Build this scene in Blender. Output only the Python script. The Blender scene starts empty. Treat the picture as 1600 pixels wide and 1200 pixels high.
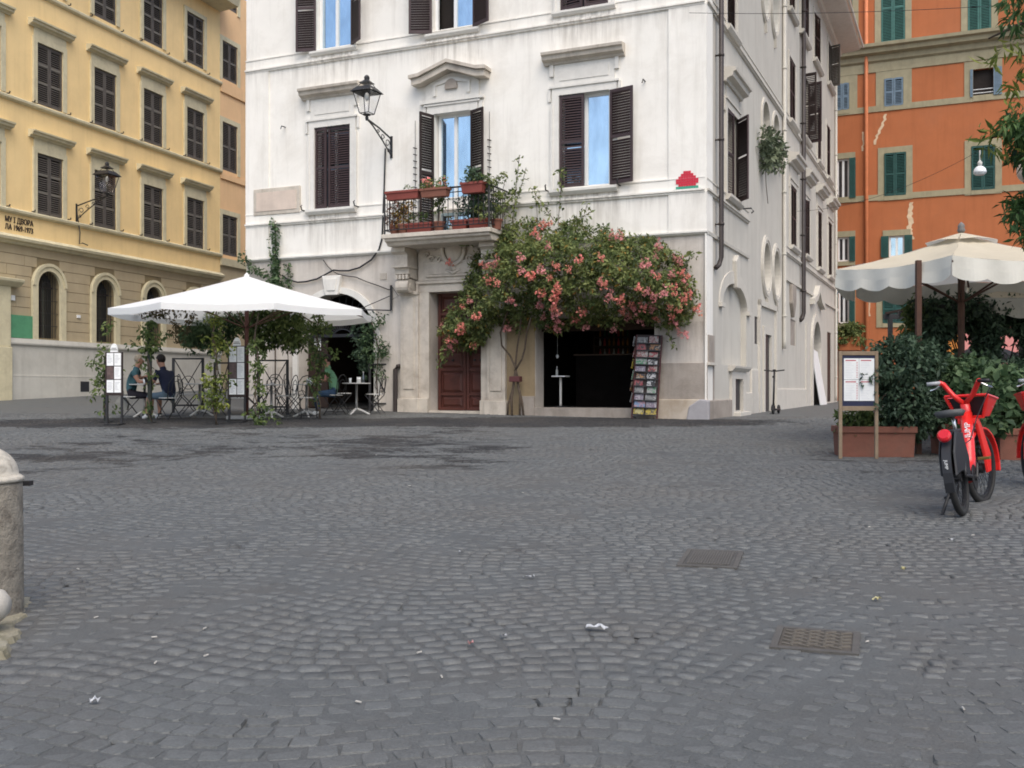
import bpy, bmesh, math, random
import numpy as np
from mathutils import Vector, Matrix, Euler
random.seed(7)
rng = np.random.default_rng(11)
S = bpy.context.scene
COL = S.collection
rad = math.radians

# ------------------------------------------------------------ camera, sky, sun, exposure
CZ = 1.35                      # eye height above the paving at the photographer's feet
cam = bpy.data.cameras.new('camera')
cam.sensor_width = 36; cam.lens = 36.0; cam.shift_y = 0.005
cam.clip_start = 0.1; cam.clip_end = 400
camo = bpy.data.objects.new('camera', cam); COL.objects.link(camo)
camo.location = (0, 0, CZ); camo.rotation_euler = (rad(90), 0, 0)
S.camera = camo
SUN_EL, SUN_AZ = 54.0, 166.0   # azimuth clockwise from +Y: behind the camera, a little to the right
wd = bpy.data.worlds.new('World'); S.world = wd; wd.use_nodes = True
nt = wd.node_tree; nt.nodes.clear()
sk = nt.nodes.new('ShaderNodeTexSky'); sk.sky_type = 'NISHITA'; sk.sun_disc = False
sk.sun_elevation = rad(SUN_EL); sk.sun_rotation = rad(SUN_AZ)
sk.air_density = 1.0; sk.dust_density = 3.0; sk.ozone_density = 1.0
bgn = nt.nodes.new('ShaderNodeBackground'); bgn.inputs['Strength'].default_value = 0.138
won = nt.nodes.new('ShaderNodeOutputWorld')
nt.links.new(sk.outputs[0], bgn.inputs['Color']); nt.links.new(bgn.outputs[0], won.inputs['Surface'])
sun = bpy.data.lights.new('sun', 'SUN'); sun.energy = 1.4; sun.angle = rad(55); sun.color = (1.0, 0.95, 0.87)
suno = bpy.data.objects.new('sun', sun); COL.objects.link(suno)
suno.location = (-10, -20, 40)
_sd = Vector((math.sin(rad(SUN_AZ))*math.cos(rad(SUN_EL)), math.cos(rad(SUN_AZ))*math.cos(rad(SUN_EL)), math.sin(rad(SUN_EL))))
suno.rotation_euler = _sd.to_track_quat('Z', 'Y').to_euler()
S.view_settings.view_transform = 'Standard'; S.view_settings.look = 'None'
S.view_settings.exposure = 0.70; S.view_settings.gamma = 1.0; S.view_settings.use_curve_mapping = False
S.render.engine = 'CYCLES'
S.cycles.filter_width = 1.8; S.cycles.max_bounces = 6; S.cycles.diffuse_bounces = 4; S.cycles.transparent_max_bounces = 6

# ------------------------------------------------------------ survey helpers: photo coordinates to points on known planes
FPX, PX, HY = 1600.0, 800.0, 608.0
def ray(px, py): return Vector(((px-PX)/FPX, 1.0, (HY-py)/FPX))
def at(px, py, Y):
    r = ray(px, py); return Vector((r.x*Y, Y, CZ+r.z*Y))
def sst(a, b, x):
    t = min(1, max(0, (x-a)/(b-a))); return t*t*(3-2*t)
def gz(x, y):
    y0 = 21.5
    if y < y0: return .032*y
    s = sst(-3, 6, x)
    return .032*y0 + (y-y0)*(.030*(1-s)+.0045*s)
def gzv(x, y):
    s = np.clip((x+3)/9, 0, 1); s = s*s*(3-2*s)
    return np.where(y < 21.5, .032*y, .032*21.5+(y-21.5)*(.030*(1-s)+.0045*s))
def gp(px, py):
    r = ray(px, py); a, b = 1.0, 90.0
    for _ in range(50):
        m = (a+b)/2
        if CZ+r.z*m - gz(r.x*m, m) > 0: a = m
        else: b = m
    return Vector((r.x*a, a, gz(r.x*a, a)))
def frame(o, deg): return Matrix.Translation(o) @ Matrix.Rotation(rad(deg), 4, 'Z')
def fp(F, px, py, d=0.0):
    I = F.inverted(); o = I @ Vector((0, 0, CZ)); v = I.to_3x3() @ ray(px, py)
    t = (d-o.y)/v.y; p = o+v*t
    return p.x, p.z
def rect(F, xl, xr, yt, yb, d=0.0):
    u0, z1 = fp(F, xl, yt, d); _, z0 = fp(F, xl, yb, d); u1, _ = fp(F, xr, yt, d)
    return u0, u1, z0, z1

# ------------------------------------------------------------ materials
def nd(nt, t, **kw):
    n = nt.nodes.new(t)
    for k, v in kw.items():
        if k.startswith('i_'): n.inputs[k[2:].replace('_', ' ')].default_value = v
        else: setattr(n, k, v)
    return n
MATS = {}
def mat(name, c, rough=.8, var=.12, scale=2.5, streak=0, bump=.15, bscale=60, metal=0, spec=.35,
        stain=None, stain_amt=.0, stain_scale=1.2, attr=False, attr_lo=.6, attr_hi=1.4, coat=0):
    if name in MATS: return MATS[name]
    m = bpy.data.materials.new(name); m.use_nodes = True; MATS[name] = m
    t = m.node_tree; b = t.nodes['Principled BSDF']; L = t.links.new
    b.inputs['Roughness'].default_value = rough; b.inputs['Metallic'].default_value = metal
    b.inputs['Specular IOR Level'].default_value = spec
    if coat: b.inputs['Coat Weight'].default_value = coat
    tc = nd(t, 'ShaderNodeTexCoord')
    n1 = nd(t, 'ShaderNodeTexNoise', i_Scale=scale, i_Detail=6.0, i_Roughness=.65)
    L(tc.outputs['Object'], n1.inputs['Vector'])
    mr = nd(t, 'ShaderNodeMapRange'); mr.inputs['From Min'].default_value = .3; mr.inputs['From Max'].default_value = .7
    mr.inputs['To Min'].default_value = 1-var; mr.inputs['To Max'].default_value = 1+var
    L(n1.outputs['Fac'], mr.inputs['Value'])
    hs = nd(t, 'ShaderNodeHueSaturation'); hs.inputs['Color'].default_value = (*c, 1)
    L(mr.outputs[0], hs.inputs['Value']); out = hs.outputs[0]
    if attr:
        an = nd(t, 'ShaderNodeAttribute', attribute_name='tone')
        m2 = nd(t, 'ShaderNodeMapRange'); m2.inputs['To Min'].default_value = attr_lo; m2.inputs['To Max'].default_value = attr_hi
        L(an.outputs['Fac'], m2.inputs['Value'])
        h2 = nd(t, 'ShaderNodeHueSaturation'); L(out, h2.inputs['Color']); L(m2.outputs[0], h2.inputs['Value']); out = h2.outputs[0]
    if streak:
        mp = nd(t, 'ShaderNodeMapping'); mp.inputs['Scale'].default_value = (2.2, 2.2, .16)
        L(tc.outputs['Object'], mp.inputs['Vector'])
        n2 = nd(t, 'ShaderNodeTexNoise', i_Scale=1.6, i_Detail=5.0, i_Roughness=.7); L(mp.outputs[0], n2.inputs['Vector'])
        r2 = nd(t, 'ShaderNodeMapRange'); r2.inputs['From Min'].default_value = .5; r2.inputs['From Max'].default_value = .8
        r2.inputs['To Max'].default_value = streak; L(n2.outputs['Fac'], r2.inputs['Value'])
        mx = nd(t, 'ShaderNodeMix', data_type='RGBA'); L(r2.outputs[0], mx.inputs['Factor'])
        L(out, mx.inputs['A']); mx.inputs['B'].default_value = (c[0]*.42, c[1]*.40, c[2]*.37, 1); out = mx.outputs['Result']
    if stain:
        n3 = nd(t, 'ShaderNodeTexNoise', i_Scale=stain_scale, i_Detail=8.0, i_Roughness=.72, i_Distortion=.4)
        L(tc.outputs['Object'], n3.inputs['Vector'])
        r3 = nd(t, 'ShaderNodeMapRange'); r3.inputs['From Min'].default_value = .48; r3.inputs['From Max'].default_value = .72
        r3.inputs['To Max'].default_value = stain_amt; L(n3.outputs['Fac'], r3.inputs['Value'])
        mx = nd(t, 'ShaderNodeMix', data_type='RGBA'); L(r3.outputs[0], mx.inputs['Factor'])
        L(out, mx.inputs['A']); mx.inputs['B'].default_value = (*stain, 1); out = mx.outputs['Result']
    L(out, b.inputs['Base Color'])
    if bump:
        n4 = nd(t, 'ShaderNodeTexNoise', i_Scale=bscale, i_Detail=5.0, i_Roughness=.7); L(tc.outputs['Object'], n4.inputs['Vector'])
        bp = nd(t, 'ShaderNodeBump', i_Strength=bump, i_Distance=.02); L(n4.outputs['Fac'], bp.inputs['Height'])
        L(bp.outputs[0], b.inputs['Normal'])
    return m
def leafmat(name, c, lo=.45, hi=1.6, trans=.25, hue=.03):
    if name in MATS: return MATS[name]
    m = bpy.data.materials.new(name); m.use_nodes = True; MATS[name] = m
    t = m.node_tree; b = t.nodes['Principled BSDF']; L = t.links.new
    b.inputs['Roughness'].default_value = .55; b.inputs['Specular IOR Level'].default_value = .3
    an = nd(t, 'ShaderNodeAttribute', attribute_name='tone')
    m2 = nd(t, 'ShaderNodeMapRange'); m2.inputs['To Min'].default_value = lo; m2.inputs['To Max'].default_value = hi
    L(an.outputs['Fac'], m2.inputs['Value'])
    m3 = nd(t, 'ShaderNodeMapRange'); m3.inputs['To Min'].default_value = .5+hue; m3.inputs['To Max'].default_value = .5-hue
    L(an.outputs['Fac'], m3.inputs['Value'])
    h = nd(t, 'ShaderNodeHueSaturation'); h.inputs['Color'].default_value = (*c, 1); L(m2.outputs[0], h.inputs['Value']); L(m3.outputs[0], h.inputs['Hue'])
    L(h.outputs[0], b.inputs['Base Color'])
    tr = nd(t, 'ShaderNodeBsdfTranslucent'); L(h.outputs[0], tr.inputs['Color'])
    ms = nd(t, 'ShaderNodeMixShader'); ms.inputs[0].default_value = trans
    L(b.outputs[0], ms.inputs[1]); L(tr.outputs[0], ms.inputs[2]); L(ms.outputs[0], t.nodes['Material Output'].inputs['Surface'])
    return m
def glassmat(name, tint, refl):
    if name in MATS: return MATS[name]
    m = bpy.data.materials.new(name); m.use_nodes = True; MATS[name] = m
    t = m.node_tree; b = t.nodes['Principled BSDF']; L = t.links.new
    b.inputs['Base Color'].default_value = (*tint, 1); b.inputs['Roughness'].default_value = .3
    g = nd(t, 'ShaderNodeBsdfGlossy'); g.inputs['Roughness'].default_value = .03; g.inputs['Color'].default_value = (.75, .9, 1, 1)
    n = nd(t, 'ShaderNodeTexNoise', i_Scale=.9, i_Detail=1.0); tc = nd(t, 'ShaderNodeTexCoord'); L(tc.outputs['Object'], n.inputs['Vector'])
    bp = nd(t, 'ShaderNodeBump', i_Strength=.05, i_Distance=.05); L(n.outputs['Fac'], bp.inputs['Height']); L(bp.outputs[0], g.inputs['Normal'])
    ms = nd(t, 'ShaderNodeMixShader'); ms.inputs[0].default_value = refl
    mpz = nd(t, 'ShaderNodeMapping'); mpz.inputs['Scale'].default_value = (2.5, 2.5, .8); L(tc.outputs['Object'], mpz.inputs['Vector']); nz = nd(t, 'ShaderNodeTexNoise', i_Scale=1.2, i_Detail=4.0); L(mpz.outputs[0], nz.inputs['Vector'])
    rz_ = nd(t, 'ShaderNodeMapRange'); rz_.inputs['From Min'].default_value = .3; rz_.inputs['From Max'].default_value = .7; rz_.inputs['To Min'].default_value = refl*.72; rz_.inputs['To Max'].default_value = min(1, refl*1.12); L(nz.outputs['Fac'], rz_.inputs['Value']); L(rz_.outputs[0], ms.inputs[0])
    L(b.outputs[0], ms.inputs[1]); L(g.outputs[0], ms.inputs[2]); L(ms.outputs[0], t.nodes['Material Output'].inputs['Surface'])
    return m
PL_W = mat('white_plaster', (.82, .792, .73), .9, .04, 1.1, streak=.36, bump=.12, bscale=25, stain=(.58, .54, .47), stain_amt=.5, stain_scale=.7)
PL_LOW = mat('shaded_weathered_plaster', (.57, .525, .47), .9, .09, 1.6, streak=.4, bump=.2, bscale=25, stain=(.36, .31, .26), stain_amt=.45, stain_scale=1.3)  # lower front: weathered, with shade from vine and houses also in the colour
PL_TRIM = mat('shaded_cream_moulding', (.55, .52, .46), .85, .08, 3, streak=.3, bump=.15, bscale=30, stain=(.36,.33,.28), stain_amt=.35, stain_scale=3)  # side-wall mouldings: pale moulding darkened to go with the painted-in shade
PL_SIDE = mat('shaded_cream_plaster', (.51, .485, .43), .9, .06, 1.2, streak=.4, bump=.12, bscale=25, stain=(.45, .42, .37), stain_amt=.35, stain_scale=.8)  # side wall: cream, and darker for the shade of its direction
TRAV = mat('travertine', (.53, .48, .41), .8, .12, 3, streak=.45, bump=.25, bscale=30, stain=(.24, .19, .15), stain_amt=.55, stain_scale=2.5)
TRAV_L = mat('pale_moulding', (.70, .68, .63), .85, .08, 3, streak=.25, bump=.15, bscale=30, stain=(.4, .37, .33), stain_amt=.3, stain_scale=3)
STONE_D = mat('soiled_stone', (.33, .29, .25), .85, .16, 2, streak=.5, bump=.3, bscale=30, stain=(.17, .145, .12), stain_amt=.55, stain_scale=1.6)
OCHRE = mat('ochre_stone', (.31, .235, .14), .85, .15, 2, streak=.4, bump=.25, bscale=30, stain=(.2, .15, .09), stain_amt=.5)
SH_BR = mat('brown_shutter_paint', (.052, .033, .034), .55, .18, 5, bump=.1, bscale=50, spec=.4)
SH_DK = mat('dark_shutter_paint', (.030, .020, .018), .6, .18, 5, bump=.1, bscale=50)
SH_GR = mat('grey_shutter_paint', (.105, .092, .080), .65, .15, 4, bump=.1, bscale=50)
SH_GN = mat('green_shutter_paint', (.016, .066, .058), .6, .2, 4, bump=.1, bscale=50)
SH_GN2 = mat('faded_green_paint', (.05, .14, .12), .7, .2, 4, bump=.1, bscale=50)
SH_BL = mat('blue_shutter_paint', (.13, .185, .235), .6, .2, 4, bump=.1, bscale=50)
WHT = mat('white_frame_paint', (.74, .75, .74), .5, .05, 4, bump=.05)
GLASS = glassmat('window_glass', (.05, .12, .22), .80)
GLASS_D = glassmat('dark_glass', (.015, .017, .02), .12)
DARK = mat('dark_interior', (.022, .018, .016), .95, .3, 1.5, bump=0)
BROWN_IN = mat('brown_interior', (.05, .032, .022), .9, .3, 1.5, bump=0)
IRON = mat('black_iron', (.018, .018, .02), .5, .2, 8, bump=.15, spec=.5)
IRON_BR = mat('brown_downpipe_paint', (.045, .036, .034), .5, .2, 3, bump=.1)
DOOR = mat('red_brown_wood', (.088, .026, .018), .5, .3, 3, streak=.4, bump=.2, bscale=40, spec=.45)
YEL = mat('yellow_plaster', (.86, .635, .315), .9, .06, 1.0, streak=.22, bump=.1, bscale=25, stain=(.62, .46, .23), stain_amt=.3, stain_scale=.6)
PEACH = mat('peach_plaster', (.80, .53, .29), .9, .06, 1.0, streak=.2, bump=.1, bscale=25)
YTRIM = mat('buff_trim', (.62, .56, .38), .85, .08, 3, streak=.3, bump=.15, bscale=30, stain=(.3, .25, .17), stain_amt=.35, stain_scale=2.5)
TAN = mat('tan_plaster', (.45, .37, .24), .9, .07, 1.4, streak=.2, bump=.15, bscale=30)
GREYPL = mat('grey_plinth_plaster', (.54, .525, .47), .9, .08, 1.5, streak=.3, bump=.15, bscale=25, stain=(.38, .36, .31), stain_amt=.4)
ORG = mat('orange_plaster', (.40, .132, .052), .9, .08, 1.0, streak=.3, bump=.1, bscale=25, stain=(.31, .125, .065), stain_amt=.4, stain_scale=.5)
OTRIM = mat('olive_grey_trim', (.32, .285, .185), .85, .1, 3, streak=.35, bump=.15, bscale=30, stain=(.18, .16, .11), stain_amt=.4, stain_scale=2)
PINK = mat('pink_plaster', (.62, .26, .24), .9, .08, 1.0, bump=.1)
PATCH = mat('repair_plaster', (.60, .46, .31), .9, .2, 6, bump=.2)
COPPER = mat('copper_pipe_paint', (.60, .20, .085), .6, .12, 3, bump=.05)
def translucent(m, f):
    t = m.node_tree; b = t.nodes['Principled BSDF']; tr = nd(t, 'ShaderNodeBsdfTranslucent'); tr.inputs['Color'].default_value = (.95, .95, .92, 1)
    ms = nd(t, 'ShaderNodeMixShader'); ms.inputs[0].default_value = f; t.links.new(b.outputs[0], ms.inputs[1]); t.links.new(tr.outputs[0], ms.inputs[2]); t.links.new(ms.outputs[0], t.nodes['Material Output'].inputs['Surface']); return m
CANVAS_W = translucent(mat('white_canvas', (.92, .92, .90), .8, .03, 3, bump=.05, bscale=200), .34)
CANVAS_B = translucent(mat('cream_canvas', (.60, .53, .40), .85, .08, 1.4, bump=.1, bscale=120, stain=(.45, .38, .27), stain_amt=.35, stain_scale=1.8), .2)
CANVAS_V = mat('pale_valance_canvas', (.60, .585, .52), .85, .06, 2, bump=.1, bscale=120, stain=(.45, .43, .37), stain_amt=.3, stain_scale=3)
WOODP = mat('brown_post_wood', (.085, .042, .028), .7, .25, 4, streak=.3, bump=.2)
WOODL = mat('weathered_board_wood', (.26, .195, .13), .75, .2, 5, streak=.4, bump=.2)
TERRA = mat('terracotta', (.215, .088, .060), .85, .14, 4, bump=.2, bscale=50, stain=(.13, .075, .055), stain_amt=.5, stain_scale=4)
TERRA_R = mat('red_planter_plastic', (.22, .055, .042), .6, .12, 4, bump=.05)
STEEL = mat('grey_steel', (.45, .45, .44), .35, .1, 4, metal=.8, bump=.05)
PALEM = mat('pale_metal_paint', (.56, .55, .52), .5, .1, 6, bump=.05)
PAPER = mat('white_paper', (.78, .79, .78), .7, .05, 9, bump=0)
MARBLE = mat('pinkish_marble', (.60, .50, .42), .7, .1, 4, streak=.2, bump=.1, stain=(.5, .42, .36), stain_amt=.4)
SOIL = mat('soil', (.035, .025, .018), .95, .3, 20, bump=.5)
BARK = mat('vine_bark', (.10, .075, .055), .9, .35, 12, bump=.5, bscale=40)
BARK_D = mat('dark_bark', (.05, .036, .028), .9, .35, 12, bump=.5, bscale=40)
REDP = mat('red_bike_paint', (.72, .022, .018), .32, .05, 3, bump=0, spec=.5, coat=.4)
BLACKP = mat('black_plastic', (.018, .018, .02), .45, .15, 8, bump=.05)
RUBBER = mat('tyre_rubber', (.022, .022, .022), .75, .2, 20, bump=.2)
CHROME = mat('polished_metal', (.65, .65, .65), .25, .05, 4, metal=1, bump=0)
SILVG = mat('silver_grip', (.35, .36, .37), .5, .1, 8, bump=.1)
LAMPG = mat('frosted_lamp_glass', (.72, .74, .74), .25, .04, 4, bump=0, spec=.5)
L_VINE = leafmat('vine_leaf', (.150, .190, .066), lo=.4, hi=1.6, trans=.35)
L_DARK = leafmat('dark_leaf', (.062, .105, .062), trans=.35)
L_IVY = leafmat('ivy_leaf', (.080, .135, .062), trans=.35)
L_YEL = leafmat('yellow_green_leaf', (.16, .20, .045))
L_POT = leafmat('jasmine_leaf', (.115, .165, .055), trans=.4)
L_TREE = leafmat('tree_leaf', (.062, .120, .035), trans=.35)
L_OCH = leafmat('dry_ochre_leaf', (.30, .19, .04))
FL_RED = leafmat('coral_petal', (.74, .29, .225), lo=.75, hi=1.35, trans=.3, hue=.02)
FL_PNK = leafmat('pink_petal', (.70, .31, .29), lo=.75, hi=1.3, trans=.3, hue=.015)

# ------------------------------------------------------------ mesh builder
class MB:
    def __init__(s, T=None): s.v = []; s.f = []; s.T = T
    def add(s, vs, fs, T=None):
        M = T
        if s.T is not None: M = s.T @ T if T is not None else s.T
        b = len(s.v)
        s.v += [tuple(M @ Vector(p)) for p in vs] if M is not None else [tuple(p) for p in vs]
        s.f += [tuple(i+b for i in f) for f in fs]
        return s
    def box(s, x0, x1, y0, y1, z0, z1, T=None):
        return s.add([(x0,y0,z0),(x1,y0,z0),(x1,y1,z0),(x0,y1,z0),(x0,y0,z1),(x1,y0,z1),(x1,y1,z1),(x0,y1,z1)],
              [(0,3,2,1),(4,5,6,7),(0,1,5,4),(1,2,6,5),(2,3,7,6),(3,0,4,7)], T)
    def quad(s, a, b, c, d, T=None): return s.add([a,b,c,d], [(0,1,2,3)], T)
    def prism(s, poly, y0, y1, T=None):          # polygon in (x,z), extruded along y
        n = len(poly)
        return s.add([(x,y0,z) for x,z in poly]+[(x,y1,z) for x,z in poly],
              [tuple(range(n)), tuple(range(2*n-1,n-1,-1))]+[(i,i+n,(i+1)%n+n,(i+1)%n) for i in range(n)], T)
    def prof(s, poly, x0, x1, T=None):           # polygon in (y,z), extruded along x
        n = len(poly)
        return s.add([(x0,y,z) for y,z in poly]+[(x1,y,z) for y,z in poly],
              [tuple(range(n)), tuple(range(2*n-1,n-1,-1))]+[(i,(i+1)%n,(i+1)%n+n,i+n) for i in range(n)], T)
    def tube(s, pts, r, n=6, T=None, cap=True):
        pts = [Vector(p) for p in pts]; k = len(pts)
        rs = r if isinstance(r, (list, tuple)) else [r]*k
        vs = []; up = Vector((.13,.21,.97))
        for i, p in enumerate(pts):
            t = (pts[min(i+1,k-1)]-pts[max(i-1,0)])
            if t.length < 1e-9: t = Vector((0,0,1))
            t.normalize()
            a = t.cross(up)
            if a.length < .15: a = t.cross(Vector((1,.1,0)))
            a.normalize(); b = t.cross(a)
            for j in range(n):
                w = 2*math.pi*j/n; vs.append(p+a*(rs[i]*math.cos(w))+b*(rs[i]*math.sin(w)))
        fs = [(i*n+j, i*n+(j+1)%n, (i+1)*n+(j+1)%n, (i+1)*n+j) for i in range(k-1) for j in range(n)]
        if cap: fs += [tuple(range(n-1,-1,-1)), tuple((k-1)*n+j for j in range(n))]
        return s.add(vs, fs, T)
    def lathe(s, pr, n=16, T=None):
        vs = []; k = len(pr)
        for r, z in pr:
            for j in range(n):
                w = 2*math.pi*j/n; vs.append((max(r,1e-4)*math.cos(w), max(r,1e-4)*math.sin(w), z))
        fs = [(i*n+j, i*n+(j+1)%n, (i+1)*n+(j+1)%n, (i+1)*n+j) for i in range(k-1) for j in range(n)]
        fs += [tuple(range(n-1,-1,-1)), tuple((k-1)*n+j for j in range(n))]
        return s.add(vs, fs, T)
    def ball(s, c, r, n=10, m=7, T=None):
        rx, ry, rz = r if isinstance(r, (tuple, list)) else (r, r, r)
        vs = [(c[0]+rx*math.sin(math.pi*i/m)*math.cos(2*math.pi*j/n), c[1]+ry*math.sin(math.pi*i/m)*math.sin(2*math.pi*j/n), c[2]-rz*math.cos(math.pi*i/m)) for i in range(1,m) for j in range(n)]
        q = len(vs); vs += [(c[0],c[1],c[2]-rz),(c[0],c[1],c[2]+rz)]
        fs = [(i*n+j, i*n+(j+1)%n, (i+1)*n+(j+1)%n, (i+1)*n+j) for i in range(m-2) for j in range(n)]
        fs += [(q,(j+1)%n,j) for j in range(n)]+[((m-2)*n+j,(m-2)*n+(j+1)%n,q+1) for j in range(n)]
        return s.add(vs, fs, T)
    def ringpts(s, cx, cz, ru, rz, a0=0, a1=360, n=24):
        return [(cx+ru*math.cos(rad(a0+(a1-a0)*i/n)), cz+rz*math.sin(rad(a0+(a1-a0)*i/n))) for i in range(n+1)]
    def band(s, pin, pout, y0, y1, T=None):      # solid strip between two (x,z) outlines, y0..y1
        n = len(pin)
        vs = [(x,y0,z) for x,z in pin]+[(x,y0,z) for x,z in pout]+[(x,y1,z) for x,z in pin]+[(x,y1,z) for x,z in pout]
        fs = []
        for i in range(n-1):
            fs += [(i,i+1,n+i+1,n+i),(2*n+i,3*n+i,3*n+i+1,2*n+i+1),(i,2*n+i,2*n+i+1,i+1),(n+i,n+i+1,3*n+i+1,3*n+i)]
        fs += [(0,n,3*n,2*n),(n-1,3*n-1,4*n-1,2*n-1)]
        return s.add(vs, fs, T)
    def mesh(s, name, m=None, smooth=False, fix=True):
        me = bpy.data.meshes.new(name); me.from_pydata(s.v, [], s.f)
        if fix and len(s.f) < 60000:
            bm = bmesh.new(); bm.from_mesh(me); bmesh.ops.recalc_face_normals(bm, faces=bm.faces); bm.to_mesh(me); bm.free()
        if m: me.materials.append(m)
        if smooth: me.polygons.foreach_set('use_smooth', [True]*len(me.polygons))
        return me
def put(name, me, parent=None, loc=None, rot=None, M=None, kind=None, label=None, bevel=0):
    o = bpy.data.objects.new(name, me); COL.objects.link(o)
    if parent is not None: o.parent = parent
    if M is not None: o.matrix_local = M
    if loc is not None: o.location = loc
    if rot is not None: o.rotation_euler = rot
    if kind: o['kind'] = kind
    if label: o['label'] = label
    if bevel:
        b = o.modifiers.new('edge_wear', 'BEVEL'); b.width = bevel; b.segments = 2; b.limit_method = 'ANGLE'
    return o
def obj(name, mb, m, parent=None, smooth=False, fix=True, **kw):
    return put(name, mb.mesh(name, m, smooth, fix), parent, **kw)
def tag(o, label, cat, group=None):
    o['label'] = label; o['category'] = cat
    if group: o['group'] = group
    return o
def thing(name, label, cat, loc=(0,0,0), rotz=0, group=None, M=None):
    o = bpy.data.objects.new(name, None); COL.objects.link(o); o.empty_display_size = .2
    if M is not None: o.matrix_world = M
    else: o.location = loc; o.rotation_euler = (0,0,rotz)
    return tag(o, label, cat, group)
def copytree(o, parent=None):
    c = o.copy(); COL.objects.link(c)
    if parent is not None: c.parent = parent
    for ch in list(o.children): copytree(ch, c)
    return c
def textmesh(txt, size, depth, m):
    cu = bpy.data.curves.new('lettering', 'FONT'); cu.body = txt; cu.size = size; cu.extrude = depth; cu.align_x = 'RIGHT'
    o = bpy.data.objects.new('lettering', cu); COL.objects.link(o)
    me = bpy.data.meshes.new_from_object(o.evaluated_get(bpy.context.evaluated_depsgraph_get()))
    bpy.data.objects.remove(o); me.materials.clear(); me.materials.append(m)
    return me
# leaves: bent four-point leaves in one numpy mesh
def leafmesh(name, P, size, m, out=None, down=.35, elong=1.0, tone=None):
    n = len(P); P = np.asarray(P, float)
    sz = size*(.6+.8*rng.random(n))[:, None]
    a = rng.normal(size=(n,3)); a[:,2] -= down*2
    if out is not None: a += np.asarray(out)*.9
    a /= np.linalg.norm(a, axis=1)[:, None]+1e-9
    nn = rng.normal(size=(n,3))*.8; nn[:,2] += .8
    if out is not None: nn += np.asarray(out)*.8
    b = np.cross(nn, a); b /= np.linalg.norm(b, axis=1)[:, None]+1e-9
    c = np.cross(a, b)
    w = .36/elong**.5
    V = np.empty((n,4,3))
    V[:,0] = P; V[:,1] = P+a*sz*.45*elong+b*sz*w+c*sz*.12; V[:,2] = P+a*sz*elong-c*sz*.10; V[:,3] = P+a*sz*.45*elong-b*sz*w+c*sz*.12
    me = bpy.data.meshes.new(name)
    me.vertices.add(4*n); me.vertices.foreach_set('co', V.ravel())
    idx = np.arange(n)[:, None]*4+np.array([0,1,2,0,2,3])[None, :]
    me.loops.add(6*n); me.loops.foreach_set('vertex_index', idx.ravel().astype(np.int32))
    me.polygons.add(2*n); me.polygons.foreach_set('loop_start', (np.arange(2*n)*3).astype(np.int32))
    at_ = me.attributes.new('tone', 'FLOAT', 'POINT')
    tn = rng.random(n) if tone is None else np.clip(tone+rng.normal(scale=.18, size=n), 0, 1)
    at_.data.foreach_set('value', np.repeat(tn, 4).astype(np.float32))
    me.update(); me.validate(); me.materials.append(m)
    return me
def clumps(C, r, k, squash=.8, outdir=None):
    """points on the shells of many small clumps, with outward directions and one tone per clump"""
    P = []; O = []; T = []
    for c in C:
        d = rng.normal(size=(k,3)); d /= np.linalg.norm(d, axis=1)[:, None]
        rr = r*(.7+.6*rng.random())
        P.append(np.asarray(c)+d*np.array([1,1,squash])*rr*(.55+.5*rng.random((k,1)))); O.append(d)
        T.append(np.full(k, .15+.7*rng.random()))
    return np.concatenate(P), np.concatenate(O), np.concatenate(T)
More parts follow.
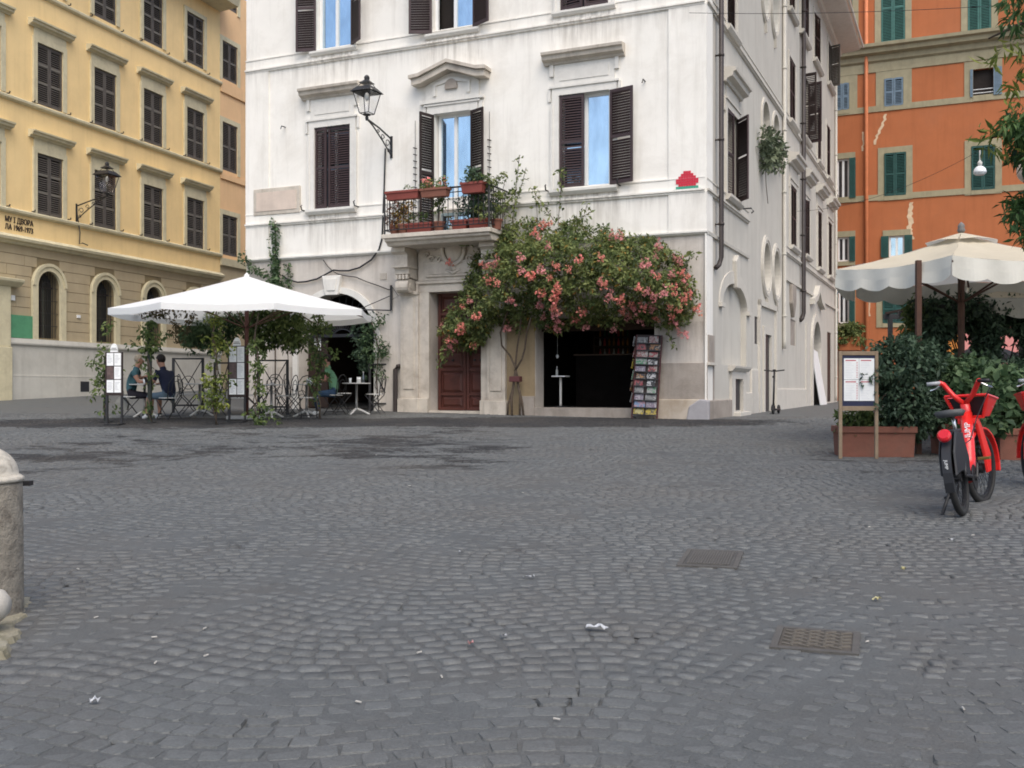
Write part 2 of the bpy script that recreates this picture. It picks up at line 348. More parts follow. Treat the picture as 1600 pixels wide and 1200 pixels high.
# ------------------------------------------------------------ paving of the square
def stained(m, rust=.4):
    t = m.node_tree; b = t.nodes['Principled BSDF']; L = t.links.new
    src = b.inputs['Base Color'].links[0].from_socket
    geo = nd(t, 'ShaderNodeNewGeometry')
    mp = nd(t, 'ShaderNodeMapping'); mp.inputs['Scale'].default_value = (.55, .9, 0); mp.inputs['Rotation'].default_value = (0, 0, .5)
    L(geo.outputs['Position'], mp.inputs['Vector'])
    n = nd(t, 'ShaderNodeTexNoise', i_Scale=1.5, i_Detail=10.0, i_Roughness=.78, i_Distortion=.8); L(mp.outputs[0], n.inputs['Vector'])
    ad = n; sock = n.outputs['Fac']
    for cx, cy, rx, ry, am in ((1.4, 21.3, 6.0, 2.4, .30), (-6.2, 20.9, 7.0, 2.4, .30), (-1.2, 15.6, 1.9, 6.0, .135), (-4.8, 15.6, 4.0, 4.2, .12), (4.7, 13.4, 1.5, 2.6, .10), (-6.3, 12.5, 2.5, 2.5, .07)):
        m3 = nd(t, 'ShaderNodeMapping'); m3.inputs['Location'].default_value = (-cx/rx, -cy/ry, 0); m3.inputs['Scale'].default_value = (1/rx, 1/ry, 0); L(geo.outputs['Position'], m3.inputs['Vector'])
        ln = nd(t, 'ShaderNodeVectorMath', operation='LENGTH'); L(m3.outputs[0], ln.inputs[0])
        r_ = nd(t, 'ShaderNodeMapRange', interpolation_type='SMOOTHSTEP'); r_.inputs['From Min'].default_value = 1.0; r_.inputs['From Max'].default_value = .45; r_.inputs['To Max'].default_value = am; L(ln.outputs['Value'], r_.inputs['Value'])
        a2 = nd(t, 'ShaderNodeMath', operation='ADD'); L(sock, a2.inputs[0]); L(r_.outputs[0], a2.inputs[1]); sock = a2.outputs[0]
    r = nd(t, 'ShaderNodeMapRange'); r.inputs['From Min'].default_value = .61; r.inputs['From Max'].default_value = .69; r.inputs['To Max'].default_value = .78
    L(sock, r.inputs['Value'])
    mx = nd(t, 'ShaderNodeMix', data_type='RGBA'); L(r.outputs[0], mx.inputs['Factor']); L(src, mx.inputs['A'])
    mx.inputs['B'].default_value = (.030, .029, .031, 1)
    n2 = nd(t, 'ShaderNodeTexNoise', i_Scale=.55, i_Detail=6.0, i_Roughness=.65); L(geo.outputs['Position'], n2.inputs['Vector'])
    r2 = nd(t, 'ShaderNodeMapRange'); r2.inputs['From Min'].default_value = .45; r2.inputs['From Max'].default_value = .75; r2.inputs['To Max'].default_value = rust
    L(n2.outputs['Fac'], r2.inputs['Value'])
    m2 = nd(t, 'ShaderNodeMix', data_type='RGBA'); L(r2.outputs[0], m2.inputs['Factor']); L(mx.outputs['Result'], m2.inputs['A'])
    m2.inputs['B'].default_value = (.112, .100, .086, 1)
    # fine grit
    n5 = nd(t, 'ShaderNodeTexNoise', i_Scale=95.0, i_Detail=3.0, i_Roughness=.8); L(geo.outputs['Position'], n5.inputs['Vector'])
    r5 = nd(t, 'ShaderNodeMapRange'); r5.inputs['From Min'].default_value = .3; r5.inputs['From Max'].default_value = .7; r5.inputs['To Min'].default_value = .72; r5.inputs['To Max'].default_value = 1.28; L(n5.outputs['Fac'], r5.inputs['Value'])
    hs = nd(t, 'ShaderNodeHueSaturation'); L(m2.outputs['Result'], hs.inputs['Color']); L(r5.outputs[0], hs.inputs['Value'])
    L(hs.outputs[0], b.inputs['Base Color'])
    r6 = nd(t, 'ShaderNodeMapRange'); r6.inputs['From Max'].default_value = .78; r6.inputs['To Min'].default_value = b.inputs['Specular IOR Level'].default_value; r6.inputs['To Max'].default_value = .03; L(r.outputs[0], r6.inputs['Value']); L(r6.outputs[0], b.inputs['Specular IOR Level'])
    return m
def cobble_mat():
    m = mat('basalt_cobble', (.103, .108, .107), .6, .16, 14, bump=.3, bscale=55, spec=.4, attr=True, attr_lo=.84, attr_hi=1.14)
    return stained(m)
COB = cobble_mat()
DIRT = stained(mat('joint_dirt', (.090, .095, .095), .85, .14, 3, bump=.4, bscale=90, stain=(.075, .072, .067), stain_amt=.5, stain_scale=2.2))
FARP = stained(mat('distant_paving', (.096, .102, .103), .65, .2, 9, bump=.3, bscale=12))

def field(X, Y, f):
    r = np.random.default_rng(5); o = np.zeros_like(X)
    for k in range(14):
        a = r.uniform(0, 6.28); q = f*r.uniform(.6, 1.8); o += np.sin(q*(X*math.cos(a)+Y*math.sin(a))+r.uniform(0, 6.28))
    return o/math.sqrt(7)
def sheet(x0, x1, y0, y1, st, off, jit=0.0, isl=0.0):
    xs = np.arange(x0, x1+1e-6, st); ys = np.arange(y0, y1+1e-6, st)
    X, Y = np.meshgrid(xs, ys)
    Z = gzv(X, Y)+off+jit*(rng.random(X.shape)-.5)
    if isl:
        Z += isl*field(X, Y, 2.2)+isl*.6*field(X, Y, 9.0)
        gap = field(X+3.1, Y-1.7, 11.0); Z -= .014*np.clip((gap-1.6)*3, 0, 1)
    nx = len(xs); V = np.stack([X.ravel(), Y.ravel(), Z.ravel()], 1)
    fs = [(j*nx+i, j*nx+i+1, (j+1)*nx+i+1, (j+1)*nx+i) for j in range(len(ys)-1) for i in range(nx-1)]
    mb = MB(); mb.v = V.tolist(); mb.f = fs
    return mb
g0 = obj('ground', sheet(-60, 60, -30, 90, 1.5, -.03), FARP, smooth=True, fix=False, kind='structure')
paving = obj('paving', sheet(-14, 10.5, 2.0, 24.4, .1, -.0030, .0016, .0017), DIRT, smooth=True, fix=False, kind='structure')
obj('street_paving', sheet(-24, 16, 23.4, 60, .6, -.004), FARP, smooth=True, fix=False, kind='structure')

def cobbles():
    W = 2.5; th = rad(-9); ct, sn = math.cos(th), math.sin(th); A_ = .15
    L_ = []
    def wv(P, Q): return A_*math.cos(2*math.pi*P/W+.5*math.sin(Q*.35))+.10*math.sin(.9*P+.4*Q)+.06*math.sin(2.3*P-.8*Q)
    for k in range(-65, 262):
        P = -17+.12*rng.random()
        while P < 14:
            w = .092+.034*rng.random(); pm = P+w/2; q0 = k*.110
            q = q0+wv(pm, q0); sl = (wv(pm+.02, q0)-wv(pm-.02, q0))/.04
            x = pm*ct-q*sn; y = pm*sn+q*ct
            if 2.6 < y < 24.2 and abs(x) < .56*y+.6 and x > -15.5 and x < 11:
                L_.append((x, y, th+math.atan(sl), w, 1/math.sqrt(1+sl*sl)))
            P += (w+.004)
    return np.array(L_)
A = cobbles()
A = A[np.argsort(A[:, 1])]
# each stone: an eight-cornered top with sloping shoulders
def stone_pts(n, w, rot, bury):
    base = np.array([(-.5,-.36),(-.36,-.5),(.36,-.5),(.5,-.36),(.5,.36),(.36,.5),(-.36,.5),(-.5,.36)])
    d = (.104+.005*rng.normal(size=n))*A[:,4]
    B = np.repeat(base[None], n, 0)+rng.normal(scale=.045, size=(n,8,2))
    B[:,:,0] *= (w*bury)[:,None]; B[:,:,1] *= (d*bury)[:,None]
    c, s = np.cos(rot)[:,None], np.sin(rot)[:,None]
    return np.stack([B[:,:,0]*c-B[:,:,1]*s, B[:,:,0]*s+B[:,:,1]*c], 2)
n = len(A)
bury = 1.0-.22*np.clip((A[:,0]/np.maximum(A[:,1],1)-.02)*3.2, 0, 1)*np.clip((9-A[:,1])/4, 0, 1)-.05*rng.random(n)
O2 = stone_pts(n, A[:,3], A[:,2], bury)
top = .0022*rng.normal(size=n)
tilt = rng.normal(scale=.016, size=(n,2))
zc = gzv(A[:,0], A[:,1])
V = np.empty((n,16,3))
V[:,:8,:2] = O2+A[:,None,:2]; V[:,8:,:2] = O2*.91+A[:,None,:2]
V[:,:8,2] = (zc-.013)[:,None]
V[:,8:,2] = (zc+top)[:,None]+np.einsum('nij,nj->ni', O2*.86, tilt)
tone = np.clip(.5+.22*rng.normal(size=n), 0, 1)
# the 300 nearest stones in the frame are pieces of their own
px = 800+1600*A[:,0]/A[:,1]; py = 608+1600*(CZ-zc)/A[:,1]
vis = np.where((px > -10) & (px < 1610) & (py < 1215))[0][:300]
near = np.zeros(n, bool); near[vis] = True
fpat = [(8,9,10,11,12,13,14,15)]+[(i,(i+1)%8,8+(i+1)%8,8+i) for i in range(8)]
variants = []
for i in vis[:14]:
    q = V[i]-np.array([A[i,0], A[i,1], zc[i]]); r = A[i,2]
    q2 = q.copy(); c, s = math.cos(-r), math.sin(-r)
    q2[:,0] = q[:,0]*c-q[:,1]*s; q2[:,1] = q[:,0]*s+q[:,1]*c
    me = bpy.data.meshes.new('cobble'); me.from_pydata(q2.tolist(), [], fpat); me.materials.append(COB)
    a_ = me.attributes.new('tone', 'FLOAT', 'POINT'); a_.data.foreach_set('value', [float(tone[i])]*16)
    variants.append((me, A[i,3], bury[i]))
for i in vis:
    me, w0, b0 = variants[rng.integers(len(variants))]
    o = put('cobble', me, paving, loc=(A[i,0], A[i,1], zc[i]), rot=(0, 0, A[i,2]))
    o.scale = (A[i,3]/w0*bury[i]/b0, bury[i]/b0, 1)
far = ~near
Vf = V[far].reshape(-1, 3); nf = far.sum()
me = bpy.data.meshes.new('cobbles')
me.vertices.add(len(Vf)); me.vertices.foreach_set('co', Vf.ravel())
tl = np.array([8,9,10,11,12,13,14,15]); sk_ = np.array([[i,(i+1)%8,8+(i+1)%8,8+i] for i in range(8)]).ravel()
per = np.concatenate([tl, sk_]); idx = (np.arange(nf)[:,None]*16+per[None]).ravel()
ls = np.concatenate([[0], 8+4*np.arange(8)]); lsa = (np.arange(nf)[:,None]*40+ls[None]).ravel()
me.loops.add(len(idx)); me.loops.foreach_set('vertex_index', idx.astype(np.int32))
me.polygons.add(len(lsa)); me.polygons.foreach_set('loop_start', lsa.astype(np.int32))
a_ = me.attributes.new('tone', 'FLOAT', 'POINT'); a_.data.foreach_set('value', np.repeat(tone[far], 16).astype(np.float32))
me.update(); me.validate(); me.materials.append(COB)
put('cobbles', me, paving, kind='stuff')

# ------------------------------------------------------------ the white corner house
WF = frame((4.19, 22.2, 0), -23.95)
WR = WF @ Matrix.Rotation(rad(90), 4, 'Z')
LF = Matrix.Identity(4); LR = Matrix.Rotation(rad(90), 4, 'Z')
house = thing('corner_house', 'white plastered corner house with brown shutters, carved portal and small balcony', 'building', M=WF)
bpy.context.view_layer.update()
UL = fp(WF, 385, 300)[0]                       # left end of the front
zU = fp(WF, 1099, 4)[1]; z2 = fp(WF, 1100, 297.6)[1]; z3 = fp(WF, 1100, 361.6)[1]
ZT = 16.25; ZB = -.6; RL = 24.7
SLATS = {'n': 290}
def slat_mesh(w, m, key={}):
    k = (round(w, 2), m.name)
    if k not in key:
        key[k] = MB().box(-w/2, w/2, -.004, .004, -.026, .026, Matrix.Rotation(rad(-38), 4, 'X')).mesh('slat', m)
    return key[k]
def shutter(parent, FL, hu, hd, z0, h, w, ang, side, m, indiv=0, name='shutter', sp=.06, rails=(.5,), label=None):
    M = FL @ Matrix.Translation((hu, hd, z0)) @ Matrix.Rotation(rad(-side*ang), 4, 'Z')
    fr = MB(); st = .055
    a, b = (0, w) if side > 0 else (-w, 0)
    fr.box(a, a+st, -.019, .019, 0, h); fr.box(b-st, b, -.019, .019, 0, h)
    zs = [0]+[h*r for r in rails]+[h]
    fr.box(a+st, b-st, -.016, .016, 0, .08); fr.box(a+st, b-st, -.016, .016, h-.07, h)
    for r in rails: fr.box(a+st, b-st, -.016, .016, h*r-.035, h*r+.035)
    o = obj(name, fr, m, parent, M=M, label=label)
    zz = []; z = .11
    while z < h-.09:
        if all(abs(z-h*r) > .055 for r in rails): zz.append(z)
        z += sp
    sm = slat_mesh(w-2*st, m); rest = MB()
    for k, z in enumerate(zz):
        if k < indiv and SLATS['n'] > 0:
            SLATS['n'] -= 1
            put('slat', sm, o, loc=((a+b)/2, 0, z))
        else:
            rest.box(-w/2+st, w/2-st, -.004, .004, -.026, .026, Matrix.Translation(((a+b)/2, 0, z)) @ Matrix.Rotation(rad(-38), 4, 'X'))
    if rest.v: obj('slats', rest, m, o, kind='stuff', fix=False)
    return o
def casement(parent, FL, u0, u1, z0, z1, d, m=WHT, g=GLASS, fw=.07, leaves=2, bars=0, skip=()):
    mb = MB(); n = leaves
    mb.box(u0, u0+fw, d-.03, d+.04, z0, z1); mb.box(u1-fw, u1, d-.03, d+.04, z0, z1)
    mb.box(u0+fw, u1-fw, d-.03, d+.04, z0, z0+fw*1.2); mb.box(u0+fw, u1-fw, d-.03, d+.04, z1-fw, z1)
    ps = []
    wl = (u1-u0-2*fw)/n
    for i in range(n):
        a = u0+fw+i*wl; b = a+wl
        if i: mb.box(a-fw*.55, a+fw*.55, d-.04, d+.035, z0+fw*1.2, z1-fw)
        for k in range(bars):
            zz = z0+(z1-z0)*(k+1)/(bars+1); mb.box(a, b, d-.02, d+.02, zz-.015, zz+.015)
        if i not in skip: ps.append((a, b))
    w = obj('window_frame', mb, m, parent, M=FL)
    for a, b in ps:
        put('pane', MB().box(a, b, d, d+.012, z0+fw, z1-fw).mesh('pane', g), w)
    obj('dark_room', MB().box(u0+.01, u1-.01, d+.25, d+.27, z0, z1), DARK, w)
    return w
def wall(mb, u0, u1, z0, z1, holes, rev=.25, d=0.0):
    us = sorted({u0, u1, *[h[0] for h in holes], *[h[1] for h in holes]}); zs = sorted({z0, z1, *[h[2] for h in holes], *[h[3] for h in holes]})
    us = [u for u in us if u0 <= u <= u1]; zs = [z for z in zs if z0 <= z <= z1]
    for a, b in zip(us, us[1:]):
        for c, e in zip(zs, zs[1:]):
            m, q = (a+b)/2, (c+e)/2
            if any(h[0] < m < h[1] and h[2] < q < h[3] for h in holes): continue
            mb.quad((a,d,c),(b,d,c),(b,d,e),(a,d,e))
    for h in holes:
        a, b, c, e = h[:4]; rise = h[4] if len(h) > 4 else 0; rv = h[5] if len(h) > 5 else rev
        e0 = e-rise
        mb.quad((a,d,c),(a,d+rv,c),(a,d+rv,e0),(a,d,e0)); mb.quad((b,d,c),(b,d+rv,c),(b,d+rv,e0),(b,d,e0))
        mb.quad((a,d,c),(b,d,c),(b,d+rv,c),(a,d+rv,c))
        if not rise: mb.quad((a,d,e),(b,d,e),(b,d+rv,e),(a,d+rv,e))
        else:
            n = 18; mid = (a+b)/2; w = (b-a)/2
            pts = [(mid+w*math.cos(math.pi*i/n), e0+rise*math.sin(math.pi*i/n)) for i in range(n+1)]
            for (x0,y0),(x1,y1) in zip(pts, pts[1:]):
                mb.quad((x0,d,y0),(x1,d,y1),(x1,d,e),(x0,d,e)) if abs(y0-e)+abs(y1-e) > 1e-6 else None
                mb.quad((x0,d,y0),(x1,d,y1),(x1,d+rv,y1),(x0,d+rv,y0))
    return mb
def part(name, mb, m, FL=LF, **kw): return obj(name, mb, m, house, M=FL, **kw)
HOOD = [(0,0),(-.07,.0),(-.09,.05),(-.20,.09),(-.22,.17),(-.27,.19),(-.28,.25),(0,.29)]
def hood(mb, u0, u1, z, k=1.0): mb.prof([(y*k, z+w*k) for y, w in HOOD], u0, u1)
def architrave(mb, u0, u1, z0, z1, w=.17, ear=.10, pr=.045):
    mb.box(u0-w, u0-.001, -pr, .02, z0, z1); mb.box(u1+.001, u1+w, -pr, .02, z0, z1); mb.box(u0-w, u1+w, -pr, .02, z1, z1+w)
    mb.box(u0-w-.03, u0-w+.03, -pr-.02, .02, z0, z1-.2); mb.box(u1+w-.03, u1+w+.03, -pr-.02, .02, z0, z1-.2)
    if ear:
        mb.box(u0-w-ear, u0-w-.031, -pr, .02, z1-.12, z1+w); mb.box(u1+w+.031, u1+w+ear, -pr, .02, z1-.12, z1+w)
        mb.box(u0-w-ear*.6, u1+w+ear*.6, -pr-.03, .02, z1+w, z1+w+.05)
def sill(mb, u0, u1, z, h=.13, pr=.16, ov=.2): mb.prof([(0,z-h),(-pr*.6,z-h),(-pr,z-h*.45),(-pr,z),(0,z)], u0-ov, u1+ov)

# --- openings of the front
W1 = rect(WF, 492, 548, 200.6, 328); W3 = rect(WF, 874, 953, 150, 297)
BAL_Z = fp(WF, 640, 364, -1.0)[1]              # top of the balcony slab
BD = list(rect(WF, 679, 736, 179, 330)); BD[2] = BAL_Z+.12
W1b = list(rect(WF, 496, 550, 20, 81)); W1b[3] = W1b[2]+2.25
W2b = list(rect(WF, 677, 740, 20, 54)); W2b[3] = W2b[2]+2.25
W3b = list(rect(WF, 876, 951, 10, 19)); W3b[3] = W3b[2]+2.25
CAFE = list(rect(WF, 466, 585, 459, 640)); CAFE[2] = .55
CAFE[3] = fp(WF, 530, 458)[1]
PORT = list(rect(WF, 672, 753, 457, 643))
SHOP = list(rect(WF, 836, 1022, 497, 640))
up = wall(MB(), UL, 0, z3, ZT, [W1, W3, BD, W1b, W2b, W3b])
up.quad((UL,0,z3),(0,0,z3),(0,.03,z3),(UL,.03,z3))
part('upper_wall', up, PL_W)
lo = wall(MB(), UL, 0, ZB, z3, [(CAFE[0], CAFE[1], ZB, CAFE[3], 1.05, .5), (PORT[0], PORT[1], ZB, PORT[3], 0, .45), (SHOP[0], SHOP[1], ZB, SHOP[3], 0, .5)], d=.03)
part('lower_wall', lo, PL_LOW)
# left end wall and roof
ew = MB(); ew.quad((UL,0,ZB),(UL,14,ZB),(UL,14,ZT),(UL,0,ZT)); ew.quad((UL,14,ZB),(0,RL,ZB),(0,RL,ZT),(UL,14,ZT))
part('rear_wall', ew, PL_W)
rf = MB(); rf.prof([(-.90,ZT+.105),(-.90,ZT+.22),(12,ZT+3),(RL+.4,ZT+.22),(RL+.4,ZT+.105)], UL-.6, .88)
part('roof', rf, mat('roof_tiles', (.35,.17,.1), .9, .3, 8, bump=.4))
ev = MB(LR); ev.prof([(0,ZT-.25),(-.12,ZT-.22),(-.16,ZT-.1),(-.7,ZT-.06),(-.9,ZT-.02),(-.95,ZT+.1),(0,ZT+.1)], -.9, RL+.5)
part('eaves', ev, TRAV_L)
gt = MB(LR); gt.tube([(-1, -1.02, ZT+.1), (RL+.6, -1.02, ZT+.1)], .05, 8); part('gutter', gt, TRAV_L)
# pilaster strips, string courses
b = MB()
pw = fp(WF, 421, 300)[0]-UL; pr_ = -fp(WF, 1045, 200)[0]
b.box(UL, UL+pw, -.035, .01, z3-.0, zU+.02); part('pilaster', b, PL_W)
part('pilaster', MB().box(-pr_, .034, -.035, .01, z3+.01, zU-.01), PL_W)
part('pilaster', MB().box(.001, .036, -.034, .55, ZB, ZT-.3), PL_W)
def course(z, h, mat_=TRAV_L, FL=LF, a=UL, e=0.0, pr=.05):
    m = MB(); m.box(a, e, -pr*.55, .02, z+.05, z+h); m.prof([(0.01,z-.05),(-pr*.9,z-.035),(-pr*.9,z-.005),(-pr*1.6,z+.01),(-pr*1.6,z+.05),(0.01,z+.055)], a, e)
    m.prof([(0.01,z+h),(-pr*.9,z+h+.002),(-pr*.9,z+h+.03),(0.01,z+h+.035)], a, e)
    part('string_course', m, mat_, FL)
course(zU, .28, PL_W); course(z2, .28, PL_W)
m_ = MB(); m_.prof([(.031,z3-.07),(-.02,z3-.055),(-.06,z3-.015),(-.06,z3+.02),(.03,z3+.03)], UL, .06); part('string_course', m_, TRAV_L)
# --- first floor windows
for (u0,u1,z0,z1), zh in ((W1, fp(WF, 476, 158)[1]), (W3, fp(WF, 856, 104)[1])):
    m = MB(); architrave(m, u0, u1, z0, z1); part('architrave', m, TRAV_L)
    m = MB(); m.box(u0-.12, u1+.12, -.03, .02, z1+.225, zh); m.box(u0+.02, u1-.02, -.045, .02, z1+.33, zh-.12)
    m.box(u0-.22, u0-.13, -.06, .02, z1+.45, zh); m.box(u1+.13, u1+.22, -.06, .02, z1+.45, zh)
    part('frieze', m, TRAV_L)
    m = MB(); hood(m, u0-.36, u1+.36, zh); part('hood', m, TRAV)
    m = MB(); sill(m, u0, u1, z0-.01); part('sill', m, TRAV_L)
    m = MB()
    for x in (u0-.25, u1+.25):
        m.tube([(x,0,z0-.02),(x,-.22,z0-.02),(x,-.26,z0+.08),(x,-.22,z0+.1)], .018, 5)
    part('hook', m, IRON)
u0,u1,z0,z1 = W1; c = u0+(u1-u0)*.36
shutter(house, LF, u0+.01, .02, z0+.02, z1-z0-.04, c-u0-.02, 9, 1, SH_BR, 40, label='narrow shutter leaf standing slightly ajar')
shutter(house, LF, u1-.01, .03, z0+.02, z1-z0-.04, u1-c-.02, 0, -1, SH_BR, 40)
casement(house, LF, u0, u1, z0, z1, .2, g=GLASS_D)
u0,u1,z0,z1 = W3; wl = (u1-u0)*.5
shutter(house, LF, u0+.01, .0, z0+.02, z1-z0-.04, wl-.02, 0, 1, SH_BR, 40)
shutter(house, LF, u1+.02, -.05, z0+.02, z1-z0-.04, wl-.02, 166, -1, SH_BR, 40)
casement(house, LF, u0, u1, z0, z1, .16)
# --- balcony door and its pediment
u0,u1,z0,z1 = BD
m = MB(); architrave(m, u0, u1, z0, z1, w=.19, ear=.12); part('architrave', m, TRAV_L)
casement(house, LF, u0+.02, u1-.02, z0, z1, .2)
shutter(house, LF, u0-.01, -.03, z0, z1-z0-.02, .46, 108, 1, SH_DK, 45)
shutter(house, LF, u1+.01, -.03, z0, z1-z0-.02, .46, 155, -1, SH_DK, 45)
ap = fp(WF, 703, 104); pl_ = fp(WF, 656, 131); pr2 = fp(WF, 757, 118); uc = (u0+u1)/2
hw = .98; zb = (pl_[1]+pr2[1])/2-.10; za = ap[1]-.05
m = MB()
lowr = [(uc-hw,zb),(uc-hw+.24,zb+.02),(uc-.37,zb+.02+(za-.12-zb)*.5),(uc,za-.10),(uc+.37,zb+.02+(za-.12-zb)*.5),(uc+hw-.24,zb+.02),(uc+hw,zb)]
m.band(lowr, [(x, z+.15) for x, z in lowr], -.30, .02); m.band([(x*1.0+(x-uc)*.05, z+.15) for x, z in lowr], [(x+(x-uc)*.05, z+.23) for x, z in lowr], -.37, .02)
part('pediment', m, TRAV)
m = MB(); m.prism([(uc-.72,z1+.25),(uc+.72,z1+.25),(uc+.72,zb),(uc+.45,zb+.15),(uc,za-.12),(uc-.45,zb+.15),(uc-.72,zb)], -.05, .02)
m.box(uc-.85, uc+.85, -.10, .02, z1+.25, z1+.30)
m.band([(uc-.42,z1+.42),(uc-.42,zb-.02),(uc,za-.32),(uc+.42,zb-.02),(uc+.42,z1+.42)], [(uc-.50,z1+.42),(uc-.50,zb+.02),(uc,za-.22),(uc+.50,zb+.02),(uc+.50,z1+.42)], -.09, .0)
part('tympanum', m, TRAV_L)
m = MB(); m.prism(m.ringpts(uc, z1+.62, .16, .17, 0, 180, 10)+[(uc-.16,z1+.55),(uc+.16,z1+.55)], -.11, .0); part('keystone', m, STONE_D)
# --- top floor windows
for k, (u0,u1,z0,z1) in enumerate((W1b, W2b, W3b)):
    m = MB(); architrave(m, u0, u1, z0, z1, w=.13, ear=0); part('architrave', m, TRAV_L)
    m = MB(); sill(m, u0, u1, z0-.01, .11, .12, .18); part('sill', m, TRAV_L)
    if k < 2:
        casement(house, LF, u0, u1, z0, z1, .15, skip=(0,) if k == 1 else ())
        lw = (u1-u0)*.52
        shutter(house, LF, u0-.01, -.05, z0+.01, z1-z0-.02, lw, 165 if k == 0 else 158, 1, SH_BR, 22)
        shutter(house, LF, u1+.01, -.05, z0+.01, z1-z0-.02, lw, 146 if k == 0 else 155, -1, SH_BR, 22)
    else:
        wl = (u1-u0)/2
        shutter(house, LF, u0+.01, .0, z0+.01, z1-z0-.02, wl-.02, 10, 1, SH_BR, 8)
        shutter(house, LF, u1-.01, .0, z0+.01, z1-z0-.02, wl-.02, 4, -1, SH_BR, 8)
        casement(house, LF, u0, u1, z0, z1, .2, g=GLASS_D)
# --- balcony: slab, railing bars, consoles
c0, c1 = fp(WF, 601, 330, -1.0)[0], fp(WF, 764, 330, -1.0)[0]
m = MB(); m.box(c0-.06, c1+.06, -1.06, 0, BAL_Z-.10, BAL_Z); m.prof([(0,BAL_Z-.26),(-.86,BAL_Z-.26),(-.92,BAL_Z-.19),(-1.0,BAL_Z-.16),(-1.01,BAL_Z-.101),(0,BAL_Z-.101)], c0-.01, c1+.01)
bal = part('balcony', m, TRAV, bevel=.012)
RT = BAL_Z+.98
m = MB()
for z, r in ((RT, .022), (BAL_Z+.10, .014), (RT-.11, .012)):
    m.tube([(c0,0,z),(c0,-1.0,z)], r, 6); m.tube([(c0,-1.0,z),(c1,-1.0,z)], r, 6); m.tube([(c1,-1.0,z),(c1,0,z)], r, 6)
for x in (c0, c1): m.tube([(x,-1.0,BAL_Z),(x,-1.0,RT+.03)], .022, 6)
obj('railing', m, IRON, bal)
bm_ = MB().tube([(0,0,BAL_Z+.1),(0,0,RT)], .009, 5).mesh('railing_bar', IRON)
nb = int((c1-c0)/.125)
for i in range(1, nb): put('railing_bar', bm_, bal, loc=(c0+(c1-c0)*i/nb, -1.0, 0))
for x in (c0, c1):
    for i in range(1, 8): put('railing_bar', bm_, bal, loc=(x, -i*.125, 0))
def console(u):
    m = MB(); z = BAL_Z-.262
    m.prof([(0,z),(-.62,z),(-.64,z-.10),(-.52,z-.16),(-.50,z-.40),(-.46,z-.44),(-.44,z-.62),(-.36,z-.64),(-.33,z-.70),(0.03,z-.74)], u-.19, u+.19)
    m.box(u-.22, u+.22, -.56, .02, z-.47, z-.40)
    for k in range(4): m.box(u-.17+k*.095, u-.11+k*.095, -.47, -.40, z-.74, z-.64)
    m.tube([(u-.17,-.30,z-.90),(u+.17,-.30,z-.90)], .17, 14); m.tube([(u-.19,-.30,z-.90),(u+.19,-.30,z-.90)], .07, 10)
    m.box(u-.16, u+.16, -.22, .02, z-1.05, z-.74)
    part('console', m, TRAV)
uPL = (fp(WF, 632, 560)[0]+fp(WF, 652, 560)[0])/2; uPR = (fp(WF, 765, 560)[0]+fp(WF, 790, 560)[0])/2
console(uPL); console(uPR)
# --- portal
zp = PORT[3]; gA = gz(-2.6, 25.2); gB = gz(-.2, 24.2)
for u, g in ((uPL, gA), (uPR, gB)):
    m = MB(); m.box(u-.24, u+.24, -.10, .04, g-.3, BAL_Z-1.32); m.box(u-.15, u+.15, -.125, .04, g+.55, BAL_Z-1.45)
    m.box(u-.28, u+.28, -.16, .04, BAL_Z-1.36, BAL_Z-1.28); part('portal_pilaster', m, TRAV, bevel=.008)
    part('plinth_block', MB().box(u-.29, u+.29, -.17, .04, g-.3, g+.32), TRAV, bevel=.012)
m = MB()
for a, b_ in ((PORT[0]-.30, PORT[0]), (PORT[1], PORT[1]+.22)):
    m.box(a, b_, -.06, .04, ZB+.8, zp); 
m.box(PORT[0]-.30, PORT[1]+.22, -.06, .04, zp, zp+.20)
m.box(PORT[0]-.34, PORT[0]-.27, -.11, .04, ZB+.8, zp+.2); m.box(PORT[1]+.17, PORT[1]+.24, -.11, .04, ZB+.8, zp+.2); m.box(PORT[0]-.34, PORT[1]+.24, -.12, .04, zp+.20, zp+.27)
part('door_surround', m, TRAV, bevel=.008)
for a, b_, g in ((PORT[0]-.36, PORT[0]-.002, gA), (PORT[1]+.002, PORT[1]+.26, gB)): part('plinth_block', MB().box(a, b_, -.14, .04, g-.3, g+.33), TRAV, bevel=.01)
m = MB(); m.box(uPL+.25, uPR-.25, -.07, .04, zp+.28, BAL_Z-.27); m.box(PORT[0]-.05, PORT[1]+.05, -.12, .02, zp+.36, zp+.66)
m.box(PORT[0]+.02, PORT[1]-.02, -.14, .02, zp+.42, zp+.60); m.box(PORT[0]-.14, PORT[1]+.14, -.11, .02, zp+.66, zp+.73)
part('portal_frieze', m, TRAV, bevel=.006)
# carved cartouche between the consoles
uc = (PORT[0]+PORT[1])/2; zc_ = zp+1.02
m = MB(); m.ball((uc,-.10,zc_), (.24,.10,.32), 14, 9); m.band(m.ringpts(uc,zc_,.26,.34,0,360,20), m.ringpts(uc,zc_,.34,.43,0,360,20), -.16, -.05)
for s in (-1,1):
    for k,(dx,dz,r) in enumerate(((.42,.30,.11),(.50,.05,.09),(.40,-.25,.10),(.62,-.22,.08),(.75,-.12,.07),(.28,-.42,.09),(.55,.42,.07))):
        m.tube([(uc+s*dx+r*math.cos(t)*(1-t/9), -.10, zc_+dz+r*math.sin(t)*(1-t/9)) for t in np.linspace(0,6.5,14)], .028, 5)
m.ball((uc,-.12,zc_-.46), (.10,.07,.09), 8, 6); m.tube([(uc-.2,-.12,zc_-.5),(uc,-.14,zc_-.6),(uc+.2,-.12,zc_-.5)], .035, 6)
m.ball((uc,-.10,zc_+.48), (.14,.08,.09), 8, 6)
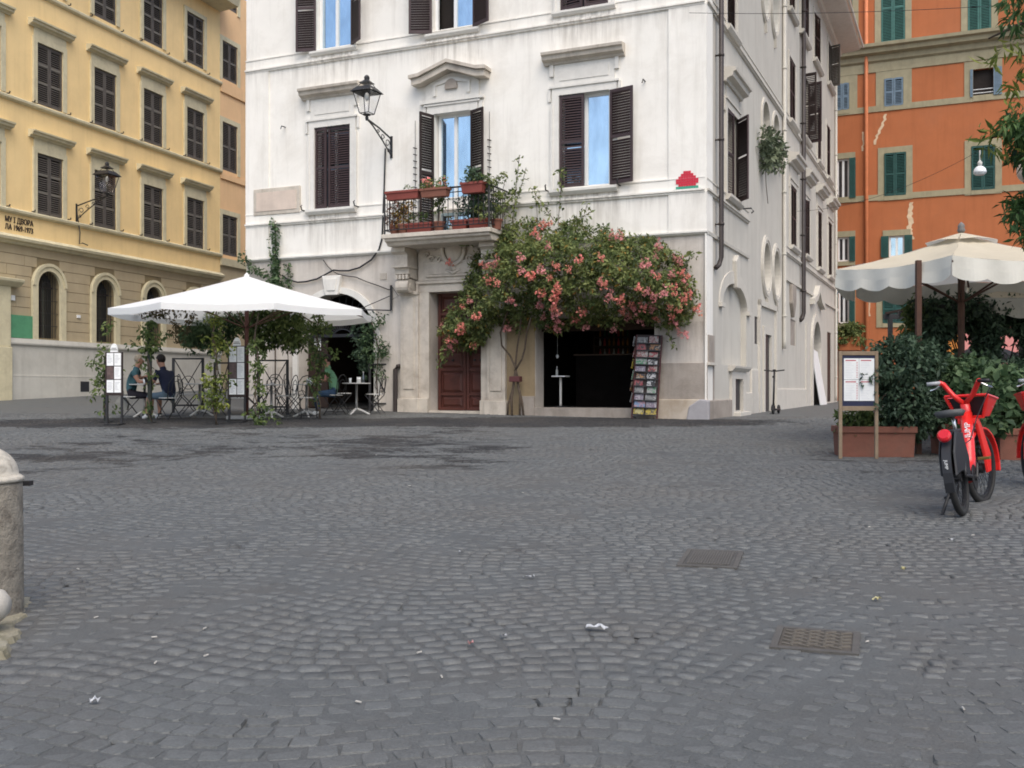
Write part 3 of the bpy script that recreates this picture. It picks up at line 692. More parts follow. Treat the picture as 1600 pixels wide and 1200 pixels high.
part('cartouche', m, TRAV, smooth=True)
# door leaves with raised panels
d0 = .36; gz_d = gz(-1.3, 24.7)+.06
m = MB(); m.box(PORT[0]-.02, PORT[1]+.02, d0+.05, d0+.09, gz_d, zp+.02)
door = part('door', m, DOOR)
mid = (PORT[0]+PORT[1])/2+.10
zr = [gz_d+.02, gz_d+.38, gz_d+.98, gz_d+1.46, gz_d+1.95, gz_d+2.35, zp-.03]
for a, b_ in ((PORT[0]+.03, mid-.01), (mid+.01, PORT[1]-.03)):
    lf = MB(); s = .075
    lf.box(a, a+s, d0, d0+.048, gz_d, zp); lf.box(b_-s, b_, d0, d0+.048, gz_d, zp)
    for z in zr: lf.box(a+s+.0005, b_-s-.0005, d0+.003, d0+.048, z-.025, z+.035)
    obj('door_leaf', lf, DOOR, door, bevel=.006)
    for k, (za_, zb_) in enumerate(zip(zr, zr[1:])):
        p = MB(); x0, x1, y0, y1 = a+s+.04, b_-s-.04, za_+.07, zb_-.06
        p.add([(x0,d0+.045,y0),(x1,d0+.045,y0),(x1,d0+.045,y1),(x0,d0+.045,y1),(x0+.05,d0+.012,y0+.05),(x1-.05,d0+.012,y0+.05),(x1-.05,d0+.012,y1-.05),(x0+.05,d0+.012,y1-.05)],
              [(4,5,6,7),(0,1,5,4),(1,2,6,5),(2,3,7,6),(3,0,4,7)])
        obj('door_panel', p, DOOR, door)
m = MB()
for a in (PORT[0]+.28, mid+.24):
    for dx in (0, .16): m.tube([(a+dx, d0-.03, gz_d+1.22), (a+dx, d0+.05, gz_d+1.22)], .028, 8)
obj('door_knob', m, IRON, door)
obj('doorstep', MB().box(PORT[0]-.05, PORT[1]+.05, -.06, d0+.1, gz_d-.3, gz_d-.012), TRAV, house, bevel=.015)
# --- café arch: keystone, fan grille, dark room
ka, kb = fp(WF, 508, 445)[0], fp(WF, 533, 445)[0]; kt, kz = fp(WF, 520, 431)[1], fp(WF, 520, 459)[1]
part('keystone', MB().prism([(ka+.05,kz-.04),(kb-.05,kz-.04),(kb+.04,kt),(ka-.04,kt)], -.09, .04), TRAV_L, bevel=.015)
part('keystone_panel', MB().prism([(ka+.12,kz+.07),(kb-.12,kz+.07),(kb-.06,kt-.08),(ka+.06,kt-.08)], -.11, .0), TRAV_L, bevel=.008)
ca = (CAFE[0]+CAFE[1])/2; cw = (CAFE[1]-CAFE[0])/2; cs = CAFE[3]-1.05
m = MB(); o_, i_ = m.ringpts(ca, cs, cw+.16, 1.05+.16, 0, 180, 20), m.ringpts(ca, cs, cw+.0, 1.05, 0, 180, 20)
m.band(i_, o_, -.03, .04); m.box(CAFE[0]-.16, CAFE[0]-.001, -.03, .04, ZB+.9, cs); m.box(CAFE[1]+.001, CAFE[1]+.16, -.03, .04, ZB+.9, cs); part('arch_surround', m, TRAV_L)
m = MB(); m.box(CAFE[0], CAFE[1], .30, .36, cs-.05, cs+.03)
for k in range(1, 15):
    t = math.pi*k/15; m.tube([(ca+.25*math.cos(t), .33, cs+.15*math.sin(t)), (ca+cw*math.cos(t), .33, cs+1.05*math.sin(t))], .012, 5)
m.tube([(ca+.25*math.cos(math.pi*k/10), .33, cs+.15*math.sin(math.pi*k/10)) for k in range(11)], .015, 5)
part('fan_grille', m, IRON)
def room(u0, u1, z0, z1, d1, m_, name):
    r = MB(); d0 = .52
    r.quad((u0,d1,z0),(u1,d1,z0),(u1,d1,z1),(u0,d1,z1)); r.quad((u0,d0,z0),(u0,d1,z0),(u0,d1,z1),(u0,d0,z1)); r.quad((u1,d0,z0),(u1,d1,z0),(u1,d1,z1),(u1,d0,z1))
    r.quad((u0,d0,z0),(u1,d0,z0),(u1,d1,z0),(u0,d1,z0)); r.quad((u0,d0,z1),(u1,d0,z1),(u1,d1,z1),(u0,d1,z1))
    return part(name, r, m_, fix=False)
gC = gz(-4.5, 25.8)
room(CAFE[0]-.9, CAFE[1]+.9, gC+.03, CAFE[3]+.2, 5.5, BROWN_IN, 'cafe_room')
rs = SHOP[2]; gS = fp(WF, 840, 636.5)[1]
room(SHOP[0]-.8, SHOP[1]+.5, gS, SHOP[3]+.15, 5.0, DARK, 'shop_room')
obj('doorstep', MB().box(SHOP[0], SHOP[1], -.05, .53, gS-.4, gS-.004), STONE_D, house, bevel=.012)
m = MB(); m.box(CAFE[0]+.02, CAFE[0]+.62, .42, .47, gC+.05, cs-.06); part('door_leaf', m, mat('dark_door_paint', (.03,.018,.014), .5))
m = MB(); m.box(CAFE[0]+.22, CAFE[0]+.42, .40, .415, gC+1.55, gC+1.95); part('notice_sheet', m, PAPER)
part('lintel_beam', MB().box(SHOP[0], SHOP[1], .40, .52, SHOP[3]-.30, SHOP[3]-.001), BROWN_IN)
# --- stone dado at the right corner, pier between portal and shop
zd = fp(WF, 1060, 567)[1]; zbse = fp(WF, 1060, 624)[1]
part('pier', MB().box(fp(WF,792,580)[0], SHOP[0]-.01, .0, .04, ZB+.6, SHOP[3]), OCHRE)
part('stone_dado', MB().box(SHOP[1]+.02, .045, -.02, .04, ZB+.8, zd), STONE_D, bevel=.01)
part('stone_base', MB().box(SHOP[1]+.01, .075, -.06, .04, ZB+.4, zbse), mat('pale_base_stone', (.46,.40,.33), .85, .15, 2, streak=.3, bump=.3, stain=(.26,.18,.09), stain_amt=.6, stain_scale=1.3), bevel=.02)
part('stone_base', MB().box(fp(WF,812,620)[0], SHOP[0]-.005, -.04, .04, ZB+.5, zbse+.06), STONE_D, bevel=.015)
part('corner_guard', MB().prism([(-.50,ZB+.8),(.10,ZB+.8),(.10,gz(4,22.2)+.42),(-.10,gz(4,22.2)+.44),(-.34,gz(4,22.2)+.28)], -.10, .04), mat('grey_lime_patch', (.33,.32,.33), .9, .1, 5, bump=.3), bevel=.03)
# --- small fixings on the front
u0,u1,z0,z1 = rect(WF, 398, 470, 297, 338)
m = MB(); m.box(u0, u1, -.055, .0, z0, z1); pq = part('wall_plaque', m, TRAV, bevel=.01)
obj('plaque_slab', MB().box(u0+.10, u1-.10, -.068, -.05, z0+.10, z1-.10), MARBLE, pq)
u0,u1,z0,z1 = rect(WF, 593, 603, 427, 437); part('small_plaque', MB().box(u0, u1, .01, .04, z0, z1), TRAV)
for xx, yy in ((446, 199), (1008, 127)):
    u, z = fp(WF, xx, yy); part('wall_hook', MB().tube([(u,0,z),(u,-.16,z),(u-.02,-.18,z-.08)], .016, 5), IRON)
u, z = fp(WF, 620, 574)
part('downpipe_foot', MB().tube([(u,-.07,gA-.2),(u,-.07,z-.05),(u+.05,-.05,z+.02),(u+.08,.0,z+.03)], .06, 10), IRON_BR)
# balcony light string beside the door shutters
m = MB()
for u in (BD[0]-.52, BD[1]+.50):
    m.tube([(u, -.03, BD[2]+.3), (u, -.03, BD[3]-.1)], .006, 4)
    for k in range(12):
        z = BD[2]+.35+k*.16; m.tube([(u-.05, -.04, z+.02), (u+.05, -.04, z-.01)], .014, 4)
part('light_string', m, IRON)

# rain-washed dirt below the sills and string courses of the white front
def grime(m, rects, col=(.30, .27, .23), amt=.75):
    t = m.node_tree; b = t.nodes['Principled BSDF']; L = t.links.new; src = b.inputs['Base Color'].links[0].from_socket
    tc = nd(t, 'ShaderNodeTexCoord'); sx = nd(t, 'ShaderNodeSeparateXYZ'); L(tc.outputs['Object'], sx.inputs[0]); tot = None
    def mr(sock, a, c):
        r = nd(t, 'ShaderNodeMapRange', interpolation_type='SMOOTHSTEP'); r.inputs['From Min'].default_value = a; r.inputs['From Max'].default_value = c; L(sock, r.inputs['Value']); return r.outputs[0]
    def mul(p, q):
        n = nd(t, 'ShaderNodeMath', operation='MULTIPLY'); L(p, n.inputs[0])
        if isinstance(q, float): n.inputs[1].default_value = q
        else: L(q, n.inputs[1])
        return n.outputs[0]
    for u0, u1, z, h, k in rects:
        v = mul(mul(mr(sx.outputs['X'], u0-.12, u0+.10), mr(sx.outputs['X'], u1+.12, u1-.10)), mul(mr(sx.outputs['Z'], z-h, z), mr(sx.outputs['Z'], z+.02, z-.02))); v = mul(v, float(k))
        if tot is None: tot = v
        else:
            n = nd(t, 'ShaderNodeMath', operation='MAXIMUM'); L(tot, n.inputs[0]); L(v, n.inputs[1]); tot = n.outputs[0]
    mp = nd(t, 'ShaderNodeMapping'); mp.inputs['Scale'].default_value = (5, 5, .35); L(tc.outputs['Object'], mp.inputs['Vector'])
    n2 = nd(t, 'ShaderNodeTexNoise', i_Scale=1.7, i_Detail=6.0, i_Roughness=.7); L(mp.outputs[0], n2.inputs['Vector'])
    f = mul(mul(tot, mr(n2.outputs['Fac'], .36, .70)), float(amt))
    mx = nd(t, 'ShaderNodeMix', data_type='RGBA'); L(f, mx.inputs['Factor']); L(src, mx.inputs['A']); mx.inputs['B'].default_value = (*col, 1); L(mx.outputs['Result'], b.inputs['Base Color'])
grime(PL_W, [(w[0]-.25, w[1]+.25, w[2]-.12, 1.3, .9) for w in (W1, W3, W1b, W2b, W3b)]+[(w[0]-.4, w[1]+.4, w[3]+1.0, .9, .5) for w in (W1, W3)]+[(UL, 0.0, zU-.03, .55, .45), (UL, 0.0, z2-.03, .5, .5), (c0-.3, c1+.3, BAL_Z-.1, .9, .8)])
grime(PL_LOW, [(UL, 0.2, z3-.06, .7, .5), (c0-.3, c1+.3, BAL_Z-.2, 1.4, .8), (SHOP[1]-.2, .2, zd+.9, 1.6, .8), (UL, CAFE[0]+.0, gz(-6,26)+1.1, 1.4, .7)], col=(.22, .18, .15))
# ------------------------------------------------------------ right-hand wall of the corner house
def rr(xl, xr, yt, yb): return rect(WR, xl, xr, yt, yb)
def oval(xl, xr, yt, yb):                         # oval from its left/right edges and the top/bottom at its centre
    u0 = fp(WR, xl, 300)[0]; u1 = fp(WR, xr, 300)[0]; uc = (u0+u1)/2
    xc = 800+1600*((WR @ Vector((uc,0,0))).x/(WR @ Vector((uc,0,0))).y)
    return uc, (u1-u0)/2, fp(WR, xc, yt)[1], fp(WR, xc, yb)[1]
R1 = rr(1134.5, 1151, 168, 304); R1t = list(rr(1134, 1147.5, 20, 41)); R1t[3] = R1t[2]+2.2
SID = {}
def col(xl, xr, yb, yt=None, h=None):
    r = list(rr(xl, xr, yt if yt is not None else yb-40, yb))
    if h: r[3] = r[2]+h
    return r
Tc = [col(1231.5, 1241, 12, h=2.0), col(1250, 1261, 47, h=1.75), col(1271, 1281, 91, h=1.75), col(1293, 1300, 128, h=1.7)]
Mc = [col(1232, 1241.5, 186, 86), col(1254, 1262, 212, 115), col(1276, 1282, 250, 165), col(1290.5, 1296.5, 275, 193)]
Hc = [col(1234, 1243.5, 383, 287), col(1256, 1263, 397, 310), col(1276.5, 1283, 417, 328), col(1293, 1299, 430, 345)]
GW = rr(1235, 1243, 498, 539); D1 = list(rr(1193.5, 1203, 522, 640)); CD = list(rr(1145.7, 1157.6, 592, 642))
AD = list(rr(1268, 1280, 500, 633)); SL = [rr(1179, 1184, 494, 537), rr(1292.5, 1298.5, 518, 628), rr(1211, 1214, 550, 570)]
VT = [rr(1237, 1240.5, 622, 636), rr(1253.5, 1256, 622, 634)]
OV = [oval(1191, 1202, 380, 454), oval(1207, 1217, 392, 463), oval(1190, 1199.5, -55, 25), oval(1205, 1214.5, -38, 50)]
NI = [oval(1190, 1200.5, 160, 222), oval(1207, 1215.5, 180, 226)]
BA = (fp(WR,1128,480)[0], fp(WR,1166,480)[0]); bat = fp(WR, 1145, 443)[1]; bas = fp(WR, 1166, 487)[1]
gR = lambda u: gz((WR @ Vector((u,0,0))).x, (WR @ Vector((u,0,0))).y)
AD[2] = D1[2] = ZB
holes = [R1, R1t]+Tc+Mc+Hc+[GW, D1, CD, (AD[0], AD[1], ZB, AD[3], (AD[1]-AD[0])/2*.9, .4)]+SL+VT+[(BA[0], BA[1], CD[3]+.32, bat, bat-bas, .14)]
holes = [tuple(h) for h in holes]
holes = [h for h in holes if h not in (tuple(CD),)]+[tuple(CD)]
for uc, w, a, b_ in OV: holes.append((uc-w, uc+w, min(a,b_)+.001, max(a,b_), (max(a,b_)-min(a,b_))/2, .3))
for uc, w, a, b_ in NI: holes.append((uc-w, uc+w, b_, a, w*.9, .3))
sw = wall(MB(), 0, RL, ZB, ZT, holes, rev=.22, d=.0)
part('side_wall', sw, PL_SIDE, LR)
# ovals: lower half fill, moulded ring, recessed back
for k, (uc, w, zt_, zb_) in enumerate(OV):
    zc_ = (zt_+zb_)/2; hz = (zt_-zb_)/2; m = MB()
    q = [(uc+w*math.cos(math.pi*i/16), zc_-hz*math.sin(math.pi*i/16)) for i in range(17)]
    for (x0,y0),(x1,y1) in zip(q, q[1:]):
        m.quad((x0,0,y0),(x1,0,y1),(x1,0,zb_),(x0,0,zb_)); m.quad((x0,0,y0),(x1,0,y1),(x1,.3,y1),(x0,.3,y0))
    part('wall_infill', m, PL_SIDE, LR, fix=False)
    m = MB(); m.band(m.ringpts(uc,zc_,w+.001,hz+.001,0,360,32), m.ringpts(uc,zc_,w+.20,hz+.22,0,360,32), -.05, .02)
    m.band(m.ringpts(uc,zc_,w+.08,hz+.08,0,360,32), m.ringpts(uc,zc_,w+.14,hz+.16,0,360,32), -.07, -.045); part('oval_frame', m, PL_TRIM, LR)
    part('oval_back', MB().box(uc-w, uc+w, .28, .30, zb_, zt_), PL_SIDE if k < 2 else GLASS, LR)
    part('oval_drop', MB().prism([(uc-.09,zb_-.2),(uc+.09,zb_-.2),(uc+.02,zb_-.48),(uc-.02,zb_-.48)], -.08, .02), PL_TRIM, LR)
for uc, w, zt_, zb_ in NI:
    part('niche_back', MB().box(uc-w, uc+w, .29, .31, zb_-.02, zt_), PL_SIDE, LR)
    m = MB(); m.band(m.ringpts(uc,zt_-w*.9,w+.001,w*.9,0,180,14), m.ringpts(uc,zt_-w*.9,w+.12,w*.9+.12,0,180,14), -.05, .02)
    m.box(uc-w-.12, uc-w-.001, -.05, .02, zb_, zt_-w*.9); m.box(uc+w+.001, uc+w+.12, -.05, .02, zb_, zt_-w*.9); m.box(uc-w-.2, uc+w+.2, -.18, .02, zb_-.12, zb_-.001); part('niche_frame', m, PL_TRIM, LR)
# blind arch and its surround
ba0, ba1 = BA; bm0 = (ba0+ba1)/2; bw = (ba1-ba0)/2
part('blind_arch', MB().box(ba0, ba1, .135, .15, CD[3]+.3, bat), PL_SIDE, LR)
m = MB(); m.band(m.ringpts(bm0,bas,bw+.001,bat-bas+.001,0,180,18), m.ringpts(bm0,bas,bw+.34,bat-bas+.30,0,180,18), -.03, .02)
m.box(ba0-.36, ba0-.001, -.09, .02, bas-.10, bas); m.box(ba1+.001, ba1+.36, -.09, .02, bas-.10, bas); part('arch_surround', m, PL_TRIM, LR)
part('keystone', MB().prism([(bm0-.14,bat-.10),(bm0+.14,bat-.10),(bm0+.24,bat+.55),(bm0,bat+.72),(bm0-.24,bat+.55)], -.10, .02), PL_TRIM, LR, bevel=.02)
# cellar door
m = MB(); m.box(CD[0]-.42, CD[0]-.001, -.06, .02, ZB+.4, CD[3]); m.box(CD[1]+.001, CD[1]+.42, -.06, .02, ZB+.4, CD[3]); m.box(CD[0]-.42, CD[1]+.42, -.06, .02, CD[3]+.001, CD[3]+.18)
m.prof([(.02,CD[3]+.18),(-.08,CD[3]+.18),(-.16,CD[3]+.26),(-.17,CD[3]+.31),(.02,CD[3]+.33)], CD[0]-.55, CD[1]+.55); part('door_surround', m, PL_TRIM, LR)
part('doorstep', MB().box(CD[0]-.2, CD[1]+.2, -.22, .05, ZB+.4, CD[2]-.03), PL_TRIM, LR, bevel=.01)
for r in [CD, D1, GW]+SL+VT: part('dark_opening', MB().box(r[0], r[1], .025, .18, r[2], r[3]), IRON if r is not GW else STONE_D, LR)
m = MB(); m.box(D1[0]-.20, D1[0]-.001, -.05, .02, ZB+.6, D1[3]); m.box(D1[1]+.001, D1[1]+.2, -.05, .02, ZB+.6, D1[3]); m.box(D1[0]-.2, D1[1]+.2, -.05, .02, D1[3]+.001, D1[3]+.22)
m.box(D1[0]-.9, D1[0]-.75, -.07, .02, ZB+.6, D1[3]+.9); m.box(D1[1]+.75, D1[1]+.9, -.07, .02, ZB+.6, D1[3]+.9); m.box(D1[0]-.9, D1[1]+.9, -.07, .02, D1[3]+.75, D1[3]+.9); part('door_surround', m, PL_TRIM, LR)
# far arched doorway, its leaning white board and surround
m = MB(); am = (AD[0]+AD[1])/2; aw = (AD[1]-AD[0])/2; asz = AD[3]-aw*.9
m.band(m.ringpts(am,asz,aw+.001,aw*.9+.001,0,180,14), m.ringpts(am,asz,aw+.3,aw*.9+.3,0,180,14), -.08, .02); m.box(AD[0]-.3, AD[0]-.001, -.08, .02, ZB+.6, asz); m.box(AD[1]+.001, AD[1]+.3, -.08, .02, ZB+.6, asz)
m.band([(am-1.5,AD[3]+.55),(am-.6,AD[3]+.75),(am,AD[3]+1.1),(am+.6,AD[3]+.75),(am+1.5,AD[3]+.55)], [(am-1.5,AD[3]+.75),(am-.6,AD[3]+.98),(am,AD[3]+1.35),(am+.6,AD[3]+.98),(am+1.5,AD[3]+.75)], -.18, .02); part('arch_surround', m, PL_TRIM, LR)
part('dark_opening', MB().box(AD[0], AD[1], .20, .4, ZB, AD[3]), DARK, LR)
g_ = gR(am)
bd = MB().add([(AD[0]+.1,.02,AD[3]-1.0),(AD[1]-.1,.05,AD[3]-1.1),(AD[1]+.25,-.26,g_),(AD[0]+.45,-.28,g_),(AD[0]+.1,.06,AD[3]-1.0),(AD[1]-.1,.09,AD[3]-1.1),(AD[1]+.25,-.22,g_),(AD[0]+.45,-.24,g_)],
              [(0,1,2,3),(7,6,5,4),(0,4,5,1),(1,5,6,2),(2,6,7,3),(3,7,4,0)])
tag(obj('leaning_board', bd, WHT, M=WR), 'tall white board leaning in the arched doorway at the far end of the side street', 'board')
part('blind_panel', MB().box(fp(WR,1258,560)[0], fp(WR,1263,560)[0], -.05, .01, ZB+.6, fp(WR,1258,506)[1]), PL_TRIM, LR)
# hoods, sills and shutters of this side
def side_win(r, hooded=False):
    u0,u1,z0,z1 = r
    m = MB(); architrave(m, u0, u1, z0, z1, w=.14, ear=.06 if hooded else 0); part('architrave', m, PL_TRIM, LR)
    m = MB(); sill(m, u0, u1, z0-.01, .14, .16, .2); part('sill', m, PL_TRIM, LR)
    if hooded:
        part('frieze', MB().box(u0-.1, u1+.1, -.03, .02, z1+.20, z1+.62), PL_TRIM, LR)
        m = MB(); hood(m, u0-.36, u1+.36, z1+.6, 1.25); part('hood', m, PL_TRIM, LR)
hz1 = fp(WR, 1131, 120)[1]
u0,u1,z0,z1 = R1
m = MB(); architrave(m, u0, u1, z0, z1); part('architrave', m, PL_TRIM, LR)
part('frieze', MB().box(u0-.1, u1+.1, -.03, .02, z1+.23, hz1-.1), PL_TRIM, LR)
m = MB(); hood(m, u0-.36, u1+.36, hz1-.12, 1.15); part('hood', m, PL_TRIM, LR)
m = MB(); sill(m, u0, u1, z0-.01); part('sill', m, PL_TRIM, LR)
part('hook', MB().tube([(u1+.3,0,z0-.1),(u1+.3,-.3,z0-.1),(u1+.3,-.36,z0-.18),(u1+.3,-.3,z0-.22)], .02, 5), IRON, LR)
shutter(house, LR, u0+.01, -.01, z0, z1-z0-.02, (u1-u0)/2-.01, 4, 1, SH_BR)
shutter(house, LR, u1-.01, -.01, z0, z1-z0-.02, (u1-u0)/2-.01, 38, -1, SH_BR)
part('dark_opening', MB().box(u0, u1, .2, .22, z0, z1), DARK, LR)
side_win(R1t); shutter(house, LR, R1t[0]+.01, .0, R1t[2], R1t[3]-R1t[2], R1t[1]-R1t[0]-.02, 0, 1, SH_BR)
for row, hd in ((Tc, False), (Mc, False), (Hc, True)):
    for k, r in enumerate(row):
        side_win(r, hd); w = (r[1]-r[0]); h = r[3]-r[2]-.02
        part('dark_opening', MB().box(r[0], r[1], .18, .2, r[2], r[3]), DARK, LR)
        if row is Mc and k == 1:
            shutter(house, LR, r[0], -.03, r[2], h, .45, 100, 1, SH_DK); shutter(house, LR, r[1], -.03, r[2], h, .5, 70, -1, SH_BR)
        elif row is Tc and k == 3:
            shutter(house, LR, (r[0]+r[1])/2, -.03, r[2], h, .42, 70, -1, SH_GR, label='louvred leaf standing out from the wall, coloured pale grey for the light on it')  # grey colour stands in for light falling on this leaf
            shutter(house, LR, r[0], .0, r[2], h, w*.48, 0, 1, SH_DK)
        else:
            a = (0, 12, 8, 5)[k]
            shutter(house, LR, r[0]+.01, -.0, r[2], h, w/2-.02, a, 1, SH_BR if row is Mc else SH_DK); shutter(house, LR, r[1]-.01, -.0, r[2], h, w/2-.02, 0, -1, SH_BR)
ufar = fp(WR, 1224, 300)[0]; unear = fp(WR, 1222, 300)[0]
course(zU, .22, PL_TRIM, LR, .0, unear); course(zU+.02, .24, PL_TRIM, LR, ufar+.1, RL-.01)
zzb = fp(WR, 1225, 211)[1]; course(z2, .25, PL_TRIM, LR, .0, fp(WR,1168,300)[0]); course(fp(WR, 1226, 395)[1], .22, PL_TRIM, LR, ufar+.1, RL-.01)
m = MB(LR); m.prof([(.01,z3-.06),(-.05,z3-.05),(-.06,z3+.02),(.01,z3+.03)], .05, fp(WR,1168,300)[0]); part('string_course', m, PL_TRIM)
m = MB(LR); m.prof([(.01,z3-.02),(-.06,z3-.02),(-.06,z3+.08),(.01,z3+.1)], ufar+.1, RL-.01); part('string_course', m, PL_TRIM)
# downpipes
def pipe(u, zt_, zb_, r, m_, d=-.14, kick=True):
    m = MB(); pts = [(u,d,zt_),(u,d,zb_+.25)]+([(u-.06,d+.04,zb_+.08),(u-.16,d+.09,zb_)] if kick else [(u,d,zb_)])
    m.tube(pts, r, 10)
    z = zb_+1.0
    while z < zt_: m.tube([(u,d,z-.025),(u,d,z+.025)], r*1.25, 10); m.box(u-.02, u+.02, d, 0, z-.015, z+.015); z += 1.9
    part('downpipe', m, m_, LR, smooth=True)
pipe(fp(WR,1117.5,300)[0], ZT-.1, fp(WR,1117.5,420)[1], .055, IRON_BR)
pipe(fp(WR,1250,300)[0], ZT-.1, fp(WR,1250,501)[1], .075, IRON_BR, -.12)
pipe(fp(WR,1222,300)[0], ZT-.1, fp(WR,1222,545)[1], .06, PL_SIDE, -.07, False)
pipe(fp(WR,1303.5,300)[0], ZT-.1, g_+.1, .05, PL_SIDE, -.08, False)
# low stone base of the side wall
part('stone_dado', MB().box(.10, fp(WR,1114,600)[0], -.035, .02, ZB+.5, zd-.05), STONE_D, LR, bevel=.01)
part('stone_base', MB().box(.08, CD[0]-.43, -.07, .02, ZB+.4, zbse-.02), STONE_D, LR, bevel=.02)
part('stone_base', MB().box(CD[1]+.43, D1[0]-.95, -.05, .02, ZB+.4, gR(4)+.55), PL_TRIM, LR, bevel=.02)
part('stone_base', MB().box(D1[1]+.95, AD[0]-.4, -.04, .02, ZB+.4, gR(12)+.62), PL_TRIM, LR, bevel=.02)
part('stone_block', MB().box(fp(WR,1172,600)[0], fp(WR,1182,600)[0], -.055, .02, ZB+.4, fp(WR,1176,577)[1]), PL_TRIM, LR, bevel=.02)
u0,u1,z0,z1 = rr(1103, 1112.5, 523, 566); part('recess_panel', MB().box(u0, u1, -.06, .02, z0, z1), STONE_D, LR); part('recess_sill', MB().box(u0-.05, u1+.06, -.12, .02, z0-.06, z0-.001), PL_TRIM, LR)
u, z = fp(WR, 1236, 470); part('shield_plaque', MB().prism([(u-.35,z+.5),(u+.35,z+.5),(u+.35,z-.1),(u,z-.55),(u-.35,z-.1)], -.12, .01), STONE_D, LR, bevel=.03)

# ------------------------------------------------------------ red and green tile mosaic on the corner (a plain generic patch of tiles)
u0, z0 = fp(WF, 1053, 301); u1, z1 = fp(WF, 1096, 272)
RED = mat('red_tile', (.55, .022, .045), .3, .12, 14, bump=0, spec=.5); GRN = mat('green_tile', (.05, .29, .19), .3, .12, 14, bump=0, spec=.5)
mos = thing('tile_mosaic', 'small mosaic of red tiles over a green strip on the corner of the white house', 'mosaic', M=WF)
n_ = 11; s_ = (u1-u0)/n_; tm_r = MB().box(-s_*.47, s_*.47, -.012, .0, -s_*.47, s_*.47).mesh('tile', RED); tm_g = MB().box(-s_*.47, s_*.47, -.012, .0, -s_*.47, s_*.47).mesh('tile', GRN)
rows = ["ggggggggggg", ".ggggggggg.", "..rrrrrrr..", ".rrrrrrrrr.", ".rrrrrrrrr.", "..rrrrrrr..", "...rrrrr...", "....rrr...."]
for j, row in enumerate(rows):
    for i, ch in enumerate(row):
        if ch != '.': put('tile', tm_r if ch == 'r' else tm_g, mos, loc=(u0+(i+.5)*s_, -.036, z0+(j+.5)*s_))

# ------------------------------------------------------------ the yellow palazzo on the left
YA = math.degrees(math.atan2(.951, .308))
YF = frame((-16, 32, 0), YA)
pal = thing('yellow_palazzo', 'long yellow palazzo with grey shutters and arched ground floor windows', 'building', M=YF)
PALR = lambda xl, xr, yt, yb: rect(YF, xl, xr, yt, yb)
def ypart(name, mb, m, parent=None, **kw): return obj(name, mb, m, parent or pal, **kw)
YE = fp(YF, 344, 300)[0]; Y0 = -5.0
cols = [(57,97.5),(146,182.5),(224.5,256),(293.5,322)]
cu = [(fp(YF,a,300)[0], fp(YF,b_,300)[0]) for a, b_ in cols]
pitch = cu[1][0]-cu[0][0]
r1 = (fp(YF,56,333)[1], fp(YF,56,238)[1]); r2 = (fp(YF,56,161)[1], fp(YF,56,65)[1])
r3 = (fp(YF,296,98)[1], fp(YF,296,24)[1]+.12)
zA = fp(YF,0,375)[1]; zC = fp(YF,0,330)[1]; zD = fp(YF,0,152)[1]; zE = fp(YF,180,54)[1]
zP = fp(YF,100,542)[1]; zPt = fp(YF,100,533)[1]
aw_ = [(fp(YF,59,480)[0], fp(YF,94.5,480)[0])]
for a_, b_ in ((149.5,180),(228,253)): aw_.append((fp(YF,a_,480)[0], fp(YF,b_,480)[0]))
aw_.append((aw_[0][0]+3*pitch, aw_[0][1]+3*pitch))
azb = fp(YF,77,529)[1]; azt = fp(YF,77,424)[1]
allu = [(cu[0][0]-pitch, cu[0][1]-pitch)]+cu
allu = [(a_, a_+1.36) for a_, _ in [(cu[0][0]+k*pitch, 0) for k in range(-1, 4)]]
ww = cu[0][1]-cu[0][0]; allu = [(cu[0][0]+k*pitch, cu[0][0]+k*pitch+ww) for k in range(-1, 4)]
hl = []
for a_, b_ in allu:
    for r in (r1, r2, r3): hl.append((a_, b_, r[0], r[1], 0, .16))
ypart('upper_wall', wall(MB(), Y0, YE, zA, 17.5, hl), YEL)
gl = [(a_, b_, azb, azt, (b_-a_)/2, .35) for a_, b_ in aw_]
ypart('lower_wall', wall(MB(), Y0, YE, zP, zA, gl, d=.06), mat('tan_joint', (.24,.19,.11), .9, .1))
ypart('plinth_wall', MB().box(Y0, YE, -.03, .3, -.8, zP), GREYPL)
m = MB(); m.prof([(.05,zP-.02),(-.09,zP),(-.10,zP+.05),(-.06,zPt),(.05,zPt)], Y0, YE); ypart('plinth_moulding', m, GREYPL)
m = MB(); m.prof([(.05,fp(YF,100,588)[1]-.03),(-.05,fp(YF,100,588)[1]-.03),(-.05,fp(YF,100,588)[1]+.01),(.05,fp(YF,100,588)[1]+.03)], Y0, YE); m.box(Y0, YE, -.045, .05, -.8, fp(YF,100,588)[1]-.03); ypart('plinth_base', m, GREYPL)
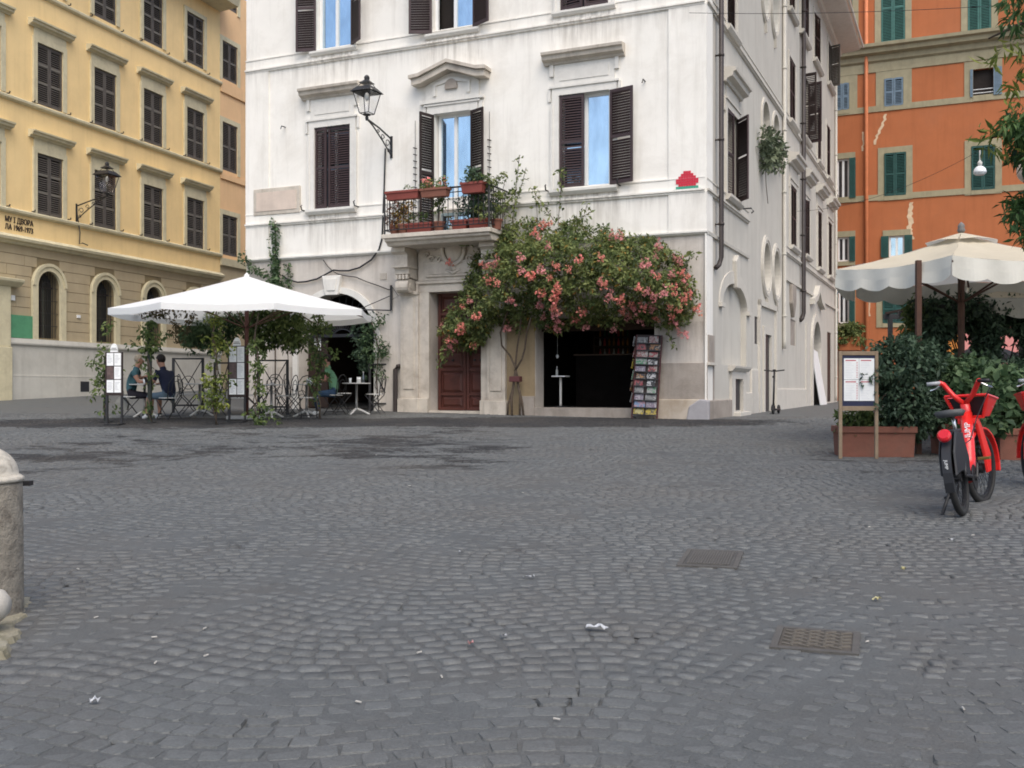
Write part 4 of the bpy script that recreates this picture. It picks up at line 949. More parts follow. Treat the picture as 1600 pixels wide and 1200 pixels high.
# rusticated plaster blocks round the arches
nrow = 8; rh = (zA-.35-zPt)/nrow
for j in range(nrow):
    za_, zb_ = zPt+j*rh+.008, zPt+(j+1)*rh-.008
    segs = []; edges = [Y0]
    cut = []
    for a_, b_ in aw_:
        mid = (a_+b_)/2; hw_ = (b_-a_)/2+.26; zs_ = azt-(b_-a_)/2
        if za_ < azt+.26:
            if zb_ <= zs_: e = hw_
            else:
                t = max(0, (hw_)**2-max(0, (za_-zs_))**2); e = math.sqrt(t)
            if e > .05: cut.append((mid-e, mid+e))
    x = Y0; spans = []
    for a_, b_ in sorted(cut): spans.append((x, a_)); x = b_
    spans.append((x, YE))
    for a_, b_ in spans:
        if b_-a_ < .08: continue
        k = max(1, round((b_-a_)/1.15)); off = .5 if (j % 2 and k > 1) else 0
        ed = [a_]+[a_+(b_-a_)*(i+off)/k for i in range(1 if not off else 0, k)]+[b_]
        ed = sorted(set(ed))
        for p, q in zip(ed, ed[1:]):
            if q-p > .05: ypart('stone_block', MB().box(p+.008, q-.008, .038, .062, za_, zb_), TAN)
ypart('block_course', MB().box(Y0, YE, .035, .062, zA-.35+.01, zA-.02), TAN)
for k, (a_, b_) in enumerate(aw_):
    mid = (a_+b_)/2; hw_ = (b_-a_)/2; zs_ = azt-hw_; m = MB()
    m.band(m.ringpts(mid,zs_,hw_+.001,hw_+.001,0,180,20), m.ringpts(mid,zs_,hw_+.24,hw_+.24,0,180,20), -.035, .08); m.band(m.ringpts(mid,zs_,hw_+.15,hw_+.15,0,180,20), m.ringpts(mid,zs_,hw_+.25,hw_+.25,0,180,20), -.07, -.03)
    m.box(mid-hw_-.24, mid-hw_-.001, -.035, .08, zPt, zs_); m.box(mid+hw_+.001, mid+hw_+.24, -.035, .08, zPt, zs_); af = ypart('arched_window', m, YTRIM)
    g = MB(); 
    for i in range(1, 9):
        x = mid-hw_+2*hw_*i/9; zt_ = zs_+math.sqrt(max(0, hw_*hw_-(x-mid)**2)); g.tube([(x,.12,azb),(x,.12,zt_)], .012, 5)
    for i in range(1, 5): g.tube([(mid-hw_,.12,azb+.42*i),(mid+hw_,.12,azb+.42*i)], .010, 5)
    g.band(g.ringpts(mid,zs_,hw_*.3,hw_*.3,0,180,10), g.ringpts(mid,zs_,hw_*.34,hw_*.34,0,180,10), .11, .13)
    obj('grille', g, IRON, af)
    obj('pane', MB().box(mid-hw_, mid+hw_, .38, .40, azb, azt), GLASS_D, af)
    obj('window_bar', MB().box(mid-.03, mid+.03, .34, .379, azb, azt).box(mid-hw_, mid+hw_, .33, .379, zs_-.03, zs_+.03), SH_DK, af)
# cornice over the ground floor, sill courses
m = MB(); m.prof([(.05,zA-.06),(-.06,zA-.04),(-.10,zA+.02),(-.22,zA+.06),(-.24,zA+.14),(-.16,zA+.18),(-.12,zA+.23),(.05,zA+.28)], Y0, YE+.02); ypart('cornice', m, YTRIM)
for z, k in ((zC, 1.), (zD, 1.), (zE, .9)):
    m = MB(); m.prof([(.02,z),(-.05*k,z+.01),(-.12*k,z+.06),(-.13*k,z+.13),(-.08*k,z+.17),(.02,z+.19)], Y0, YE+.01); ypart('sill_course', m, YTRIM)
    for a_, b_ in allu:
        m = MB()
        for x in (a_-.2, b_+.25): m.tube([(x,.0,z+.20),(x,-.12,z+.20),(x,-.13,z+.26)], .022, 5)
        ypart('hook', m, IRON)
def yshut(u0, u1, z0, z1, d, m_, sk_, parent, bars=(.33,.66)):
    for a_, b_ in ((u0, (u0+u1)/2-.006), ((u0+u1)/2+.006, u1)):
        o = MB(); st = .07
        o.box(a_, a_+st, d-.02, d+.02, z0, z1); o.box(b_-st, b_, d-.02, d+.02, z0, z1)
        for f in (0.02, *bars, .98):
            if f in (.02, .98): z = z0+(z1-z0)*f; o.box(a_+st, b_-st, d-.018, d+.018, z-.045, z+.045)
        s = obj('shutter', o, m_, parent)
        for f in bars: z = z0+(z1-z0)*f; obj('rail', MB().box(a_+st, b_-st, d-.018, d+.018, z-.045, z+.045), sk_ or m_, s)
        q = MB(); z = z0+.12
        while z < z1-.1:
            if all(abs(z-(z0+(z1-z0)*f)) > .05 for f in bars):
                q.box((a_-b_)/2+st, (b_-a_)/2-st, -.004, .004, -.03, .03, Matrix.Translation(((a_+b_)/2, d+.004, z)) @ Matrix.Rotation(rad(-42), 4, 'X'))
            z += .07
        obj('slats', q, m_, s, kind='stuff', fix=False)
SHB = mat('pale_rail_paint', (.16,.145,.12), .65, .1)
for k, (a_, b_) in enumerate(allu):
    for j, r in enumerate((r1, r2, r3)):
        m = MB(); w = .17
        m.box(a_-w, a_-.001, -.05, .02, r[0], r[1]+w); m.box(b_+.001, b_+w, -.05, .02, r[0], r[1]+w); m.box(a_-.001, b_+.001, -.05, .02, r[1], r[1]+w)
        m.box(a_-w-.02, a_-w+.04, -.07, .02, r[0], r[1]+w)
        fr = ypart('window_surround', m, YTRIM)
        if j < 2:
            m = MB(); m.box(a_-w+.03, b_+w-.03, -.035, .02, r[1]+w, r[1]+w+.30)
            m.prof([(y*.95, r[1]+w+.28+w_*.85) for y, w_ in HOOD], a_-w-.20, b_+w+.20); obj('hood', m, YTRIM, fr)
        yshut(a_+.01, b_-.01, r[0]+.02, r[1]-.01, .03, SH_GR, SHB, fr, (.25,.5,.75) if j == 2 else (.36,.66))
        obj('dark_room', MB().box(a_, b_, .14, .155, r[0], r[1]), DARK, fr)
# carved inscription
for txt, xx, yy, sz in (("МУ І ДВОРА", 51.5, 354, .245), ("ЛА 1969-1973", 51.5, 365.5, .245)):
    u, z = fp(YF, xx, yy); me = textmesh(txt, sz, .012, SH_DK)
    put('inscription', me, pal, M=Matrix.Translation((u, -.012, z)) @ Matrix.Rotation(rad(90), 4, 'X') @ Matrix.Diagonal((.80, 1.0, 1, 1)))
# portal at the left edge, green hoarding, vent, alarm box
u0 = fp(YF, 12, 500)[0]; zt_ = fp(YF, 5, 447)[1]
m = MB(); m.box(u0-1.6, u0, -.14, .06, zP-.1, zt_); m.box(u0-1.6, u0+.02, -.18, .0, -.8, zP-.1+.0); m.prof([(.05,zt_),(-.16,zt_),(-.34,zt_+.14),(-.36,zt_+.24),(.05,zt_+.28)], u0-1.9, u0+.35); ypart('portal', m, YTRIM, bevel=.02)
u0,u1,z0,z1 = PALR(13.5, 52, 491, 528); ypart('green_panel', MB().box(u0, u1, -.02, .05, z0+.02, z1), mat('green_hoarding', (.10,.30,.16), .6, .08, 4, stain=(.07,.22,.12), stain_amt=.6, stain_scale=3))
u0,u1,z0,z1 = PALR(124, 137.5, 596, 612); ypart('vent', MB().box(u0, u1, -.052, -.04, z0, z1), IRON)
u0,u1,z0,z1 = PALR(17, 23, 461, 469); ypart('wall_box', MB().box(u0, u1, -.02, .05, z0, z1), PAPER)
u0,u1,z0,z1 = PALR(121, 126, 492, 496.5); ypart('wall_box', MB().box(u0, u1, -.0, .05, z0, z1), PAPER)
m = MB(); m.prof([(.0,17.3),(-.9,17.4),(-1.0,17.7),(.3,18.2)], Y0, YE); ypart('eaves', m, YTRIM)
u0, z0 = fp(YF, 340, 6); m = MB(); 
for i in range(12): m.box(u0-1.35+i*.12, u0-1.29+i*.12, -.55, .0, z0-.10+.0, z0+.2)
m.box(u0-1.45, u0+.1, -.62, .0, z0+.2, z0+.36); ypart('bracket_cornice', m, YTRIM)
# ------------------------------------------------------------ the peach house beyond it
PF = YF @ Matrix.Translation((YE, .0, 0))
pea = thing('peach_house', 'narrow peach plastered house with grey shutters beyond the yellow palazzo', 'building', M=PF)
PL0 = 24.0
pw_ = []
a_, b_ = fp(PF,347.5,300)[0], fp(PF,371,300)[0]
prow = [(fp(PF,347,397)[1], fp(PF,347,334)[1]), (fp(PF,347,264)[1], fp(PF,347,189)[1]), (fp(PF,347,121)[1], fp(PF,347,62)[1]), (fp(PF,347,0)[1]-.2, fp(PF,347,0)[1]+2)]
hl = [(a_+k*5, b_+k*5, z0, z1, 0, .16) for k in range(4) for z0, z1 in prow]
zq = fp(PF,347,414)[1]
obj('upper_wall', wall(MB(), 0, PL0, zq, 18.5, hl, d=.02), PEACH, pea)
obj('lower_wall', MB().box(0, PL0, .05, .3, -.5, zq), TAN, pea)
m = MB(); m.prof([(.05,zq-.02),(-.06,zq),(-.08,zq+.3),(.05,zq+.33)], 0.02, PL0); obj('string_course', m, YTRIM, pea)
z = fp(PF,345,269)[1]; obj('string_course', MB().box(.02, PL0, -.05, .03, z-.25, z), PEACH, pea)
z = fp(PF,345,124)[1]; obj('string_course', MB().box(.02, PL0, -.05, .03, z-.5, z), PEACH, pea)
for k in range(4):
    for z0, z1 in prow:
        m = MB(); aa, bb = a_+k*5, b_+k*5
        m.box(aa-.2, aa-.001, -.02, .03, z0-.1, z1+.2); m.box(bb+.001, bb+.2, -.02, .03, z0-.1, z1+.2); m.box(aa-.001, bb+.001, -.02, .03, z1+.001, z1+.2)
        fr = obj('window_surround', m, YTRIM, pea); yshut(aa+.01, bb-.01, z0+.02, z1-.01, .05, SH_GR, SHB, fr, (.5,))
        obj('dark_room', MB().box(aa, bb, .16, .17, z0, z1), DARK, fr)

# ------------------------------------------------------------ the orange palazzo at the end of the side street
OF = frame((.317*48, 48, 0), -23.95)
org = thing('orange_palazzo', 'tall orange plastered palazzo with green shutters and olive grey trim', 'building', M=OF)
OR = lambda xl, xr, yt, yb: rect(OF, xl, xr, yt, yb)
OZ = lambda y: fp(OF, 1307, y)[1]
o0, o1 = -7.0, 14.0
W_ = {}
ow = []   # opening, kind
ow += [(OR(1296,1332,-30,75),'faded'), (OR(1376.5,1414.5,-40,69),'faded'), (OR(1512,1549,-60,56),'faded')]
ow += [(OR(1305.5,1327,132,173),'blue'), (OR(1381.5,1411.5,124,167),'blue'), (OR(1520.5,1552,109,152),'open_blue')]
ow += [(OR(1307.5,1327,249,311),'open_green'), (OR(1381.5,1416,240,307),'green'), (OR(1517.5,1555,229,298),'green'), (OR(1640,1680,218,290),'green')]
ow += [(OR(1309,1327,371,409),'open_green'), (OR(1389,1413,369,402),'open_green2')]
ow += [(OR(1310,1327,440,506),'open_green'), (OR(1379,1417,462,505),'green'), (OR(1512,1552,455,500),'dark')]
PK = OR(1497, 1640, 497, 640)
holes = [(r[0], r[1], r[2], r[3], 0, .2) for r, _ in ow]
obj('main_wall', wall(MB(), o0, o1, -.6, 26, holes), ORG, org)
obj('pink_shopfront', MB().box(PK[0], o1, -.05, .02, -.6, PK[3]), PINK, org)
obj('pilaster', MB().box(PK[0]-.45, PK[0]-.001, -.09, .02, -.6, PK[3]+.1), mat('amber_plaster', (.62,.25,.06), .9, .1), org)
z0 = OZ(120.5); z1 = OZ(86)
m = MB(); m.prof([(.02,z0-.02),(-.05,z0),(-.05,z0+.42),(-.16,z0+.50),(-.20,z0+.72),(-.42,z0+.80),(-.46,z0+.98),(-.6,z0+1.04),(-.62,z0+1.18),(.02,z0+1.30)], o0, o1); obj('cornice', m, OTRIM, org)
for y in (181.5, 318): 
    z = OZ(y); obj('string_course', MB().box(o0, o1, -.045, .02, z, z+.27), OTRIM, org)
for r, k in ow:
    u0,u1,z0,z1 = r; m = MB(); w = .27 if k not in ('blue','open_blue') else .36
    wz = .2
    m.box(u0-w, u0-.001, -.035, .02, z0-wz, z1+w); m.box(u1+.001, u1+w, -.035, .02, z0-wz, z1+w); m.box(u0-.001, u1+.001, -.035, .02, z1+.001, z1+w); m.box(u0-.001, u1+.001, -.06, .02, z0-wz, z0-.001)
    fr = obj('window_surround', m, OTRIM, org); obj('dark_room', MB().box(u0, u1, .18, .19, z0, z1), DARK, fr)
    if k in ('faded','green','blue'):
        yshut(u0+.01, u1-.01, z0+.01, z1-.01, -.05 if k != 'faded' else .0, {'faded':SH_GN2,'green':SH_GN,'blue':SH_BL}[k], None, fr, (.5,))
    elif k == 'dark': pass
    else:
        sm = SH_BL if k == 'open_blue' else SH_GN
        wl = (u1-u0)*.52
        if k == 'open_blue':
            m = MB(); m.tube([(u0,.0,z0+.16),(u1,.0,z0+.16)], .02, 5); m.tube([(u0,.0,z0+.32),(u1,.0,z0+.32)], .02, 5); obj('guard_rail', m, WHT, fr)
        else: 
            q = MB(); fw = .08; q.box(u0, u0+fw, .08, .14, z0, z1); q.box(u1-fw, u1, .08, .14, z0, z1); q.box(u0+fw, u1-fw, .08, .14, z0, z0+fw); q.box(u0+fw, u1-fw, .08, .14, z1-fw, z1); q.box((u0+u1)/2-.05, (u0+u1)/2+.05, .075, .139, z0+fw, z1-fw)
            f2 = obj('casement', q, WHT, fr); obj('pane', MB().box(u0+fw, u1-fw, .11, .12, z0+fw, z1-fw), GLASS_D if k != 'open_green2' else GLASS, fr)
        for side, hu in ((1, u0), (-1, u1)):
            q = MB(); x0, x1 = (u0-wl, u0-.01) if side > 0 else (u1+.01, u1+wl)
            if k == 'open_blue': x0, x1 = (u0-.12, u0-.01) if side > 0 else (u1+.01, u1+.34)
            q.box(x0, x1, -.085, -.05, z0, z1); s_ = obj('shutter', q, sm, fr)
            q = MB(); z = z0+.12
            while z < z1-.1: q.box(x0+.06, x1-.06, -.098, -.0855, z, z+.035); z += .08
            obj('slats', q, sm, s_, kind='stuff', fix=False)
m = MB(); u = fp(OF, 1354, 200)[0]; m.tube([(u,-.14,26),(u,-.14,OZ(181)+.3),(u,-.14,OZ(181)-.0),(u+.03,-.14,-.5)], .085, 8); obj('downpipe', m, COPPER, org, smooth=True)
# pale plaster repairs along old cracks
for pts, w in (([(1385,178),(1379,196),(1372,212),(1367,226)], .075), ([(1349,206),(1349,222),(1347.5,236)], .055), ([(1424,316),(1421,330),(1423,346),(1420,356),(1424,366),(1426,374)], .12), ([(1358,468),(1358,494)], .10)):
    m = MB(); q = []
    for i, (x, y) in enumerate(pts):
        u, z = fp(OF, x, y); q.append((u, z))
    q2 = []
    for (a0,b0),(a1,b1) in zip(q, q[1:]):
        for i in range(4): q2.append((a0+(a1-a0)*i/4+random.uniform(-.05,.05), b0+(b1-b0)*i/4))
    q2.append(q[-1])
    L1 = [(x-w*random.uniform(.5,1.1), z) for x, z in q2]; L2 = [(x+w*random.uniform(.5,1.1), z) for x, z in q2]
    m.band(L1, L2, -.012, .01); obj('plaster_repair', m, PATCH, org)
# balcony box with plants low on the orange wall
u0,u1,z0,z1 = OR(1300, 1345, 528, 555)
m = MB(); m.box(u0, u1, -.7, 0, z0+.2, z1); obj('balcony', m, ORG, org)
# ------------------------------------------------------------ vegetation helpers
def inpoly(x, y, P):
    c = False; n = len(P)
    for i in range(n):
        x0,y0 = P[i]; x1,y1 = P[(i+1)%n]
        if (y0 > y) != (y1 > y) and x < (x1-x0)*(y-y0)/(y1-y0)+x0: c = not c
    return c
def edged(x, y, P):
    d = 1e9
    for i in range(len(P)):
        a = Vector(P[i]); b = Vector(P[(i+1)%len(P)]); p = Vector((x,y)); ab = b-a
        t = max(0, min(1, (p-a).dot(ab)/ab.length_squared)); d = min(d, (p-a-ab*t).length)
    return d
def fill(poly, n):
    xs = [p[0] for p in poly]; ys = [p[1] for p in poly]; r = []
    while len(r) < n:
        x, y = random.uniform(min(xs), max(xs)), random.uniform(min(ys), max(ys))
        if inpoly(x, y, poly): r.append((x, y))
    return r
def rel(pts, o): return [Vector(p)-Vector(o) for p in pts]
def plant(name, label, cat, base, centers, r, k, size, m, group=None, parts='foliage', stems=None, sm=None, squash=.8, down=.35, elong=1.25, fl=None):
    t = thing(name, label, cat, base, group=group)
    P, O, T = clumps([tuple(Vector(c)-Vector(base)) for c in centers], r, k, squash)
    put(parts, leafmesh(parts, P, size, m, O, down, elong, T), t, kind='stuff')
    if stems:
        s = MB()
        for pts, rr_ in stems: s.tube(rel(pts, base), rr_, 5)
        obj('stem', s, sm or BARK, t, smooth=True)
    return t

# ------------------------------------------------------------ trumpet vine over the shop
VP = [(688,520),(694,498),(712,478),(728,452),(736,420),(752,392),(772,368),(800,352),(820,343),(850,346),(880,352),(905,346),(935,352),(965,362),(1000,370),(1030,376),(1052,392),(1072,420),(1086,450),(1082,480),(1066,512),(1044,506),(1022,498),(1004,504),(984,496),(962,514),(940,500),(915,510),(890,503),(872,516),(846,508),(828,492),(812,522),(796,500),(776,508),(762,530),(744,546),(722,538),(702,546)]
vb = gp(805, 649)
vine = thing('trumpet_vine', 'huge trumpet vine with coral flowers bulging over the shop entrance', 'vine', vb)
cen = []; outs = []
for x, y in fill(VP, 760):
    e = edged(x, y, VP); mx = .22+min(1.0, e/45)*1.0
    o = mx*(1-random.random()**2*.75)
    u, z = fp(WF, x, y, -o); cen.append(tuple((WF @ Vector((u, -o, z)))-vb))
P, O, T = clumps(cen, .14, 36, .8)
on = (WF.to_3x3() @ Vector((0,-1,.35))); O = O*.7+np.array(on)*.7
put('foliage', leafmesh('foliage', P, .072, L_VINE, O, .35, 1.35, T), vine, kind='stuff')
dead = leafmesh('dry_leaves', P[::37]+rng.normal(scale=.05, size=P[::37].shape), .08, L_OCH, O[::37], .6, 1.3)
put('dry_leaves', dead, vine, kind='stuff')
FLW = [(835,362),(848,352),(860,349),(842,372),(855,386),(815,403),(816,423),(847,423),(830,432),(870,415),(889,421),(859,434),(871,445),(869,456),(849,459),(845,477),(866,467),(867,480),(869,491),(873,503),(872,514),(848,495),(854,510),(910,487),(900,498),(917,511),(937,439),(944,442),(951,463),(968,467),(987,473),(972,485),(990,483),(981,494),(1001,502),(1006,478),(1017,481),(1009,456),(1020,463),(998,448),(1005,415),(1014,412),(1020,426),(1028,432),(1049,429),(1064,426),(1075,432),(1053,448),(1039,458),(1054,459),(1069,440),(1076,458),(1047,478),(1069,467),(1061,484),(1050,495),(1056,506),(1061,520),(1072,524),(1090,480),(1027,385),(1024,403),(1053,403),(1060,410),(958,514),(1025,495),(701,409),(753,411),(764,417),(773,411),(764,436),(777,441),(829,430),(723,478),(745,494),(721,508),(703,528),(712,532),(740,539),(704,543),(690,508),(720,517),(794,513),(846,458),(940,401),(905,405),(970,372),(955,368),(800,470),(735,470)]
cl = []
for v in range(6):
    q = []; oo = []
    for _ in range(15):
        c = rng.normal(size=3)*np.array([.065,.06,.06]); d = rng.normal(size=3)+np.array([-.25,-.8,-.15]); d /= np.linalg.norm(d)
        for j in range(6): q.append(c+rng.normal(size=3)*.012); oo.append(d*.8+rng.normal(size=3)*.6)
    cl.append(leafmesh('flower_cluster', np.array(q), .056, FL_RED if v % 2 else FL_PNK, np.array(oo), .0, .9))
for x, y in FLW:
    e = edged(x, y, VP) if inpoly(x, y, VP) else 0
    o = .35+min(1.0, e/45)*1.12; u, z = fp(WF, x, y, -o); p = WF @ Vector((u, -o, z))
    f = put('flower_cluster', random.choice(cl), vine, loc=p-vb, rot=(random.uniform(-.4,.4), random.uniform(-.4,.4), random.uniform(-.5,.5))); k = random.uniform(.5, 1.0); f.scale = (k,k,k); f['kind'] = 'stuff'
def vp(x, y, o): u, z = fp(WF, x, y, -o); return WF @ Vector((u, -o, z))
st = MB()
for pts, r in (([(800,652,.32),(799,625,.30),(803,598,.28),(806,575,.26),(797,556,.28),(784,540,.32),(782,520,.4),(790,495,.5),(800,470,.6)], [.035,.045,.04,.035,.03,.03,.028,.03,.025]),
               ([(812,652,.28),(813,620,.26),(808,590,.26),(805,572,.24),(808,545,.26),(812,520,.35),(815,490,.5),(840,450,.7)], [.035,.04,.045,.035,.028,.028,.028,.02]),
               ([(793,650,.26),(794,632,.28),(800,612,.27),(804,590,.26)], [.03,.035,.03,.03]),
               ([(804,580,.26),(815,562,.28),(820,545,.3),(823,520,.4),(830,495,.55)], [.035,.03,.03,.028,.025]),
               ([(818,650,.2),(816,630,.22),(812,610,.24)], [.03,.04,.03])):
    st.tube(rel([vp(*p) for p in pts], vb), [q_*.72 for q_ in r], 7)
obj('trunk', st, BARK, vine, smooth=True)
hb = vp(806, 592, .27)-vb
obj('trunk_box', MB(Matrix.Translation(hb) @ Matrix.Rotation(rad(-24),4,'Z')).box(-.13,.13,-.10,.08,-.07,.06), mat('dark_red_box_paint', (.10,.035,.035), .6), vine, bevel=.01)
# long loose shoots above the mass
sh = MB(); q = []; oo = []
for pts in ([(800,350),(805,310),(808,275),(812,242)], [(802,330),(815,290),(822,262)], [(770,375),(790,330),(797,305)], [(840,350),(838,315),(834,292)], [(872,350),(876,300),(878,272),(876,268)], [(868,348),(850,322),(838,305)], [(885,352),(905,342),(925,330)], [(905,350),(912,338),(918,318)], [(1060,405),(1078,398),(1085,402)], [(700,540),(692,560),(688,575)], [(1040,500),(1046,525),(1052,540)], [(760,380),(742,372),(728,384)]):
    W3 = [vp(x, y, .30) for x, y in pts]; sh.tube(rel(W3, vb), .007, 4)
    for a, b in zip(W3, W3[1:]):
        for k in range(16): q.append(np.array(a.lerp(b, random.random())-vb)+rng.normal(scale=.05, size=3))
obj('shoot', sh, BARK, vine, kind='stuff')
put('shoot_leaves', leafmesh('shoot_leaves', np.array(q), .085, L_VINE, None, .2, 1.4), vine, kind='stuff')
# ------------------------------------------------------------ ivy on the left corner of the white house
ib = WF @ Vector((UL+.6, -.05, gz(-7,27)))
cen = [vp(428+random.gauss(0,3)+(y-340)*.02, y, .06+.10*random.random()) for y in np.linspace(345, 470, 46) for _ in range(1 if y < 400 else 2)]
cen += [vp(x, 402+(x-375)*.75+random.gauss(0,4), .12) for x in np.linspace(376, 440, 26)]
cen += [vp(450+random.gauss(0,2), y, .06) for y in np.linspace(412, 450, 9)]
plant('climbing_ivy', 'ivy climbing the left corner of the white house above the white parasol', 'ivy', ib, cen, .065, 11, .075, L_IVY, stems=[([vp(430,y,.04) for y in (640,560,500,440,400,345)], .018), ([vp(450,y,.03) for y in (640,540,470,412)], .008)])
# ------------------------------------------------------------ cables on the front
def wallcable(pts, r, label, cat='cable'):
    m = MB(); m.tube([vp(x,y,.035) for x, y in pts], r, 6); return tag(obj('wall_cable', m, IRON, smooth=True), label, cat)
wallcable([(602,232),(601,270),(600,300),(598,345),(597,372),(592,390),(580,406),(562,418),(545,423),(530,423),(521,422),(510,428),(495,436),(478,440),(465,441),(450,437),(441,430)], .022, 'dark cable sagging from the wall lantern past the balcony to the ivy')
wallcable([(505,406),(512,416),(518,422),(527,428),(540,431),(556,433),(575,441),(590,446),(608,453),(612,450)], .013, 'thin cable looped over the keystone of the café arch')
# iron bracket arm beside the arch
br = MB(); u, z0 = fp(WF, 612, 485); _, z1 = fp(WF, 612, 446)
br.tube([(u,-.03,z0),(u,-.03,z1)], .03, 6); br.tube([(u,-.03,z0),(u-.75,-.35,z0+.02)], .018, 5); br.tube([(u,-.03,z1-.25),(u-.7,-.33,z0+.04)], .012, 5); br.tube([(u,-.03,z1),(u+.25,-.1,z1-.28),(u+.05,-.05,z1-.35)], .008, 5)
tag(obj('iron_bracket', br, IRON, M=WF), 'black iron bracket fixed to the wall right of the café arch', 'bracket')

# ------------------------------------------------------------ flower boxes and plants on the balcony
def flowerbox(xl, xr, z, dd, label, mats, h=.22, hgt=.22, n=10, mtl=TERRA, fl=None):
    u0 = fp(WF, xl, 330, -dd)[0]; u1 = fp(WF, xr, 330, -dd)[0]; c = WF @ Vector(((u0+u1)/2, -dd, z)); w = (u1-u0)/2
    t = thing('flower_box', label, 'flower box', c, rad(-23.95), 'flower boxes on the balcony')
    m = MB(); m.add([(-w+.03,-.09,0),(w-.03,-.09,0),(w-.03,.09,0),(-w+.03,.09,0),(-w,-.12,h),(w,-.12,h),(w,.12,h),(-w,.12,h)], [(0,3,2,1),(0,1,5,4),(1,2,6,5),(2,3,7,6),(3,0,4,7)])
    m.box(-w-.015, w+.015, -.135, -.105, h-.05, h); m.box(-w-.015, w+.015, .105, .135, h-.05, h); m.box(-w-.015, -w+.015, -.104, .104, h-.05, h); m.box(w-.015, w+.015, -.104, .104, h-.05, h)
    obj('box', m, mtl, t); obj('soil', MB().box(-w+.01, w-.01, -.10, .10, h-.06, h-.04), SOIL, t)
    for mt, nn, hh, s in mats:
        if nn:
            P, O, T = clumps([(random.uniform(-w,w)*.95, random.uniform(-.1,.08), h+random.random()*hh) for _ in range(nn)], .07, 18)
            nm = 'blossom' if mt in (FL_RED, FL_PNK) else 'leaves'
            put(nm, leafmesh(nm, P, s, mt, O, .1, 1.1, T), t, kind='stuff')
    return t
flowerbox(606, 657, RT-.20, 1.06, 'long bare plastic flower box hung at the left end of the balcony rail', [(L_POT, 2, .12, .05)], .2, mtl=TERRA_R)
flowerbox(660, 701, RT-.21, 1.08, 'terracotta flower box with yellow and pink blossoms on the balcony rail', [(L_POT, 9, .2, .06), (L_YEL, 5, .22, .05), (FL_RED, 7, .24, .045)], .2)
flowerbox(723, 757, RT-.19, 1.06, 'red flower box with a round shrub at the right of the balcony rail', [(L_DARK, 16, .32, .06), (L_POT, 6, .3, .06)], .24, mtl=TERRA_R)
flowerbox(638, 677, BAL_Z, .82, 'red flower box with low green leaves on the balcony floor beside the ochre bush', [(L_POT, 8, .22, .06)], .24, mtl=TERRA_R)
flowerbox(708, 732, BAL_Z, .82, 'short red flower box on the balcony floor in front of the glass door', [(L_DARK, 8, .5, .06)], .24, mtl=TERRA_R)
flowerbox(735, 762, BAL_Z, .84, 'red flower box with tall leafy plants at the right end of the balcony floor', [(L_DARK, 22, .8, .07), (L_POT, 8, .8, .07)], .24, mtl=TERRA_R)
def potplant(x, dd, label, m, hgt, n, sp, s=.06):
    u = fp(WF, x, 330, -dd)[0]; c = WF @ Vector((u, -dd, BAL_Z)); t = thing('potted_plant', label, 'potted plant', c, group='potted plants on the balcony')
    obj('pot', MB().lathe([(.09,0),(.13,.2),(.145,.2),(.145,.24),(.12,.24),(.10,.2)], 14), TERRA, t, smooth=False)
    P, O, T = clumps([(random.gauss(0,sp), random.gauss(0,sp), .25+hgt*random.random()) for _ in range(n)], .08, 18)
    put('leaves', leafmesh('leaves', P, s, m, O, .2, 1.3, T), t, kind='stuff')
    m = MB()
    for _ in range(5): m.tube([(0,0,.2),(random.gauss(0,sp*.6),random.gauss(0,sp*.6),.25+hgt*.9)], .006, 4)
    obj('stem', m, BARK, t)
potplant(617, .75, 'reddish brown potted shrub at the left corner of the balcony', leafmat('russet_leaf', (.17,.075,.04)), .55, 14, .12)
potplant(630, .86, 'ochre yellow potted bush behind the left end of the balcony railing', L_OCH, .50, 16, .10)
potplant(686, .84, 'thin potted creeper climbing the balcony railing near the middle', L_POT, .85, 12, .06)
potplant(749, .55, 'dense dark potted bush beside the right shutter of the balcony door', L_DARK, .85, 30, .2, .07)
potplant(776, .6, 'tall dark creeper growing over the right side rail of the balcony', L_VINE, 1.0, 34, .2, .07)

